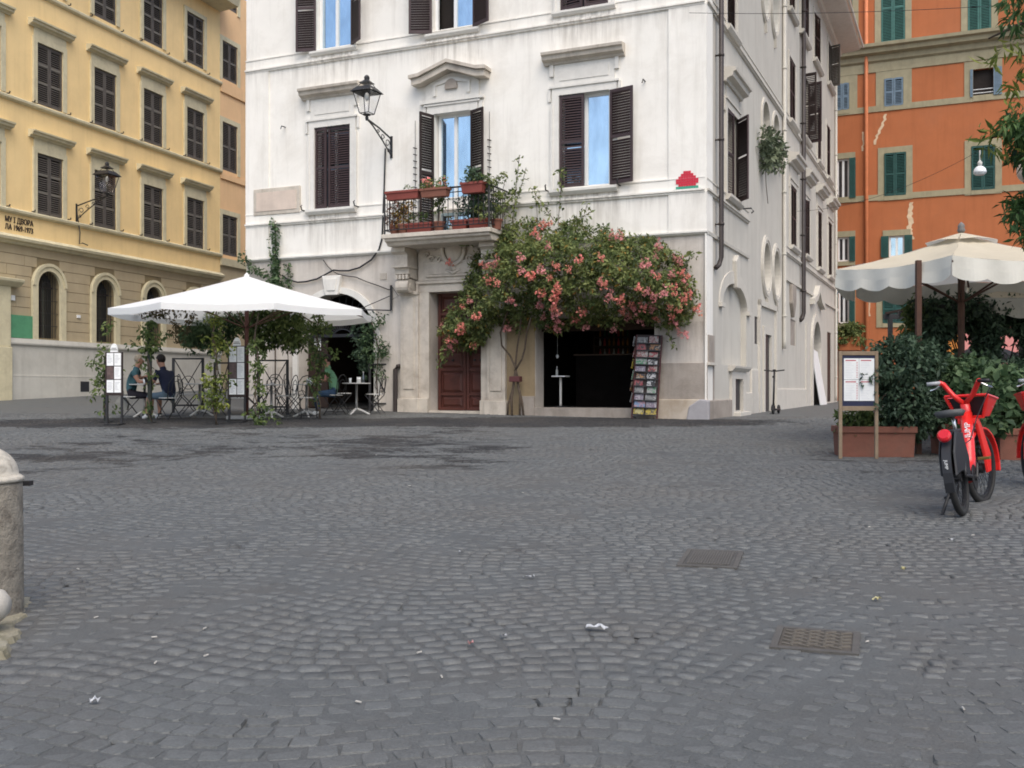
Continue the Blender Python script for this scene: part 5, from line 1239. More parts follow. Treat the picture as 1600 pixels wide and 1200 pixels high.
# ------------------------------------------------------------ wall lanterns
def lantern(name, label, M, reach, k=1.0, s=-1):
    t = thing(name, label, 'street lamp', M=M, group='wall lanterns')
    m = MB()      # triangular scrolled bracket in the plane normal to the wall, lantern at its tip
    m.box(-.03, .03, -.03, 0, -.42*k, .12*k)
    tip = (0, -reach, .28*k)
    m.tube([(0,-.02,.05*k),(0,-reach*.5,.19*k),tip], .022, 6); m.tube([(0,-.02,-.36*k),(0,-reach*.35,-.10*k),(0,-reach*.75,.17*k),tip], .018, 6)
    for i, (y, z, r) in enumerate(((-.13,-.10,.11),(-.28,.0,.085),(-.42,.09,.06),(-.1,-.27,.06))):
        m.tube([(0, y*reach/.75+r*math.cos(a)*(1-a/9), z*k+r*math.sin(a)*(1-a/9)) for a in np.linspace(0,6.3,14)], .012, 5)
    obj('bracket', m, IRON, t)
    b = Vector(tip)+Vector((0,0,.06)); m = MB(Matrix.Translation(b))
    m.lathe([(.03,-.10),(.045,-.03),(.03,0),(.09,.02),(.10,.05)], 8)
    lo, hi, h = .125*k, .235*k, .50*k
    for a in range(4):
        c, s_ = (1,1,-1,-1)[a], (1,-1,-1,1)[a]
        m.tube([(lo*c,lo*s_,.06),(hi*c,hi*s_,.06+h)], .011, 5); m.tube([(hi*c,hi*s_,.06+h),(.10*c,.10*s_,.06+h*1.42)], .009, 5)
        c2, s2 = (1,-1,-1,1)[a], (-1,-1,1,1)[a]
        m.tube([(lo*c,lo*s_,.06),(lo*c2,lo*s2,.06)], .012, 5); m.tube([(hi*c,hi*s_,.06+h),(hi*c2,hi*s2,.06+h)], .02, 5)
    obj('frame', m, IRON, t)
    m = MB(Matrix.Translation(b)); e = hi*1.25; z = .06+h
    m.add([(-e,-e,z),(e,-e,z),(e,e,z),(-e,e,z),(-hi*.72,-hi*.72,z+.13*k),(hi*.72,-hi*.72,z+.13*k),(hi*.72,hi*.72,z+.13*k),(-hi*.72,hi*.72,z+.13*k)], [(0,1,5,4),(1,2,6,5),(2,3,7,6),(3,0,4,7)])
    m.add([(-.14*k,-.14*k,z+.22*k),(.14*k,-.14*k,z+.22*k),(.14*k,.14*k,z+.22*k),(-.14*k,.14*k,z+.22*k),(-.05,-.05,z+.30*k),(.05,-.05,z+.30*k),(.05,.05,z+.30*k),(-.05,.05,z+.30*k)], [(3,2,1,0),(4,5,6,7),(0,1,5,4),(1,2,6,5),(2,3,7,6),(3,0,4,7)])
    m.lathe([(.06,z+.29*k),(.07,z+.36*k),(.05,z+.40*k),(.02,z+.42*k)], 8); obj('cap', m, IRON, t)
    m = MB(Matrix.Translation(b)); m.ball((0,0,z-.10*k), (.06,.06,.10)); obj('bulb', m, LAMPG, t, smooth=True)
    gm = lampglass()
    for a in range(4):
        R_ = Matrix.Rotation(a*math.pi/2, 4, 'Z')
        q = MB(Matrix.Translation(b) @ R_); q.quad((-lo,-lo,.065),(lo,-lo,.065),(hi,-hi,.06+h),(-hi,-hi,.06+h)); obj('pane', q, gm, t)
    return t
def lampglass():
    if 'lamp_pane' in MATS: return MATS['lamp_pane']
    m = bpy.data.materials.new('lamp_pane'); m.use_nodes = True; MATS['lamp_pane'] = m
    t = m.node_tree; tr = t.nodes.new('ShaderNodeBsdfTransparent'); g = t.nodes.new('ShaderNodeBsdfGlossy'); g.inputs['Roughness'].default_value = .15
    x = t.nodes.new('ShaderNodeMixShader'); x.inputs[0].default_value = .14
    t.links.new(tr.outputs[0], x.inputs[1]); t.links.new(g.outputs[0], x.inputs[2]); t.links.new(x.outputs[0], t.nodes['Material Output'].inputs['Surface']); return m
u, z = fp(WF, 612, 222)
lantern('wall_lantern', 'black iron lantern on a scrolled bracket on the white house beside the balcony', WF @ Matrix.Translation((u, 0, z+.02)), 1.15, 1.0)
u, z = fp(YF, 119, 336)
ML = YF @ Matrix.Translation((u, 0, z+.25))
lantern('wall_lantern', 'black iron lantern on a scrolled bracket on the yellow palazzo', ML, 1.28, 1.15)
m = MB(); m.tube([(u,-.03,z+.1),(u+.02,-.14,z-.6),(u,-.14,z-1.0),(u+.08,-.2,zA+.36),(u+.4,-.14,zA+.33)], .02, 5)
tag(obj('wall_cable', m, IRON, M=YF), 'short cable dropping from the yellow palazzo lantern to the cornice', 'cable')

# ------------------------------------------------------------ white octagonal parasol of the café
UC = Vector((-5.70, 22.0, gz(-5.7,22.0)))
par = thing('white_parasol', 'large white octagonal parasol over the café tables', 'parasol', UC)
RZ = CZ+128/1600*20.6-UC.z; AZ = CZ+177/1600*22-UC.z
def oct(R, z, n=8, ph=25): return [Vector((R*math.cos(rad(ph+360/n*k)), R*math.sin(rad(ph+360/n*k)), z)) for k in range(n)]
ov = oct(2.78, RZ); m = MB(); top = Vector((0,0,AZ))
for k in range(8):
    a, b = ov[k], ov[(k+1)%8]; N = 6; M_ = 6
    for i in range(N):
        for j in range(M_):
            def pt(f, g):
                p = top.lerp(a.lerp(b, g), f); sag = -.04*math.sin(math.pi*g)*f*f -.03*math.sin(math.pi*f); return (p.x, p.y, p.z+sag)
            f0, f1, g0_, g1 = i/N, (i+1)/N, j/M_, (j+1)/M_
            m.quad(pt(f0,g0_), pt(f1,g0_), pt(f1,g1), pt(f0,g1))
can = obj('canopy', m, CANVAS_W, par, smooth=False, fix=False)
m = MB()
for k in range(8):
    a, b = ov[k], ov[(k+1)%8]
    for j in range(6):
        def pt2(g, dz): p = a.lerp(b, g); return (p.x, p.y, p.z-.04*math.sin(math.pi*g)-dz)
        m.quad(pt2(j/6,0), pt2((j+1)/6,0), pt2((j+1)/6,.13), pt2(j/6,.13))
obj('hem', m, CANVAS_W, par, fix=False)
obj('pole', MB().lathe([(.045,0),(.045,AZ-.02)], 10), mat('red_brown_pole', (.085,.030,.022), .6, .2), par, smooth=True)
obj('base', MB().box(-.35,.35,-.35,.35,0,.08), mat('grey_concrete', (.3,.3,.29), .9), par, bevel=.02)
for k in range(8):
    m = MB(); m.tube([top-Vector((0,0,.10)), ov[k]-Vector((0,0,.05))-ov[k].normalized()*.03], .014, 5); r_ = obj('rib', m, WOODP, par)
    obj('strut', MB().tube([(0,0,RZ-.35), tuple(top.lerp(ov[k],.55)-Vector((0,0,.10)))], .013, 5), WOODP, r_)
obj('finial', MB(Matrix.Translation((0,0,AZ-.03))).lathe([(.05,0),(.06,.04),(.03,.07),(.005,.10)], 10), CANVAS_W, par)

# ------------------------------------------------------------ café furniture
def make_chair(loc, rz, label):
    t = thing('cafe_chair', label, 'chair', loc, rz, 'folding chairs of the café')
    if make_chair.k:
        for n_, me in make_chair.k: put(n_, me, t)
        return t
    L_ = []
    def P(n_, mb, m): me = mb.mesh(n_, m); L_.append((n_, me)); put(n_, me, t)
    m = MB(); m.lathe([(.20,.445),(.205,.455),(.20,.468),(.0,.472)], 18); P('seat', m, PALEM)
    for s in (-1, 1):
        m = MB(); m.tube([(s*.17,.17,0),(s*.17,.0,.24),(s*.17,-.19,.44)], .011, 5); P('leg', m, IRON)
        m = MB(); m.tube([(s*.19,-.20,0),(s*.19,.0,.24),(s*.19,.17,.44)], .011, 5); P('leg', m, IRON)
    m = MB(); m.tube([(-.19,-.18,.44),(-.20,-.20,.60),(-.19,-.23,.78),(-.10,-.245,.90),(0,-.25,.93),(.10,-.245,.90),(.19,-.23,.78),(.20,-.20,.60),(.19,-.18,.44)], .011, 5)
    for s in (-1, 1): m.tube([(s*.03,-.20,.46),(s*.12,-.22,.62),(s*.09,-.235,.78),(0,-.24,.82)], .008, 5); m.tube([(s*.19,-.2,.58),(s*.1,-.22,.62),(s*.03,-.22,.56)], .007, 4)
    P('backrest', m, IRON)
    m = MB(); m.tube([(-.17,.12,.07),(.17,.12,.07)], .008, 4); m.tube([(-.19,-.14,.07),(.19,-.14,.07)], .008, 4); P('stretcher', m, IRON)
    make_chair.k = L_
    return t
make_chair.k = None
def make_table(loc, label, r=.33, h=.74, hi=False):
    t = thing('cafe_table', label, 'table', loc, random.random(), 'pedestal tables of the café')
    obj('tabletop', MB().lathe([(r-.01,h-.025),(r,h-.02),(r,h-.005),(r-.01,h)], 22), PALEM, t)
    obj('column', MB().lathe([(.032,.10),(.028,.3),(.028,h-.03),(.09,h-.026)], 10), STEEL if not hi else PALEM, t, smooth=True)
    m = MB()
    for k in range(3):
        c, s_ = math.cos(k*2.094), math.sin(k*2.094); m.tube([(0,0,.14),(.12*c,.12*s_,.10),(.26*c,.26*s_,.03),(.31*c,.31*s_,.015)], [.03,.026,.022,.02], 6)
    obj('foot', m, PALEM, t, smooth=True)
    return t
def item(name, mb, m, label, cat, loc, smooth=True, group='things on the café tables'): return tag(obj(name, mb, m, loc=loc, smooth=smooth), label, cat, group)
def glassware(loc, label): 
    return item('drinking_glass', MB().lathe([(.028,0),(.034,.11),(.031,.11),(.026,.008)], 12), LAMPG, label, 'glass', loc)
def napkins(loc, label):
    t = thing('napkin_holder', label, 'napkin holder', loc, random.random()*3, 'things on the café tables'); obj('holder', MB().box(-.05,.05,-.035,.035,0,.09), STEEL, t, bevel=.006); obj('napkin', MB().box(-.045,.045,-.025,.025,.02,.135), PAPER, t); return t
def bottle(loc, label, m, h=.24, r=.035):
    t = thing('bottle', label, 'bottle', loc, group='things on the café tables'); obj('body', MB().lathe([(r*.9,0),(r,.01),(r,h*.6),(r*.45,h*.78),(r*.38,h)], 12), m, t, smooth=True); obj('stopper', MB().lathe([(r*.42,h*.985),(r*.42,h+.02)], 8), PALEM, t); return t
T1 = gp(226, 652); T2 = gp(312, 650); T3 = gp(424, 653); T4 = gp(479, 652); T5 = gp(557, 648); T6 = gp(386, 656)
make_table(T1, 'round café table between the two people at the left end')
make_table(T2, 'round café table just right of the man in the navy shirt')
make_table(T3, 'round café table between the tall menu board and the vine post')
make_table(T4, 'round café table in front of the guest in the green shirt')
make_table(T5, 'round café table in front of the dark arch at the right end')
def chair_at(x, y, ang, label): return make_chair(gp(x, y), rad(ang), label)
for x, y, a, l in ((206,652,-70,'chair under the guest behind the left menu board'), (263,655,62,'chair the man in the navy shirt sits on'), (296,646,-60,'empty chair behind the man in the navy shirt'), (334,650,75,'empty chair facing the second table from the left'),
                   (372,655,20,'empty chair just below the right menu board'), (398,648,-80,'empty chair beside the parasol pole'), (446,650,80,'empty chair right of the third table'), (424,644,170,'empty chair on the far side of the third table'),
                   (482,654,5,'empty chair with its back to the square at the fourth table'), (522,648,65,'chair under the guest in the green shirt'), (536,644,-70,'empty chair left of the last table before the arch'), (585,646,80,'empty chair at the right end beside the iron screen'), (462,646,-60,'empty chair in front of the dark door leaf')):
    chair_at(x, y, a, l)
for t_, l, in ((T2,'second table from the left'), (T4,'table in front of the green shirt guest'), (T5,'last table before the arch')): napkins(t_+Vector((.05,.02,.74)), 'steel napkin holder with white napkins on the '+l)
glassware(T1+Vector((-.12,-.05,.74)), 'clear glass on the left table nearer the guest behind the menu board'); glassware(T1+Vector((.05,-.14,.74)), 'clear glass on the left table nearer the man in navy'); glassware(T5+Vector((-.14,-.03,.74)), 'clear glass beside the napkins on the last table'); glassware(T4+Vector((.12,-.1,.74)), 'clear glass on the table before the green shirt guest')
bottle(T5+Vector((.15,.05,.74)), 'slim dark bottle on the last table before the arch', GLASS_D)
item('ashtray', MB().lathe([(.05,0),(.06,.03),(.05,.03),(.04,.01)], 12), STEEL, 'small steel ashtray on the third café table', 'ashtray', T3+Vector((.05,-.08,.74)))
# iron screens with crossed braces between the tables
def screen(xl, xr, yb, h, label, rz=None):
    a, b = gp(xl, yb), gp(xr, yb); w = (b-a).length; t = thing('iron_screen', label, 'screen', a, math.atan2(b.y-a.y, b.x-a.x), 'crossed iron screens round the café')
    for x in (0, w): obj('post', MB().box(x-.028, x+.028, -.028, .028, 0, h), IRON, t)
    obj('rail', MB().box(.029, w-.029, -.018, .018, h-.04, h-.002), IRON, t); obj('rail', MB().box(.029, w-.029, -.018, .018, .16, .20), IRON, t)
    m = MB(); m.tube([(.03,0,h-.05),(w*.5,.0,h*.55),(w-.03,0,.2)], .012, 5); m.tube([(.03,.025,.2),(w*.5,.025,h*.55),(w-.03,.025,h-.05)], .012, 5)
    m.tube([(w/2+.16*math.cos(k*.45), .012, h*.55+.16*math.sin(k*.45)) for k in range(15)], .009, 5); obj('brace', m, IRON, t)
    return t
screen(271, 317, 645, 1.32, 'black crossed iron screen behind the man in the navy shirt'); screen(336, 358, 647, 1.22, 'narrow black iron screen left of the right menu board'); screen(404, 449, 648, 1.28, 'rusty black iron screen in front of the wall by the third table'); screen(578, 613, 642, 1.18, 'black crossed iron screen at the right end below the ivy')
# posts with climbing jasmine
def vinepost(x, yb, h, label, vlabel, m, pieces, pole=True, dense=1.0, s=.075):
    b = gp(x, yb)
    if pole:
        t = thing('trellis_post', label, 'post', b, group='posts holding the café vines')
        obj('shaft', MB().box(-.035,.035,-.035,.035,0,h), mat('green_black_post', (.02,.026,.022), .6), t); obj('post_foot', MB().box(-.09,.09,-.09,.09,0,.02), IRON, t)
    sc = b.y/1600; C_ = []
    for y0, y1, wd, n_ in pieces:
        for _ in range(int(n_*dense)):
            y = random.uniform(y0, y1); C_.append(Vector((b.x+random.gauss(0, wd*sc*.5), b.y+random.gauss(0,.10)-.03, CZ+(608-y)*sc)))
    return plant('climbing_jasmine', vlabel, 'vine', b, C_, .075, 13, s, m, 'vines on the café posts', stems=[([b+Vector((.04*math.sin(k*1.7), .04*math.cos(k*1.7), k*h/8)) for k in range(9)], .014), ([b+Vector((.06*math.sin(k*1.3+2), .05*math.cos(k*1.3+2), k*h/9)) for k in range(9)], .010)])
vinepost(166, 660, 1.35, 'dark post at the left corner of the café', 'jasmine on the dark post at the left corner of the café', L_POT, [(500,560,8,6),(545,650,14,24),(560,600,26,6)])
vinepost(234, 661, 1.72, 'dark post between the two people at the left table', 'bushy jasmine between the two people at the left table', L_POT, [(500,545,20,16),(540,590,10,10),(512,545,34,10),(600,655,6,3)])
vinepost(336, 664, 2.3, 'dark post left of the right menu board', 'yellowish jasmine left of the right menu board', L_YEL, [(490,560,12,12),(555,600,16,7),(595,640,22,24),(525,550,28,8)], pole=False)
vinepost(401, 664, 2.2, 'dark post just right of the parasol pole', 'green jasmine just right of the parasol pole', L_POT, [(530,560,16,6),(545,610,14,13),(600,655,18,10),(640,660,34,6)], pole=False)
vinepost(498, 655, 2.35, 'dark post in front of the café arch', 'pale jasmine hanging in front of the café arch', L_POT, [(488,520,16,12),(510,590,20,26),(575,650,13,12),(500,570,30,10)], pole=False)
# hanging greenery beyond the tables and beside the arch
def curtain(name, label, poly, Y, n_, m, r=.16, k=30, s=.085, depth=.5):
    b = at((poly[0][0]+poly[2][0])/2, 640, Y); b.z = gz(b.x, b.y)
    C_ = [at(x, y, Y+random.uniform(-depth, depth)) for x, y in fill(poly, n_)]
    top_ = [at(x, poly[0][1]+4, Y) for x in np.linspace(min(p[0] for p in poly), max(p[0] for p in poly), 7)]
    st = [(top_, .02)]
    return plant(name, label, 'climbing plant', b, C_, r, k, s, m, stems=st, down=.5, elong=1.4)
curtain('wisteria', 'dark wisteria hanging behind the tables under the left half of the parasol', [(292,474),(376,476),(372,520),(352,535),(330,560),(312,535),(300,552),(286,520)], 24.4, 110, L_IVY)
curtain('wisteria', 'dense green wisteria hanging in front of the white house under the parasol', [(380,474),(474,476),(478,520),(462,545),(440,548),(415,540),(395,548),(384,520)], 24.0, 140, L_POT)
curtain('wisteria', 'thin dry creeper hanging under the left front edge of the parasol', [(186,478),(304,480),(302,500),(286,530),(274,562),(268,528),(258,492),(190,486)], 22.5, 34, leafmat('brownish_leaf', (.10,.085,.04)), .08, 12, .07, .2)
cen = [vp(x, y, random.uniform(.05,.3)) for x, y in fill([(566,500),(600,492),(603,560),(596,600),(578,560),(566,580)], 40)]
plant('climbing_ivy', 'straggling ivy on the right jamb of the café arch', 'ivy', WF @ Vector((fp(WF,590,600)[0], -.2, gC)), cen, .12, 15, .07, L_IVY, stems=[([vp(x,y,.1) for x,y in ((592,642),(588,590),(592,545),(580,500))], .015)])
cen = [vp(x, y, random.uniform(-.2,.1)) for x, y in fill([(548,490),(585,485),(585,570),(570,590),(552,560)], 40)]
plant('hanging_fern', 'dark hanging plant inside the right half of the café arch', 'hanging plant', WF @ Vector((fp(WF,568,520)[0], -.1, CZ+1.6)), cen, .13, 18, .08, L_DARK)
cen = [vp(x, y, random.uniform(.02,.10)) for x, y in fill([(596,560),(606,545),(608,575),(600,600),(588,588)], 14)]
# menu boards
def menuboard(x, yt, yb, ybase, w_px, label):
    b = gp(x, ybase); s = b.y/1600; z1 = CZ+(608-yt)*s-b.z; z0 = CZ+(608-yb)*s-b.z; w = w_px*s/2
    t = thing('menu_board', label, 'menu board', b, rad(-4), 'tall menu boards of the café')
    obj('backing', MB().box(-w-.025, w+.025, -.0, .03, z0-.05, z1+.01), SH_DK, t)
    for s_ in (-1, 1): obj('leg', MB().box(s_*w-.02, s_*w+.02, .005, .04, 0, z0-.05), IRON, t)
    obj('foot', MB().box(-w, w, -.12, .18, 0, .03), IRON, t)
    obj('crest', MB(Matrix.Translation((0,0,z1+.01))).prism([(.5*w*math.cos(k*math.pi/10)*1.0, .17*math.sin(k*math.pi/10)) for k in range(11)], -.004, .028), PAPER, t)
    obj('crest_text', MB(Matrix.Translation((0,0,z1+.05))).box(-.07,.07,-.008,-.004,0,.012).box(-.05,.05,-.008,-.004,.03,.042), SH_GR, t)
    hh = (z1-z0)/3
    for c in range(2):
        for r in range(3):
            m = MB().box(-w+c*w+.008, -w+(c+1)*w-.008, -.006, .0, z0+r*hh+.008, z0+(r+1)*hh-.008)
            dk = (c == 0 and r == 1); sh_ = obj('sheet', m, mat('brown_photo_print', (.11,.075,.07), .5, .5, 9) if dk else PAPER, t, label='dark brown photo sheet' if dk else None)
            if not dk:
                q = MB(); zz = z0+(r+1)*hh-.06
                while zz > z0+r*hh+.04: q.box(-w+c*w+.025, -w+(c+1)*w-.025-random.random()*.06, -.0072, -.0061, zz, zz+.008); zz -= .028
                obj('print_lines', q, mat('grey_print', (.42,.43,.45), .7), sh_, kind='stuff')
    return t
menuboard(178, 551, 614, 664, 24, 'tall menu board with white sheets at the left corner of the café'); menuboard(370, 541, 617, 660, 25, 'tall menu board with white sheets beside the parasol pole')

# ------------------------------------------------------------ people
SKIN = mat('skin', (.42,.225,.155), .55, .08, 6, bump=.05); HAIR_D = mat('dark_hair', (.018,.012,.010), .6, .3, 30, bump=.6, bscale=90); HAIR_L = mat('grey_blond_hair', (.35,.29,.21), .6, .3, 30, bump=.6, bscale=90)
def person(name, label, loc, rz, J, cloth, hair, extra=None, headturn=0):
    """one skinned body; J: joint name -> point; cloth: bone label -> material"""
    t = thing(name, label, 'person', loc, rz)
    V_ = []; E = []; Rr = []; seg = []
    def v(p, r): V_.append(Vector(p)); Rr.append(r); return len(V_)-1
    def chain(a, pts, lab):
        for p, r in pts:
            b = v(p, r); E.append((a, b)); seg.append((a, b, lab)); a = b
        return a
    pel = v(J['pelvis'], .145)
    ch = chain(pel, [(J['waist'], .135), (J['chest'], .155)], 'top')
    nk0 = chain(ch, [(J['collar'], .085)], 'top'); nk = chain(nk0, [(J['neck'], .056)], 'skin'); hd = chain(nk, [(J['head'], .088), (J['crown'], .082)], 'skin')
    for s, q in ((-1,'l'), (1,'r')):
        sh = chain(ch, [(J['sh'+q], .072)], 'top'); m1 = J['sh'+q].lerp(J['el'+q], .6)
        m_ = chain(sh, [(m1, .052)], 'sleeve'); e = chain(m_, [(J['el'+q], .042)], 'skin'); w = chain(e, [(J['wr'+q], .029)], 'skin')
        d = (J['ha'+q]-J['wr'+q]).normalized(); sd = d.cross(Vector((0,0,1))).normalized()*s
        pm = chain(w, [(J['wr'+q]+d*.055, .032)], 'skin')
        for k in range(4): 
            o = sd*(.028-.0185*k); L_ = (.070,.080,.076,.060)[k]
            chain(pm, [(J['wr'+q]+d*.095+o, .0095), (J['wr'+q]+d*(.095+L_*.5)+o-Vector((0,0,.008)), .0085), (J['wr'+q]+d*(.095+L_)+o-Vector((0,0,.026)), .0075)], 'skin')
        chain(w, [(J['wr'+q]+d*.04+sd*.038, .011), (J['wr'+q]+d*.085+sd*.055-Vector((0,0,.012)), .009)], 'skin')
        hp = chain(pel, [(J['hip'+q], .105)], 'bottom'); k1 = J['hip'+q].lerp(J['kn'+q], .6); k_ = chain(hp, [(k1, .082), (J['kn'+q], .062)], 'bottom')
        c1 = J['kn'+q].lerp(J['an'+q], .35); an = chain(k_, [(c1, .056), (J['kn'+q].lerp(J['an'+q], .8), .038)], 'shin'); an = chain(an, [(J['an'+q], .042)], 'ankle')
        tv = J['to'+q]-J['an'+q]; chain(an, [(J['an'+q]+tv*.5, .043), (J['to'+q], .036)], 'shoe'); chain(an, [(J['an'+q]-tv*.22+Vector((0,0,-.03)), .036)], 'shoe')
    me = bpy.data.meshes.new('body'); me.from_pydata([tuple(p) for p in V_], E, [])
    o = bpy.data.objects.new('body', me); COL.objects.link(o)
    o.modifiers.new('skin', 'SKIN').use_smooth_shade = True; o.modifiers.new('sub', 'SUBSURF').levels = 2
    sv = me.skin_vertices[0].data
    for i, r in enumerate(Rr): sv[i].radius = (r, r); sv[i].use_root = (i == pel)
    bpy.context.view_layer.update()
    bm_ = bpy.data.meshes.new_from_object(o.evaluated_get(bpy.context.evaluated_depsgraph_get())); bpy.data.objects.remove(o)
    bm_.name = 'body'; mats_ = []; bm_.materials.clear()
    lab_m = {k: cloth.get(k, SKIN) for k in ('top','sleeve','skin','bottom','shin','ankle','shoe')}
    for mm in lab_m.values():
        if mm not in mats_: mats_.append(mm); bm_.materials.append(mm)
    SA = np.array([V_[a] for a, b, l in seg]); SB = np.array([V_[b] for a, b, l in seg]); AB = SB-SA; LL = (AB**2).sum(1)
    rad_ = np.array([(Rr[a]+Rr[b])/2 for a, b, l in seg])
    for p in bm_.polygons:
        c = np.array(p.center); tt = np.clip(((c-SA)*AB).sum(1)/LL, 0, 1); dd = np.linalg.norm(c-SA-AB*tt[:,None], axis=1)/rad_
        p.material_index = mats_.index(lab_m[seg[int(dd.argmin())][2]])
    bm_.polygons.foreach_set('use_smooth', [True]*len(bm_.polygons))
    put('body', bm_, t)
    H = J['head'].lerp(J['crown'], .45); f = Vector((math.sin(headturn), math.cos(headturn), -.18)).normalized(); up = (J['crown']-J['head']).normalized(); sdv = f.cross(up).normalized()
    Rm = Matrix((sdv, f, up)).transposed().to_4x4(); Hm = Matrix.Translation(H) @ Rm
    m = MB(Hm); m.ball((0,-.018,.028), (.099,.108,.108), 16, 10); q = MB(); q.v = m.v; q.f = [fa for fa in m.f if all(True for _ in fa)]
    I_ = Hm.inverted(); keep = []
    for fa in m.f:
        c = sum((I_ @ Vector(m.v[i]) for i in fa), Vector())/len(fa)
        if c.z > .035+.5*max(0, c.y) or (c.y < -.01 and c.z > -.055): keep.append(fa)
    q.f = keep; obj('hair', q, hair, t, smooth=True, fix=False)
    m = MB(Hm); m.prism([(-.012,-.035),(.012,-.035),(.008,.01),(-.008,.01)], .075, .105); obj('nose', m, SKIN, t, smooth=True)
    for s in (-1,1):
        m = MB(Hm); m.ball((s*.034,.076,.012), (.012,.008,.007), 8, 6); obj('eye', m, mat('eye', (.03,.02,.015), .3), t, smooth=True)
        m = MB(Hm); m.ball((s*.090,-.005,-.005), (.012,.02,.032), 8, 6); obj('ear', m, SKIN, t, smooth=True)
    m = MB(Hm); m.ball((0,.078,-.062), (.024,.008,.006), 8, 5); obj('mouth', m, mat('lip', (.35,.13,.11), .5), t, smooth=True)
    return t
def seated(lean=.10, hands=((-.14,.42,.78),(.14,.42,.78)), knees=((-.13,.44,.50),(.13,.44,.50)), feet=((-.13,.40,.085),(.13,.40,.085)), hd=(0,.20,1.235)):
    V3 = Vector; J = dict(pelvis=V3((0,0,.545)), waist=V3((0,.02,.74)), chest=V3((0,lean,.95)), collar=V3((0,lean+.03,1.07)), neck=V3((0,lean+.055,1.13)), head=V3(hd), crown=V3((hd[0],hd[1]+.015,hd[2]+.115)))
    for s, q, i in ((-1,'l',0), (1,'r',1)):
        J['sh'+q] = V3((s*.185,lean+.02,1.02)); h = V3(hands[i]); J['wr'+q] = h; d = (h-J['sh'+q])
        J['el'+q] = J['sh'+q].lerp(h,.5)+V3((s*.07,-.06,-.10)); J['ha'+q] = h+V3((0,.08,.0))+d*.02
        J['hip'+q] = V3((s*.10,.05,.52)); J['kn'+q] = V3(knees[i]); J['an'+q] = V3(feet[i]); J['to'+q] = V3(feet[i])+V3((s*.02,.15,-.045))
    return J
NAVY = mat('navy_cotton', (.016,.020,.045), .85, .15, 6, bump=.15); DENIM = mat('blue_grey_denim', (.10,.145,.185), .85, .15, 10, bump=.2); SHOE_W = mat('white_trainer', (.62,.62,.60), .6); SOCK = mat('black_sock', (.02,.02,.02), .8)
c = gp(264, 655)
person('person', 'man with short dark hair in navy T-shirt and denim shorts seated at the left table', c+Vector((0,0,-.02)), rad(62), seated(.13, hands=((-.10,.44,.80),(.18,.40,.80)), knees=((-.15,.43,.52),(.13,.43,.50)), feet=((-.16,.46,.085),(.12,.40,.085)), hd=(0,.25,1.235)),
       {'top':NAVY,'sleeve':NAVY,'bottom':DENIM,'shin':SKIN,'ankle':SOCK,'shoe':SHOE_W}, HAIR_D)
c = gp(203, 652)
TEAL = mat('teal_cotton', (.045,.11,.13), .85, .2, 6, bump=.15); DKSH = mat('dark_shorts', (.02,.018,.026), .85)
person('person', 'guest in teal top and dark shorts seated behind the left menu board', c+Vector((0,0,-.02)), rad(-78), seated(.09, hands=((-.10,.40,.95),(.12,.42,.80)), feet=((-.10,.44,.085),(.13,.36,.085))), {'top':TEAL,'bottom':DKSH,'shoe':SHOE_W}, HAIR_L)
c = gp(524, 648)
GRNS = mat('pale_green_cotton', (.16,.33,.19), .85, .15, 6, bump=.15); PNKS = mat('pink_sleeve', (.55,.22,.20), .85); JEAN = mat('blue_jeans', (.045,.085,.15), .85, .2, 8, bump=.2)
person('person', 'guest in pale green shirt with pink sleeves and jeans sitting before the dark arch', c+Vector((0,0,-.02)), rad(95), seated(.12, hands=((-.06,.42,.80),(.12,.40,.80))), {'top':GRNS,'sleeve':PNKS,'bottom':JEAN,'shin':JEAN,'ankle':SOCK,'shoe':SHOE_W}, HAIR_D)
ph = item('mobile_phone', MB().box(-.035,.035,-.005,.005,0,.14), BLACKP, 'black mobile phone held by the man in the navy T-shirt', 'phone', c, smooth=False, group=None)
mw = gp(264,655); d_ = Vector((-math.sin(rad(62)), math.cos(rad(62)), 0)); r_ = Vector((math.cos(rad(62)), math.sin(rad(62)), 0))
ph.location = mw+d_*.55-r_*.10+Vector((0,0,.78)); ph.rotation_euler = (rad(-25), 0, rad(62))
bag = gp(181, 652); item('handbag', MB(Matrix.Translation((0,0,.0))).add([(-.12,-.05,.0),(.12,-.05,.0),(.12,.05,.0),(-.12,.05,.0),(-.15,-.05,.16),(.15,-.05,.16),(.15,.05,.16),(-.15,.05,.16),(-.05,-.02,.30),(.05,-.02,.30),(.05,.02,.30),(-.05,.02,.30)], [(0,3,2,1),(0,1,5,4),(1,2,6,5),(2,3,7,6),(3,0,4,7),(4,5,9,8),(5,6,10,9),(6,7,11,10),(7,4,8,11),(8,9,10,11)]).tube([(-.05,0,.29),(-.03,0,.42),(.03,0,.42),(.05,0,.29)], .01, 5), mat('grey_canvas_bag', (.22,.22,.20), .85), 'grey bag hanging under the chair at the left menu board', 'bag', bag+Vector((.12,.05,.16)), smooth=False, group=None)
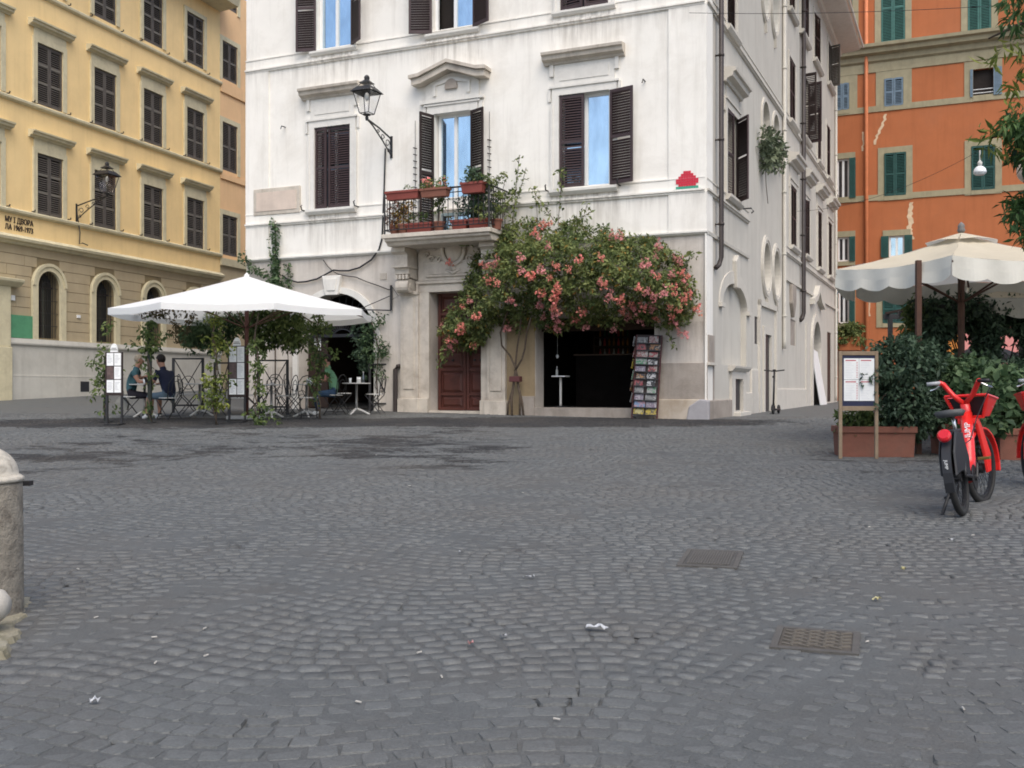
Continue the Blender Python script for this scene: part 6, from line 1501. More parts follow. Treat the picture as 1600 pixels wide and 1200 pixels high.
# ------------------------------------------------------------ inside the shop doorway: counter, shelf, high table, print rack
sh0, sh1 = SHOP[0], SHOP[1]
ctr = thing('shop_counter', 'dark wooden counter inside the shop doorway', 'counter', WF @ Vector((0,0,gS)), rad(-23.95), None)
a0, a1 = fp(WF, 900, 600, 1.2)[0], fp(WF, 992, 600, 1.2)[0]; hC = fp(WF, 930, 553, 1.2)[1]-gS
obj('front_panel', MB().box(a0, a1, 1.2, 1.26, 0, hC-.04), mat('dark_counter_wood', (.006,.005,.0045), .95, .3, 4, spec=.03), ctr); obj('countertop', MB().box(a0-.05, a1+.05, 1.15, 1.75, hC-.04, hC), BROWN_IN, ctr, bevel=.01); obj('side_panel', MB().box(a0, a0+.05, 1.261, 1.7, 0, hC-.04), BROWN_IN, ctr)
obj('side_panel', MB().box(a1-.05, a1, 1.261, 1.7, 0, hC-.04), BROWN_IN, ctr)
shf = thing('wall_shelf', 'dark shelf with bottles at the back of the shop', 'shelf', M=WF)
b0, b1 = fp(WF, 930, 560, 2.6)[0], fp(WF, 985, 560, 2.6)[0]
zs = [fp(WF, 960, y, 2.6)[1] for y in (558, 540, 526)]
for z in zs: obj('shelf_board', MB().box(b0, b1, 2.55, 2.85, z-.03, z), BROWN_IN, shf)
obj('back_board', MB().box(b0, b1, 2.86, 2.9, zs[0]-.8, zs[2]+.5), BROWN_IN, shf)
for x in (b0, b1): obj('side_board', MB().box(x-.02, x+.02, 2.5, 2.87, zs[0]-.8, zs[2]+.5), BROWN_IN, shf)
bc = [mat('amber_bottle', (.30,.14,.03), .2, .1), mat('clear_bottle', (.42,.44,.42), .15, .1), mat('red_capped_jar', (.42,.06,.06), .3), mat('green_bottle', (.05,.12,.05), .2, .1)]
nm = ['amber', 'clear', 'red', 'green']; pos = ['lower', 'middle', 'upper']
for j, z in enumerate(zs):
    for i in range(7):
        k = random.randrange(4); t = thing('bottle', f'{["first","second","third","fourth","fifth","sixth","seventh"][i]} bottle from the left on the {pos[j]} shop shelf, {nm[k]}', 'bottle', WF @ Vector((b0+.10+i*(b1-b0-.2)/6, 2.7, z)), group='bottles on the shop shelf')
        obj('body', MB().lathe([(.03,0),(.032,.1),(.012,.17),(.011,.22)], 8), bc[k], t, smooth=True)
ht = WF @ Vector((fp(WF, 876, 630, .7)[0], .7, gS))
zt_ = fp(WF, 876, 587, .7)[1]-gS
t = thing('high_table', 'tall thin pedestal table with a pale square top inside the shop doorway', 'table', ht, rad(-23.95))
obj('tabletop', MB().box(-.17,.17,-.17,.17,zt_-.03,zt_), WHT, t, bevel=.008); obj('column', MB().lathe([(.035,.02),(.03,.1),(.03,zt_-.031)], 10), PALEM, t, smooth=True); obj('foot', MB().lathe([(.17,0),(.17,.015),(.04,.03)], 16), IRON, t)
bottle(ht+Vector((-.09,-.03,zt_)), 'small clear bottle on the tall table in the shop doorway', bc[1], .20, .03)
item('hanging_bulb', MB().ball((0,0,0),(.035,.035,.05)).tube([(0,0,.05),(0,0,.9)], .004, 4), LAMPG, 'small unlit bulb hanging in the shop doorway above the tall table', 'bulb', WF @ Vector((fp(WF,871,557,.8)[0], .8, fp(WF,871,557,.8)[1])), group=None)
# print rack
rk = WF @ Vector((fp(WF, 1006, 640, -.32)[0], -.32, gz(2.6, 22.3))); RM = Matrix.Translation(rk) @ Matrix.Rotation(rad(-19), 4, 'Z')
RH = 1.86; RW = .56
rack = thing('print_rack', 'tall display rack full of coloured prints at the shop door', 'rack', M=RM)
TL = Matrix.Rotation(rad(-5), 4, 'X') @ Matrix.Rotation(rad(2.5), 4, 'Y')
for x in (-RW/2, RW/2): obj('upright', MB(TL).box(x-.015, x+.015, .04, .07, 0, RH), mat('dark_red_rack_metal', (.07,.02,.02), .5), rack)
obj('back_panel', MB(TL).box(-RW/2+.02, RW/2-.02, .05, .06, .12, RH), SH_DK, rack)
m = MB()
for x in (-RW/2+.03, RW/2-.03): m.tube([(x,.05,.05),(x,.32,0)], .012, 5)
obj('foot', m, IRON, rack)
def artmat(i, c1, c2, c3, sc):
    m = bpy.data.materials.new('printed_picture'); m.use_nodes = True; t = m.node_tree; b = t.nodes['Principled BSDF']; b.inputs['Roughness'].default_value = .45
    tc = nd(t, 'ShaderNodeTexCoord'); mp = nd(t, 'ShaderNodeMapping'); mp.inputs['Location'].default_value = (i*3.1, i*1.7, i*.9); t.links.new(tc.outputs['Object'], mp.inputs['Vector'])
    n = nd(t, 'ShaderNodeTexNoise', i_Scale=sc, i_Detail=2.0, i_Distortion=1.2); t.links.new(mp.outputs[0], n.inputs['Vector'])
    r = nd(t, 'ShaderNodeValToRGB'); r.color_ramp.interpolation = 'CONSTANT'; e = r.color_ramp.elements; c1, c2, c3 = [tuple(v*.62 for v in q_) for q_ in (c1, c2, c3)]; e[0].color = (*c1,1); e[1].color = (*c3,1); e[1].position = .57; x = e.new(.47); x.color = (*c2,1)  # vine shade put into the prints by dimming all three colours
    t.links.new(n.outputs['Fac'], r.inputs['Fac']); t.links.new(r.outputs['Color'], b.inputs['Base Color']); return m
arts = [('grey photo', ((.30,.30,.29),(.16,.16,.16),(.45,.44,.42))), ('pale pink', ((.50,.38,.36),(.35,.12,.11),(.55,.50,.46))), ('red figure', ((.40,.35,.31),(.40,.05,.06),(.12,.08,.07))), ('orange and black', ((.45,.22,.08),(.05,.04,.04),(.40,.33,.25))), ('dark red', ((.30,.04,.05),(.42,.10,.10),(.08,.05,.05))), ('white and black', ((.62,.62,.62),(.03,.03,.03),(.60,.60,.60))),
        ('green spot', ((.42,.42,.40),(.08,.30,.14),(.40,.40,.38))), ('violet grey', ((.33,.30,.35),(.22,.16,.22),(.45,.42,.45))), ('blue', ((.22,.32,.50),(.55,.30,.32),(.10,.18,.35))), ('yellow', ((.58,.44,.05),(.12,.10,.06),(.55,.48,.20)))]
lay = [(0,1),(4,3),(1,2),(6,5),(7,2),(3,5),(4,5),(0,6),(7,0),(8,7),(9,9)]
ordn = ['top', 'second', 'third', 'fourth', 'fifth', 'sixth', 'seventh', 'eighth', 'ninth', 'tenth', 'bottom']
for j, (l, r) in enumerate(lay):
    z = RH-.04-(j+1)*.158
    obj('rail', MB(TL).box(-RW/2+.016, RW/2-.016, -.012+.0, .005, z-.004, z+.018), IRON, rack)
    for c, k in ((0,l),(1,r)):
        w_ = RW/2-.035-random.random()*.06; x0 = -RW/2+.03+c*(RW/2-.02)+random.uniform(-.015,.02); me = MB().box(0, w_, -.002, .002, 0, .15-random.random()*.035+random.random()*.03).mesh('print', artmat(j*2+c, *arts[k][1], 9))
        o = put('art_print', me, None, M=RM @ TL @ Matrix.Translation((x0, .014, z+.004)) @ Matrix.Rotation(rad(-8), 4, 'X'))
        o['label'] = f'{arts[k][0]} print in the {ordn[j]} row of the rack, {("left","right")[c]} side'; o['category'] = 'print'; o['group'] = 'prints in the display rack'
for j in range(6):
    z = .35+j*.25; me = MB().box(-.004, .004, -.0, .17, 0, .21).mesh('print', artmat(j+40, *arts[(j*3)%10][1], 9))
    o = put('art_print', me, None, M=RM @ TL @ Matrix.Translation((-RW/2-.04-.02*(j%2), -.06, z)) @ Matrix.Rotation(rad(9), 4, 'Y'))
    o['label'] = f'print seen edge-on at the left side of the rack, number {["one","two","three","four","five","six"][j]} from below'; o['category'] = 'print'; o['group'] = 'prints in the display rack'

# ------------------------------------------------------------ hanging plant in the niches of the side wall
def sp_(x, y, o): u, z = fp(WR, x, y, -o); return WR @ Vector((u, -o, z))
cen = [sp_(x, y, random.uniform(.02,.22)) for x, y in fill([(1191,206),(1216,212),(1222,225),(1222,262),(1212,262),(1205,252),(1199,272),(1193,255)], 70)]
plant('hanging_plant', 'trailing plant hanging from the two niches high on the side wall', 'hanging plant', sp_(1205, 215, 0), cen, .16, 22, .11, leafmat('grey_green_leaf', (.12,.15,.09)), stems=[([sp_(x,y,.1) for x,y in ((1197,222),(1196,260),(1197,290),(1200,318))], .01)], squash=1.0)

# ------------------------------------------------------------ electric scooter by the side wall
sb = gp(1208, 647); sct = thing('electric_scooter', 'black electric kick scooter standing by the side wall', 'scooter', sb, rad(-25))
obj('deck', MB().box(-.075,.075,.12,.66,.09,.135), BLACKP, sct, bevel=.015)
def wheel(r, w, m=RUBBER, rim=STEEL, parent=None, loc=(0,0,0), spokes=0, name='wheel', rot=None):
    q = MB(Matrix.Rotation(rad(90), 4, 'Y')); pr = [(r-w, -w*.5),(r-w*.3,-w*.5),(r,-w*.2),(r,w*.2),(r-w*.3,w*.5),(r-w,w*.5)]
    n = 28; vs = [(a*math.cos(2*math.pi*j/n), a*math.sin(2*math.pi*j/n), b) for a, b in pr for j in range(n)]; k = len(pr)
    q.add(vs, [(i*n+j, i*n+(j+1)%n, ((i+1)%k)*n+(j+1)%n, ((i+1)%k)*n+j) for i in range(k) for j in range(n)])
    o = obj(name, q, m, parent, smooth=True, loc=loc, rot=rot)
    q = MB(Matrix.Rotation(rad(90), 4, 'Y'))
    if spokes:
        pr = [(r-w*1.5,-w*.25),(r-w*1.0,-w*.3),(r-w*1.0,w*.3),(r-w*1.5,w*.25)]; vs = [(a*math.cos(2*math.pi*j/n), a*math.sin(2*math.pi*j/n), b) for a, b in pr for j in range(n)]
        q.add(vs, [(i*n+j, i*n+(j+1)%n, ((i+1)%4)*n+(j+1)%n, ((i+1)%4)*n+j) for i in range(4) for j in range(n)])
        q.lathe([(.045,-w*.6),(.05,-.01),(.05,.01),(.045,w*.6)], 12)
        for s in range(spokes):
            a = 2*math.pi*s/spokes; b = a+.35*(1 if s%2 else -1); q.tube([(.045*math.cos(b), .045*math.sin(b), .02*(1 if s%2 else -1)), ((r-w*1.3)*math.cos(a), (r-w*1.3)*math.sin(a), 0)], .0022, 4)
    else: q.lathe([(r-w,-w*.4),(r*.3,-w*.5),(r*.3,w*.5),(r-w,w*.4)], 20)
    obj('rim', q, rim, o)
    return o
wheel(.115, .055, parent=sct, loc=(0,0,.115), rim=BLACKP); wheel(.115, .055, parent=sct, loc=(0,.76,.115), rim=BLACKP)
obj('stem', MB().tube([(0,.02,.16),(0,.10,.62),(0,.17,1.08)], .026, 8), BLACKP, sct, smooth=True); obj('handlebar', MB().tube([(-.26,.15,1.13),(0,.17,1.10),(.26,.15,1.13)], .017, 6), BLACKP, sct)
obj('front_mudguard', MB().prism([(-.13,.10),(-.10,.19),(0,.245),(.10,.20),(.12,.13),(.10,.13),(.08,.185),(0,.225),(-.08,.175),(-.11,.10)], -.035, .035, Matrix.Rotation(rad(90),4,'Z')), BLACKP, sct); obj('display', MB().box(-.04,.04,.13,.17,1.10,1.15), BLACKP, sct, bevel=.008)
obj('headlight', MB().box(-.028,.028,.045,.075,.93,.98), BLACKP, sct); obj('kickstand', MB().tube([(-.06,.3,.09),(-.17,.33,.0)], .01, 5), STEEL, sct); obj('brace', MB().tube([(0,.12,.12),(0,.04,.28)], .03, 8), BLACKP, sct)

# ------------------------------------------------------------ red hire bicycles
def red_bike(loc, rz, lean, label, steer=22):
    t = thing('electric_bicycle', label, 'bicycle', M=Matrix.Translation(loc) @ Matrix.Rotation(rz, 4, 'Z') @ Matrix.Rotation(lean, 4, 'Y'), group='red hire bicycles')
    R_ = .335; fx = 1.10
    wheel(R_, .052, parent=t, loc=(0,0,R_), spokes=28, rim=BLACKP, name='rear_wheel')
    # main tube, seat tube, stays
    m = MB(); m.tube([(0,.44,.30),(0,.50,.30),(0,.60,.42),(0,.74,.64),(0,.86,.86)], [.06,.07,.062,.056,.05], 12); fr = obj('frame', m, REDP, t, smooth=True)
    me = textmesh('JUMP', .07, .0012, WHT)
    # lettering on the back-facing upper side of the tube
    dv = Vector((0,.26,.44)).normalized(); nv = Vector((0,-dv.z,dv.y)); MM = Matrix((Vector(dv), Vector((1,0,0)).cross(dv).cross(dv)*0+Vector((-1,0,0)), nv)).transposed().to_4x4()
    put('frame_lettering', me, fr, M=Matrix.Translation(Vector((.035,.80,.745))+nv*.0575) @ MM)
    m = MB(); m.tube([(0,.42,.32),(0,.30,.52),(0,.24,.64)], [.045,.032,.027], 10)
    for s in (-1,1): m.tube([(s*.045,.42,.30),(s*.065,.2,.32),(s*.065,0,R_)], .016, 6); m.tube([(s*.03,.26,.60),(s*.065,.05,.40),(s*.065,0,R_)], .013, 6)
    obj('seat_tube', m, BLACKP, t, smooth=True)
    obj('seat_post', MB().tube([(0,.24,.63),(0,.19,.86)], .016, 8), CHROME, t, smooth=True)
    m = MB(); s_ = [(-.13,-.09,.012),(-.11,-.12,.03),(0,-.13,.035),(.11,-.12,.03),(.13,-.09,.012),(.10,.0,.0),(.035,.12,.005),(.02,.17,.0),(-.02,.17,.0),(-.035,.12,.005),(-.10,.0,.0)]
    m.add([(x,y+.17,z+.87) for x,y,z in s_]+[(x*.8,y*.9+.17,.84) for x,y,z in s_]+[(0,.13,.90)], [(i,(i+1)%11,22) for i in range(11)]+[(i,i+11,(i+1)%11+11,(i+1)%11) for i in range(11)]+[tuple(range(21,10,-1))]); obj('saddle', m, mat('grey_saddle', (.07,.072,.075), .5), t, smooth=True)
    # rear mudguard, battery box side panels, light
    m = MB(); q = [(R_+.055+0, a) for a in np.linspace(28, 196, 15)]
    i_ = [((R_+.035)*math.cos(rad(a)), R_+(R_+.035)*math.sin(rad(a))) for _, a in q]; o_ = [((R_+.06)*math.cos(rad(a)), R_+(R_+.06)*math.sin(rad(a))) for _, a in q]
    m.band(i_, o_, -.036, .036, Matrix.Rotation(rad(90),4,'Z')); obj('rear_mudguard', m, mat('black_gloss_panel', (.010,.011,.014), .55, .05, 3, bump=0, spec=.5), t, smooth=False)
    m = MB()
    for s in (-1,1):
        m.add([(s*.052,-.33,.36),(s*.052,-.30,.55),(s*.052,-.13,.72),(s*.052,.16,.70),(s*.052,.30,.48),(s*.052,.25,.30),(s*.052,-.05,.38)]+[(s*.066,-.32,.37),(s*.066,-.29,.55),(s*.066,-.12,.71),(s*.066,.15,.69),(s*.066,.29,.48),(s*.066,.24,.31),(s*.066,-.05,.39)],
              [tuple(range(7)), tuple(range(13,6,-1))]+[(k,(k+1)%7,(k+1)%7+7,k+7) for k in range(7)])
    obj('side_panel', m, MATS['black_gloss_panel'], t)
    obj('battery_box', MB().box(-.05,.05,-.10,.22,.70,.735).box(-.045,.045,.10,.30,.44,.70), BLACKP, t, bevel=.01)
    me2 = textmesh('JUMP', .034, .001, WHT); put('mudguard_lettering', me2, t, M=Matrix.Translation((.012,-.403,.42)) @ Matrix.Rotation(rad(-7), 4, 'X') @ Matrix.Rotation(rad(90), 4, 'X') @ Matrix.Rotation(rad(-90), 4, 'Z') @ Matrix.Translation((.0,-.02,0)))
    obj('rear_light', MB(Matrix.Translation((0,-.275,.685)) @ Matrix.Rotation(rad(60),4,'X')).lathe([(.03,-.02),(.055,0),(.055,.03),(.04,.045)], 16), mat('red_lens', (.55,.012,.02), .2, .05, 3, bump=0, spec=.6), t, smooth=False)
    # crank, chain guard, kickstand
    m = MB(Matrix.Translation((0,.44,.29)) @ Matrix.Rotation(rad(90),4,'Y')); m.lathe([(.11,.055),(.115,.06),(.11,.065)], 22); m.lathe([(.03,-.08),(.03,.08)], 10); cr = obj('crank', m, BLACKP, t)
    m = MB(); m.tube([(.08,.44,.29),(.09,.50,.44)], .012, 6); m.tube([(-.08,.44,.29),(-.09,.38,.14)], .012, 6); obj('crank_arm', m, BLACKP, cr)
    obj('pedal', MB().box(.10,.20,.455,.545,.435,.460), mat('amber_pedal', (.12,.08,.02), .5), cr, bevel=.005); obj('pedal', MB().box(-.20,-.10,.335,.425,.125,.150), BLACKP, cr, bevel=.005)
    obj('kickstand', MB().tube([(-.06,.10,.28),(-.13,.0,.10),(-.16+.0,-.04,.015),(-.20,-.05,.0)], .014, 6), BLACKP, t)
    # steering assembly
    H = Vector((0,.88,.80)); ax = Vector((0,-.22,.55)).normalized(); SM = Matrix.Translation(H) @ Matrix.Rotation(rad(-steer), 4, ax) @ Matrix.Translation(-H)
    st_ = put('fork', MB().tube([(0,.83,.95),(0,.90,.74)], .042, 10).add([], []).mesh('fork', REDP, True), t, M=SM)
    m = MB()
    for s in (-1,1):
        m.add([(s*.055,.86,.80),(s*.055,.98,.77),(s*.060,1.17,.47),(s*.060,1.16,.30),(s*.060,1.07,.29),(s*.058,1.02,.46)]+[(s*.082,.87,.80),(s*.082,.97,.77),(s*.085,1.16,.47),(s*.085,1.15,.31),(s*.085,1.08,.30),(s*.084,1.03,.46)],
              [tuple(range(6)), tuple(range(11,5,-1))]+[(k,(k+1)%6,(k+1)%6+6,k+6) for k in range(6)])
    m.box(-.08,.08,.84,.96,.76,.81)
    q = [a for a in np.linspace(-8, 130, 12)]; i_ = [((R_+.03)*math.cos(rad(a)), R_+(R_+.03)*math.sin(rad(a))) for a in q]; o_ = [((R_+.05)*math.cos(rad(a)), R_+(R_+.05)*math.sin(rad(a))) for a in q]
    m.band(i_, o_, -.05, .05, Matrix.Translation((0,fx,0)) @ Matrix.Rotation(rad(90),4,'Z')); obj('fork_blade', m, REDP, st_, bevel=.006)
    wheel(R_, .052, parent=st_, loc=(0,fx,R_), spokes=28, rim=BLACKP, name='front_wheel')
    hb_ = MB(); hb_.tube([(0,.83,.94),(-.09,.80,1.03),(-.16,.76,1.14),(-.18,.73,1.15)], .024, 8); hb_.tube([(0,.83,.94),(.09,.80,1.03),(.16,.76,1.14),(.18,.73,1.15)], .024, 8); obj('handlebar', hb_, REDP, st_, smooth=True)
    for s in (-1,1):
        obj('grip', MB().tube([(s*.17,.735,1.15),(s*.28,.69,1.145)], .018, 8), SILVG if s < 0 else BLACKP, st_, smooth=True); obj('brake_lever', MB().tube([(s*.18,.76,1.13),(s*.23,.78,1.10),(s*.28,.76,1.085)], .008, 5), CHROME, st_)
    m = MB(); b0_ = [(-.12,.93,.82),(.12,.93,.82),(.11,1.12,.82),(-.11,1.12,.82)]; b1_ = [(-.19,.87,1.02),(.19,.87,1.02),(.17,1.18,.98),(-.17,1.18,.98)]
    for k in range(4):
        a, b, c, d = b0_[k], b0_[(k+1)%4], b1_[(k+1)%4], b1_[k]
        if k == 0: continue
        m.add([a,b,c,d]+[tuple(Vector(p)*.0+Vector((p[0]*.94, 1.04+(p[1]-1.04)*.94, p[2]))) for p in (a,b,c,d)], [(0,1,2,3),(7,6,5,4),(0,4,5,1),(1,5,6,2),(2,6,7,3),(3,7,4,0)])
    bk = obj('basket', m, REDP, st_); m = MB(); m.tube([b1_[0], b1_[1]], .014, 6); m.tube([b1_[0], b0_[0], b0_[1], b1_[1]], .018, 6); m.tube([b1_[1],b1_[2],b1_[3],b1_[0]], .012, 6); obj('basket_rim', m, REDP, bk)
    obj('basket_panel', MB().add([(-.11,.935,.83),(.11,.935,.83),(.175,.878,1.00),(-.175,.878,1.00),(-.11,.955,.83),(.11,.955,.83),(.175,.90,1.0),(-.175,.90,1.0)], [(0,1,2,3),(7,6,5,4),(0,4,5,1),(1,5,6,2),(2,6,7,3),(3,7,4,0)]), MATS['black_gloss_panel'], bk); obj('basket_floor', MB().box(-.11,.11,.94,1.11,.815,.825), BLACKP, bk)
    obj('cable', MB().tube([(.27,.78,1.12),(.10,.72,.80),(.06,.5,.62),(.05,.32,.60)], .006, 4), BLACKP, t)
    return t
rb = gp(1505, 806)
red_bike(rb, math.atan2(-.55, .83), rad(-8), 'red electric hire bicycle leaning on its stand, seen from behind', 12)
r2 = gp(1756, 780); red_bike(r2, math.atan2(.25, .97), rad(-10), 'second red hire bicycle, only its basket showing at the right edge', 25)

# ------------------------------------------------------------ planters, hedges and menu frame of the right-hand restaurant
def trough(xl, xr, yb, h, d, label, skew=0):
    a, b = gp(xl, yb), gp(xr, yb+skew); w = (b-a).length
    t = thing('terracotta_planter', label, 'planter', a, math.atan2(b.y-a.y, b.x-a.x), 'terracotta planters before the restaurant')
    m = MB(); m.add([(.02,.02,0),(w-.02,.02,0),(w-.02,d-.02,0),(.02,d-.02,0),(0,0,h),(w,0,h),(w,d,h),(0,d,h)], [(0,3,2,1),(0,1,5,4),(1,2,6,5),(2,3,7,6),(3,0,4,7)]); obj('trough', m, TERRA, t)
    m = MB(); m.box(-.02,w+.02,-.022,.03,h-.075,h+.01); m.box(-.02,w+.02,d-.03,d+.022,h-.075,h+.01); m.box(-.02,.03,.0301,d-.0301,h-.075,h+.01); m.box(w-.03,w+.02,.0301,d-.0301,h-.075,h+.01); obj('rim', m, TERRA, t, bevel=.008)
    obj('soil', MB().box(.02,w-.02,.03,d-.03,h-.06,h-.04), SOIL, t)
    return t, a, (b-a).normalized(), w
def hedge(name, label, cat, poly, Y, dep, n_, m, r, k, s, elong=1.3, group='shrubs before the restaurant', down=.3, stems=True):
    b = at(sum(p[0] for p in poly)/len(poly), 700, Y); b.z = gz(b.x, b.y)
    C_ = []
    for x, y in fill(poly, n_):
        e = edged(x, y, poly); f = min(1, e/28); C_.append(at(x, y, Y-dep*(.25+.75*f)*random.uniform(-.9,1)**1))
    st = [([b+Vector((random.uniform(-.1,.1), .0, 0)), Vector(c)*.5+b*.5+Vector((0,0,-.1)), Vector(c)], .012) for c in random.sample(C_, 5)]
    if not stems: st = [([at(1390, 585, Y+.2), at(1372, 590, Y), at(1356, 604, Y)], .006), ([at(1390, 610, Y+.2), at(1370, 630, Y)], .006)]
    return plant(name, label, cat, b, C_, r, k, s, m, group, stems=st, sm=BARK_D, down=down, elong=elong)
P1 = trough(1312, 1431, 714, .40, .42, 'terracotta trough below the framed menu board', 1); Y1 = P1[1].y
hedge('low_hedge', 'low yellow-green shrubs in the trough below the menu board', 'shrub', [(1314,645),(1366,640),(1370,678),(1314,678)], Y1+.15, .15, 40, L_POT, .09, 22, .065)
hedge('dark_shrub', 'big dark shrub rising from the trough beside the menu board', 'shrub', [(1352,568),(1368,545),(1392,530),(1425,527),(1455,540),(1470,570),(1474,620),(1466,660),(1440,680),(1372,682),(1366,640),(1372,610),(1362,590)], Y1+.25, .45, 260, L_DARK, .12, 26, .065)
hedge('shrub_sprays', 'loose dark sprays of shrub drooping across the right edge of the menu case', 'sprays', [(1342,592),(1362,572),(1378,575),(1380,640),(1366,646),(1358,612)], Y1-.22, .05, 16, L_DARK, .07, 14, .055, stems=False)
P2 = trough(1472, 1506, 712, .42, .42, 'short terracotta trough half hidden behind the red bicycle', 0); trough(1562, 1660, 719, .40, .42, 'terracotta trough at the right edge behind the bicycles', 0)
hedge('dark_shrub', 'mid green shrub behind the saddle of the red bicycle', 'shrub', [(1462,575),(1500,555),(1540,562),(1560,590),(1540,640),(1510,680),(1470,685)], Y1+.5, .4, 130, L_IVY, .12, 24, .075)
hedge('large_leaved_bush', 'large-leaved green bush behind the right-hand bicycle', 'bush', [(1500,600),(1545,585),(1600,580),(1660,590),(1660,690),(1560,700),(1505,690)], Y1-.1, .4, 120, L_IVY, .13, 16, .125, 1.05)
hedge('dark_shrub', 'very dark shrub under the restaurant pergola at the right edge', 'shrub', [(1520,575),(1560,572),(1610,568),(1680,570),(1680,640),(1530,640)], Y1+1.1, .5, 150, L_DARK, .15, 22, .085)
# framed menu board on two posts
a, b = gp(1309.5, 716), gp(1369, 716); w = (b-a).length; s_ = a.y/1600
mf = thing('framed_menu', 'wooden framed menu case with white pages on two posts before the planter', 'menu board', a+Vector((0,-.09,0)), math.atan2(b.y-a.y, b.x-a.x))
zt_, zb_ = CZ+(608-549)*s_-a.z, CZ+(608-638)*s_-a.z
for x, zz in ((.0, zt_), (w-.03, zt_)): obj('post', MB().box(x-.022, x+.022, -.02, .02, 0, zz), WOODL, mf, bevel=.004)
[obj('frame_rail', MB().box(.023, w-.053, -.02, .02, p_, q_), WOODL, mf, bevel=.004) for p_, q_ in ((zt_-.055, zt_-.002), (zb_-.03, zb_+.03))]
obj('case', MB().box(.023, w-.053, -.008, .012, zb_+.031, zt_-.056), mat('navy_menu_case', (.02,.025,.06), .5), mf)
pw2 = (w-.11)/2; hh = (zt_-zb_-.2)/2
for c in range(2):
    for r in range(2):
        x0 = .045+c*(pw2+.004); z0 = zb_+.10+r*(hh+.004); p = obj('page', MB().box(x0, x0+pw2, -.012, -.0085, z0, z0+hh), PAPER, mf)
        q = MB(); q.box(x0+.02, x0+pw2*.8, -.0128, -.0121, z0+hh-.035, z0+hh-.02); z = z0+hh-.055
        obj('heading', q, mat('red_print', (.45,.10,.12), .6), p); q = MB(); q2 = MB()
        while z > z0+.02: q.box(x0+.02, x0+pw2*random.uniform(.45,.72), -.0128, -.0121, z, z+.005); q2.box(x0+pw2*.82, x0+pw2*.92, -.0128, -.0121, z, z+.007) if not c else None; z -= .022
        obj('print_lines', q, mat('pale_grey_print', (.60,.61,.63), .7), p, kind='stuff')
        if q2.v: obj('price_lines', q2, MATS['red_print'], p, kind='stuff')
# cream hexagonal parasol, its poles
def hexparasol(c, R, zr, za, ph, label, n=6, vents=True):
    t = thing('cream_parasol', label, 'parasol', c, group='cream parasols of the restaurant')
    V6 = [Vector((R*math.cos(rad(ph+360/n*k)), R*math.sin(rad(ph+360/n*k)), zr)) for k in range(n)]; top = Vector((0,0,za)); m = MB(); N = 7
    for k in range(n):
        a, b = V6[k], V6[(k+1)%n]
        def pt(f, g): p = top.lerp(a.lerp(b, g), f); return (p.x, p.y, p.z-.07*math.sin(math.pi*g)*f*f-.05*math.sin(math.pi*f)+.006*math.sin(31*f+17*g+k))
        for i in range(N):
            for j in range(N): m.quad(pt(i/N,j/N), pt((i+1)/N,j/N), pt((i+1)/N,(j+1)/N), pt(i/N,(j+1)/N))
    obj('canopy', m, CANVAS_B, t, smooth=True, fix=False)
    m = MB()
    for k in range(n):   # vent flap over the top
        a, b = V6[k], V6[(k+1)%n]
        def pv(f, g): p = top.lerp(a.lerp(b, g), f); return (p.x, p.y, p.z+.03-.03*f+.03*math.sin(math.pi*g)*(f>.1))
        m.quad(pv(0,0), pv(.29,.02), pv(.30,.5), pv(0,.5)); m.quad(pv(0,.5), pv(.30,.5), pv(.29,.98), pv(0,1))
    obj('vent_flap', m, CANVAS_B, t, fix=False)
    for k in range(n):   # scalloped valance
        a, b = V6[k], V6[(k+1)%n]; m = MB(); J = 40; d_ = (b-a).normalized(); out = Vector((d_.y,-d_.x,0))
        for j in range(J):
            def pz(g, f):
                p = a.lerp(b, g); p.z += -.07*math.sin(math.pi*g); sc_ = .32-.055*(1-abs(math.sin(math.pi*g*4)))**1.3
                return tuple(p+out*(.03*math.sin(g*23+k)*f+.02*f)-Vector((0,0,sc_*f)))
            m.quad(pz(j/J,0), pz((j+1)/J,0), pz((j+1)/J,.5), pz(j/J,.5)); m.quad(pz(j/J,.5), pz((j+1)/J,.5), pz((j+1)/J,1), pz(j/J,1))
        obj('valance', m, CANVAS_V, t, fix=False, smooth=True)
    obj('pole', MB().lathe([(.05,0),(.05,za)], 10), WOODP, t, smooth=True)
    for k in range(n):
        obj('rib', MB().tube([top-Vector((0,0,.10)), V6[k]-Vector((0,0,.08))], .018, 5), WOODP, t); obj('strut', MB().tube([(0,0,zr-.5), tuple(top.lerp(V6[k],.6)-Vector((0,0,.10)))], .016, 5), WOODP, t)
    obj('finial', MB(Matrix.Translation((0,0,za+.03)) @ Matrix.Scale(.72, 4)).lathe([(.06,0),(.085,.05),(.06,.10),(.075,.13),(.05,.18),(.01,.22)], 12), mat('grey_wood_finial', (.16,.155,.15), .7), t, smooth=True)
    return t
hexparasol(Vector((6.80,15.5,gz(6.80,15.5))), 1.93, CZ+1.80-gz(6.75,15.5), CZ+2.34-gz(6.75,15.5), 3, 'cream hexagonal parasol with scalloped valance in front of the orange palazzo')
hexparasol(Vector((9.35,17.3,gz(9.35,17.3))), 1.98, CZ+1.50-gz(9.35,17.3), CZ+2.05-gz(9.35,17.3), 20, 'second cream parasol behind the first at the right edge')
c = at(1435, 700, 14.15); c.z = gz(c.x, c.y)
pz = CZ+(608-407)/1600*14.15-c.z
item('wooden_post', MB().box(-.034,.034,-.034,.034,0,pz), WOODP, 'dark brown wooden post in front of the cream parasol', 'post', c, smooth=False, group=None)
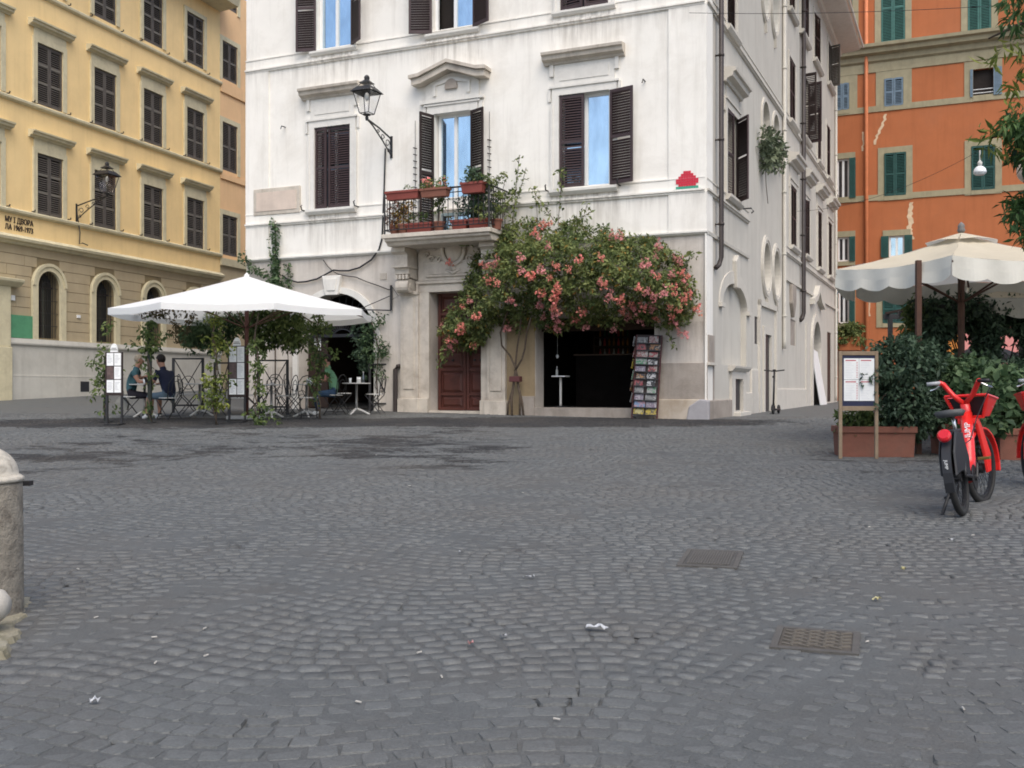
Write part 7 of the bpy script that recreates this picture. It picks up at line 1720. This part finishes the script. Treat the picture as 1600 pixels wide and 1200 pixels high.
# dark iron pergola with creepers
pg = thing('pergola', 'dark iron pergola overgrown with creepers behind the bicycles', 'pergola', at(1520, 700, 17)*1.0)
o = Vector((at(1520,700,17).x, 17, gz(6,17))); pg.location = o
hp = CZ+(608-484)/1600*16.4-o.z
for x, y in ((-.78,-.5),(.0,-.5),(.75,-.5),(1.6,-.5),(-.78,1.6),(.75,1.6),(1.6,1.6)): obj('post', MB().box(x-.035,x+.035,y-.035,y+.035,-.1,hp), IRON, pg)
for y in (-.5,.2,.9,1.6): obj('beam', MB().box(-.9,2.2,y-.03,y+.03,hp,hp+.09), IRON, pg)
for k in range(9): obj('slat', MB().box(-.85+k*.35,-.80+k*.35,-.55,1.65,hp+.0905,hp+.13), WOODP, pg)
obj('crossbar', MB().box(-.78,1.6,-.52,-.48,hp-.32,hp-.28).box(-.78,.0,-.52,-.48,hp-.75,hp-.72), IRON, pg)
def creeper(label, poly, Y, n_, m=L_DARK, r=.14, k=24, s=.08, dep=.4):
    hedge('creeper', label, 'climbing plant', poly, Y, dep, n_, m, r, k, s, 1.4, 'creepers on the pergola', .5)
creeper('dark creeper matted along the top of the pergola', [(1438,474),(1500,466),(1560,470),(1680,462),(1680,512),(1590,515),(1540,508),(1490,520),(1445,505)], 16.6, 260)
creeper('hanging creeper at the left post of the pergola', [(1444,500),(1476,500),(1478,560),(1468,590),(1450,585),(1456,540)], 16.3, 80)
creeper('leafy creeper at the middle post of the pergola', [(1530,505),(1556,505),(1556,560),(1545,600),(1528,585),(1534,545)], 16.4, 80)
creeper('creeper with loose leaves at the right edge of the pergola', [(1588,505),(1680,505),(1680,590),(1592,575),(1580,540)], 16.4, 100)
creeper('bright ivy behind the brown wooden post', [(1418,478),(1432,470),(1456,480),(1458,540),(1430,560),(1420,540)], 16.8, 44, L_POT)
# closed dark parasol roof further back
k0 = at(1540, 560, 22); k0.z = gz(k0.x, k0.y); t = thing('dark_parasol', 'low black parasol standing behind the pergola', 'parasol', k0)
zk = CZ+(608-556)/1600*22-k0.z; m = MB(); ring = [Vector((.75*math.cos(k*math.pi/4), .75*math.sin(k*math.pi/4), zk)) for k in range(8)]
m.add([(0,0,zk+.30)]+[tuple(p) for p in ring]+[(p.x,p.y,p.z-.12) for p in ring], [(0,k+1,(k+1)%8+1) for k in range(8)]+[(k+1,k+9,(k+1)%8+9,(k+1)%8+1) for k in range(8)]); obj('canopy', m, mat('black_canvas', (.015,.014,.016), .9), t); obj('pole', MB().lathe([(.025,0),(.025,zk+.3)], 8), IRON, t)
# plants in the low balcony of the orange house
cen = [OF @ Vector((*(lambda q: (q[0], -.45+random.uniform(-.3,.2), q[1]))(fp(OF, x, y, -.45)),)) for x, y in fill([(1306,505),(1345,512),(1344,535),(1304,540)], 60)]
plant('balcony_plants', 'bushy green plants on the low balcony of the orange palazzo', 'plant', OF @ Vector((fp(OF,1325,535)[0], -.4, OZ(528)+.2)), cen, .22, 26, .14, L_VINE)
# ------------------------------------------------------------ fountain bollard, its stone and step
bb = gp(-20, 968); bb = Vector((-800/1600*bb.y-.15, bb.y+.10, bb.z)); s_ = bb.y/1600
rB = (36/1600*5.25+.085+.04); rB = .205
bo = thing('stone_bollard', 'domed travertine bollard at the left edge', 'bollard', bb)
H = CZ+(608-757)*(bb.y-.15)/1600-bb.z
PIT = mat('pitted_travertine', (.25,.225,.185), .85, .2, 5, streak=.5, bump=1.0, bscale=22, stain=(.085,.07,.055), stain_amt=1.0, stain_scale=15)
m = MB(); m.lathe([(rB*.97,-.1),(rB,.0),(rB*.99,H*.5),(rB*.97,H-.02),(rB*.95,H)], 36); obj('shaft', m, PIT, bo, smooth=True)
m = MB(); m.lathe([(rB*1.0,H+.001),(rB*1.01,H+.02),(rB*.90,H+.035)]+[(rB*.88*math.cos(a), H+.035+.155*math.sin(a)) for a in np.linspace(0, 1.56, 10)], 36); obj('dome', m, mat('pale_travertine', (.50,.46,.39), .85, .1, 6, bump=.5, bscale=25, stain=(.16,.14,.11), stain_amt=.9, stain_scale=13), bo, smooth=True)
bx = Vector((-.4775*(bb.y+.25)-.10, bb.y+.25, bb.z+H-.03)); item('iron_bar', MB().box(0,.145,-.025,.025,-.013,.013), IRON, 'short iron bar sticking out behind the bollard', 'bar', bx, smooth=False, group=None)
rs_ = gp(-2, 985); item('rounded_stone', MB(Matrix.Translation((-.10,0,.16)) @ Matrix.Rotation(rad(90),4,'Y')).lathe([(.08,-.5),(.085,.10),(.075,.155),(.045,.185),(.0,.19)], 24), mat('smooth_pale_stone', (.40,.375,.33), .7, .08, 6, bump=.2), 'smooth pale rounded end of a stone rail in front of the bollard', 'stone', Vector((-800/1600*(bb.y-.42)-.05, bb.y-.42, bb.z-.02)), group=None)
m = MB(); ol = [(-.9,.55),(.04,.45),(.15,.27),(.165,.12),(.25,-.03),(.30,-.26),(.41,-.42),(.43,-.56),(.52,-.80),(-.9,-1.3)]
o2 = []
for (xa,ya),(xb,yb) in zip(ol, ol[1:]+ol[:1]):
    for i in range(4): o2.append((xa+(xb-xa)*i/4+random.uniform(-.014,.014), ya+(yb-ya)*i/4+random.uniform(-.014,.014)))
n2_ = len(o2)
m.add([(x-.012,y,.015+random.uniform(-.005,.004)) for x,y in o2]+[(x+.025,y-.01,-.05) for x,y in o2], [tuple(range(n2_))]+[(k,(k+1)%n2_,(k+1)%n2_+n2_,k+n2_) for k in range(n2_)])
item('stone_step', m, mat('mossy_travertine', (.24,.22,.165), .9, .3, 4, bump=1.0, bscale=14, stain=(.09,.08,.035), stain_amt=1.0, stain_scale=5), 'worn mossy travertine slab under the bollard', 'step', Vector((bb.x, bb.y, bb.z)), smooth=False, group=None)

# ------------------------------------------------------------ iron covers in the paving
RUST = mat('worn_cast_iron', (.088,.083,.076), .7, .2, 10, bump=.4)
def cover(pts, label, kind):
    G = [gp(*p) for p in pts]; c = sum(G, Vector())/4; ex = ((G[1]-G[0])+(G[2]-G[3])).normalized(); w = ((G[1]-G[0]).length+(G[2]-G[3]).length)/2; h = ((G[3]-G[0]).length+(G[2]-G[1]).length)/2
    t = thing('manhole_cover', label, 'manhole cover', c+Vector((0,0,.004)), math.atan2(ex.y, ex.x)); t.rotation_euler = (rad(1.83)*math.cos(t.rotation_euler.z), 0, t.rotation_euler.z)
    obj('plate', MB().box(-w/2, w/2, -h/2, h/2, -.03, .004), mat('dark_iron_plate', (.070,.068,.064), .75, .2, 10, bump=.3) if kind == 's' else mat('rusty_plate', (.075,.066,.055), .75, .2, 10, bump=.3), t)
    m = MB(); m.box(-w/2-.035, w/2+.035, -h/2-.035, -h/2-.002, -.03, .006); m.box(-w/2-.035, w/2+.035, h/2+.002, h/2+.035, -.03, .006); m.box(-w/2-.035, -w/2-.002, -h/2-.0019, h/2+.0019, -.03, .006); m.box(w/2+.002, w/2+.035, -h/2-.0019, h/2+.0019, -.03, .006); obj('frame', m, RUST, t)
    if kind == 's':
        n_ = 16; me = MB().box(-h/2+.03, h/2-.03, -.007, .007, .0045, .012).mesh('bar', RUST)
        for i in range(n_): put('bar', me, t, loc=(-w/2+.03+(w-.06)*i/(n_-1), 0, 0), rot=(0,0,rad(90)))
    else:
        s = .030; me = MB().box(-.028,.028,-.006,.006,.0045,.011).mesh('rib', mat('rubbed_iron', (.125,.112,.094), .55, .15, 10, bump=.2)); i = 0
        for a in np.arange(-w/2+.04, w/2-.03, .072):
            for k, b_ in enumerate(np.arange(-h/2+.03, h/2-.02, .030)):
                put('rib', me, t, loc=(a+(.036 if k % 2 else 0), b_, 0), rot=(0,0,rad(25 if k % 2 else -25)))
    return t
cover([(1058,884),(1136,886),(1160,866),(1090,860)], 'grooved iron cover sunk in the paving right of centre', 's')
cover([(1204,1010),(1320,1020),(1342,994),(1236,984)], 'chequered iron cover in the paving at the lower right', 'c')
# litter
LIT = mat('litter_paper', (.46,.47,.48), .8)
def scrap(x, y, w, h, label, name='paper_scrap', cat='litter', m=LIT, rz=None):
    p = gp(x, y); n_ = 6; q = MB(); vs = []
    for i in range(n_+1):
        for j in range(2): vs.append((w*(i/n_-.5), h*(j-.5)*(1-.5*abs(i/n_-.5))+random.uniform(-.2,.2)*h, .012+random.uniform(0,.02)))
    q.add(vs, [(i*2,i*2+2,i*2+3,i*2+1) for i in range(n_)]); q.add([(a,b,c-.003) for a,b,c in vs], [(i*2+1,i*2+3,i*2+2,i*2) for i in range(n_)])
    tag(put(name, q.mesh(name, m), loc=p, rot=(0,0,random.uniform(-.4,.4) if rz is None else rz)), label, cat, 'litter on the paving')
scrap(933, 985, .11, .035, 'long white paper scrap lying on the cobbles in the middle foreground'); scrap(826, 905, .07, .03, 'white paper scrap on the cobbles left of centre, farther up than the long one')
scrap(787, 998, .035, .025, 'small white scrap beside a dark pebble, below the centre of the square'); scrap(148, 1100, .035, .03, 'small white scrap on the cobbles at the lower left'); scrap(1370, 940, .05, .02, 'yellowish scrap above the chequered iron cover', m=mat('yellow_litter', (.55,.50,.28), .8))
scrap(720, 867, .03, .03, 'bright white speck of paper on the cobbles near the middle'); scrap(1411, 893, .03, .025, 'pale yellow crumb on the cobbles below the bicycle', m=MATS['yellow_litter']); scrap(735, 1010, .03, .02, 'pink petal scrap on the cobbles below centre', m=mat('pink_litter', (.55,.28,.27), .8)); scrap(1487, 847, .06, .02, 'grey paper scrap on the cobbles just below the bicycle'); scrap(1000, 648, .05, .04, 'white scrap on the paving in front of the print rack')
bt = MB().tube([(-.013,0,.005),(.013,0,.005)], .004, 6).mesh('cigarette_end', mat('cigarette_paper', (.42,.40,.36), .8))
BL = [(243,1038),(110,1007),(150,967),(182,1075),(322,1027),(145,855),(122,891),(445,948),(241,998),(1085,940),(1355,1005),(1372,1043),(1505,1110),(1119,1124),(870,1127),(646,1039),(320,984),(1548,1185),(655,1022),(960,818),(817,771),(705,756),(640,760),(1195,834),(1358,825),(1331,777),(1520,838),(285,1163),(560,1100),(1448,905),(690,1060),(1030,1010),(760,690),(690,718),(588,712)]
for x, y in BL[::2]:
    p = gp(x, y); p.z += .004; o = put('cigarette_end', bt, loc=p, rot=(0,0,random.uniform(0,3.1))); tag(o, 'white cigarette end lying on the cobbles', 'cigarette end', 'cigarette ends on the cobbles')

# ------------------------------------------------------------ street lamp on wires, globe lamp, overhead wires
lp = at(1531, 268, 26.0)
t = thing('pendant_street_lamp', 'white domed street lamp hanging on a wire before the orange palazzo', 'street lamp', lp)
s_ = 26/1600; m = MB(); m.lathe([(9.5*s_,-3*s_),(9.7*s_,0),(8.5*s_,4*s_),(5*s_,7.5*s_),(2.2*s_,8.5*s_)], 18); obj('shade', m, mat('white_enamel', (.74,.76,.78), .35, .05), t, smooth=True)
obj('housing', MB().lathe([(.05,8.4*s_),(.06,14*s_),(.03,17*s_)], 10), PALEM, t, smooth=True); obj('glass', MB().lathe([(8.8*s_,-3.1*s_),(7*s_,-5*s_),(3*s_,-6*s_)], 16), LAMPG, t, smooth=True)
obj('hanger', MB().tube([(0,0,17*s_),(0,0,33*s_)], .018, 6), PALEM, t)
def wire(a, b, sag, r, label):
    m = MB(); a, b = Vector(a), Vector(b); m.tube([a.lerp(b, k/16)-Vector((0,0,sag*4*(k/16)*(1-k/16))) for k in range(17)], r, 4); tag(obj('overhead_wire', m, IRON), label, 'wire', 'overhead wires')
wire(sp_(1245, 330, .1), lp+Vector((0,0,33*s_)), .35, .006, 'thin wire from the side wall to the hanging dome lamp')
wire(lp+Vector((0,0,33*s_)), (lp.x+9, lp.y-3, lp.z+1.2), .3, .006, 'thin wire from the hanging dome lamp off to the right')
wire(vp(1077, 20, .12), (11.5, 17, 8.0), .15, .006, 'thin wire crossing the top of the side street from the corner of the white house')
gl = at(1608, 268, 12.0); t = thing('globe_lamp', 'cream globe lamp on a pole, only its edge showing at the right', 'street lamp', (gl.x, gl.y, gz(gl.x, gl.y))); zz = gl.z-gz(gl.x, gl.y)
obj('globe', MB().ball((0,0,zz), .135, 20, 14), mat('cream_lamp_glass', (.66,.50,.38), .3, .05, 3, bump=0), t, smooth=True); obj('pole', MB().lathe([(.07,0),(.05,.8),(.035,1.0),(.03,zz-.13),(.07,zz-.12),(.05,zz-.08)], 10), IRON, t, smooth=True)
# ------------------------------------------------------------ street tree at the right, its branches reaching into the frame
tb = Vector((7.9, 9.6, gz(7.9, 9.6))); tr = thing('street_tree', 'leafy street tree outside the right edge with branches reaching into the picture', 'tree', tb)
def T_(p): return tuple(Vector(p)-tb)
m = MB(); m.tube([(0,0,-.1),(.05,.05,1.2),(.0,.1,2.4),(-.1,.1,3.4),(.1,.0,5.2),(.2,.1,7.0)], [.19,.16,.14,.12,.08,.03], 10); obj('trunk', m, BARK_D, tr, smooth=True)
limbs = [([T_(tb+Vector((0,.1,2.3))), T_(at(1660,215,9.3)), T_(at(1600,205,9.2)), T_(at(1550,215,9.1))], .05), ([T_(tb+Vector((-.05,.1,3.0))), T_(at(1680,60,9.2)), T_(at(1610,30,9.1)), T_(at(1545,60,9.0))], .05),
         ([T_(tb+Vector((0,.1,1.9))), T_(at(1670,330,9.6)), T_(at(1610,320,9.5)), T_(at(1575,345,9.4))], .035), ([T_(tb+Vector((.1,0,4.2))), T_(at(1760,-150,9.4)), T_(at(1620,-60,9.2))], .05)]
for p, r in limbs: obj('limb', MB().tube(p, [r, r*.7, r*.4, r*.15][:len(p)], 6), BARK_D, tr, smooth=True)
C_ = []
for poly, Y, n_ in (([(1572,190),(1592,180),(1660,176),(1700,240),(1640,262),(1600,256),(1590,238),(1574,218)], 9.2, 64), ([(1572,20),(1590,-20),(1620,-70),(1760,-120),(1760,50),(1630,60),(1605,30),(1585,50),(1572,60)], 9.0, 46), ([(1582,318),(1608,296),(1700,290),(1700,372),(1600,370),(1572,352)], 9.5, 46), ([(1600,-300),(1760,-380),(1990,-330),(2080,-100),(2050,120),(1900,180),(1760,60)], 9.6, 160), ([(1700,200),(1800,150),(2000,200),(1980,330),(1820,340)], 9.4, 80)):
    C_ += [at(x, y, Y+random.uniform(-.35,.35)) for x, y in fill(poly, n_)]
P, O, T = clumps([T_(c) for c in C_], .12, 34, .7); put('crown', leafmesh('crown', P, .052, L_TREE, O, .7, 1.9, T), tr, kind='stuff')
q = []
for pts in ([(1565,212),(1545,200),(1530,206)], [(1585,60),(1560,80),(1545,98)], [(1590,70),(1590,110),(1580,140)], [(1605,100),(1585,140),(1575,165)], [(1575,230),(1552,236),(1538,222)]):
    W3 = [at(x, y, 9.1) for x, y in pts]
    for a, b in zip(W3, W3[1:]):
        for k in range(12): q.append(np.array(T_(a.lerp(b, random.random())))+rng.normal(scale=.03, size=3))
put('spray_leaves', leafmesh('spray_leaves', np.array(q), .06, leafmat('young_leaf', (.15,.19,.04), trans=.35), None, .5, 2.2), tr, kind='stuff')
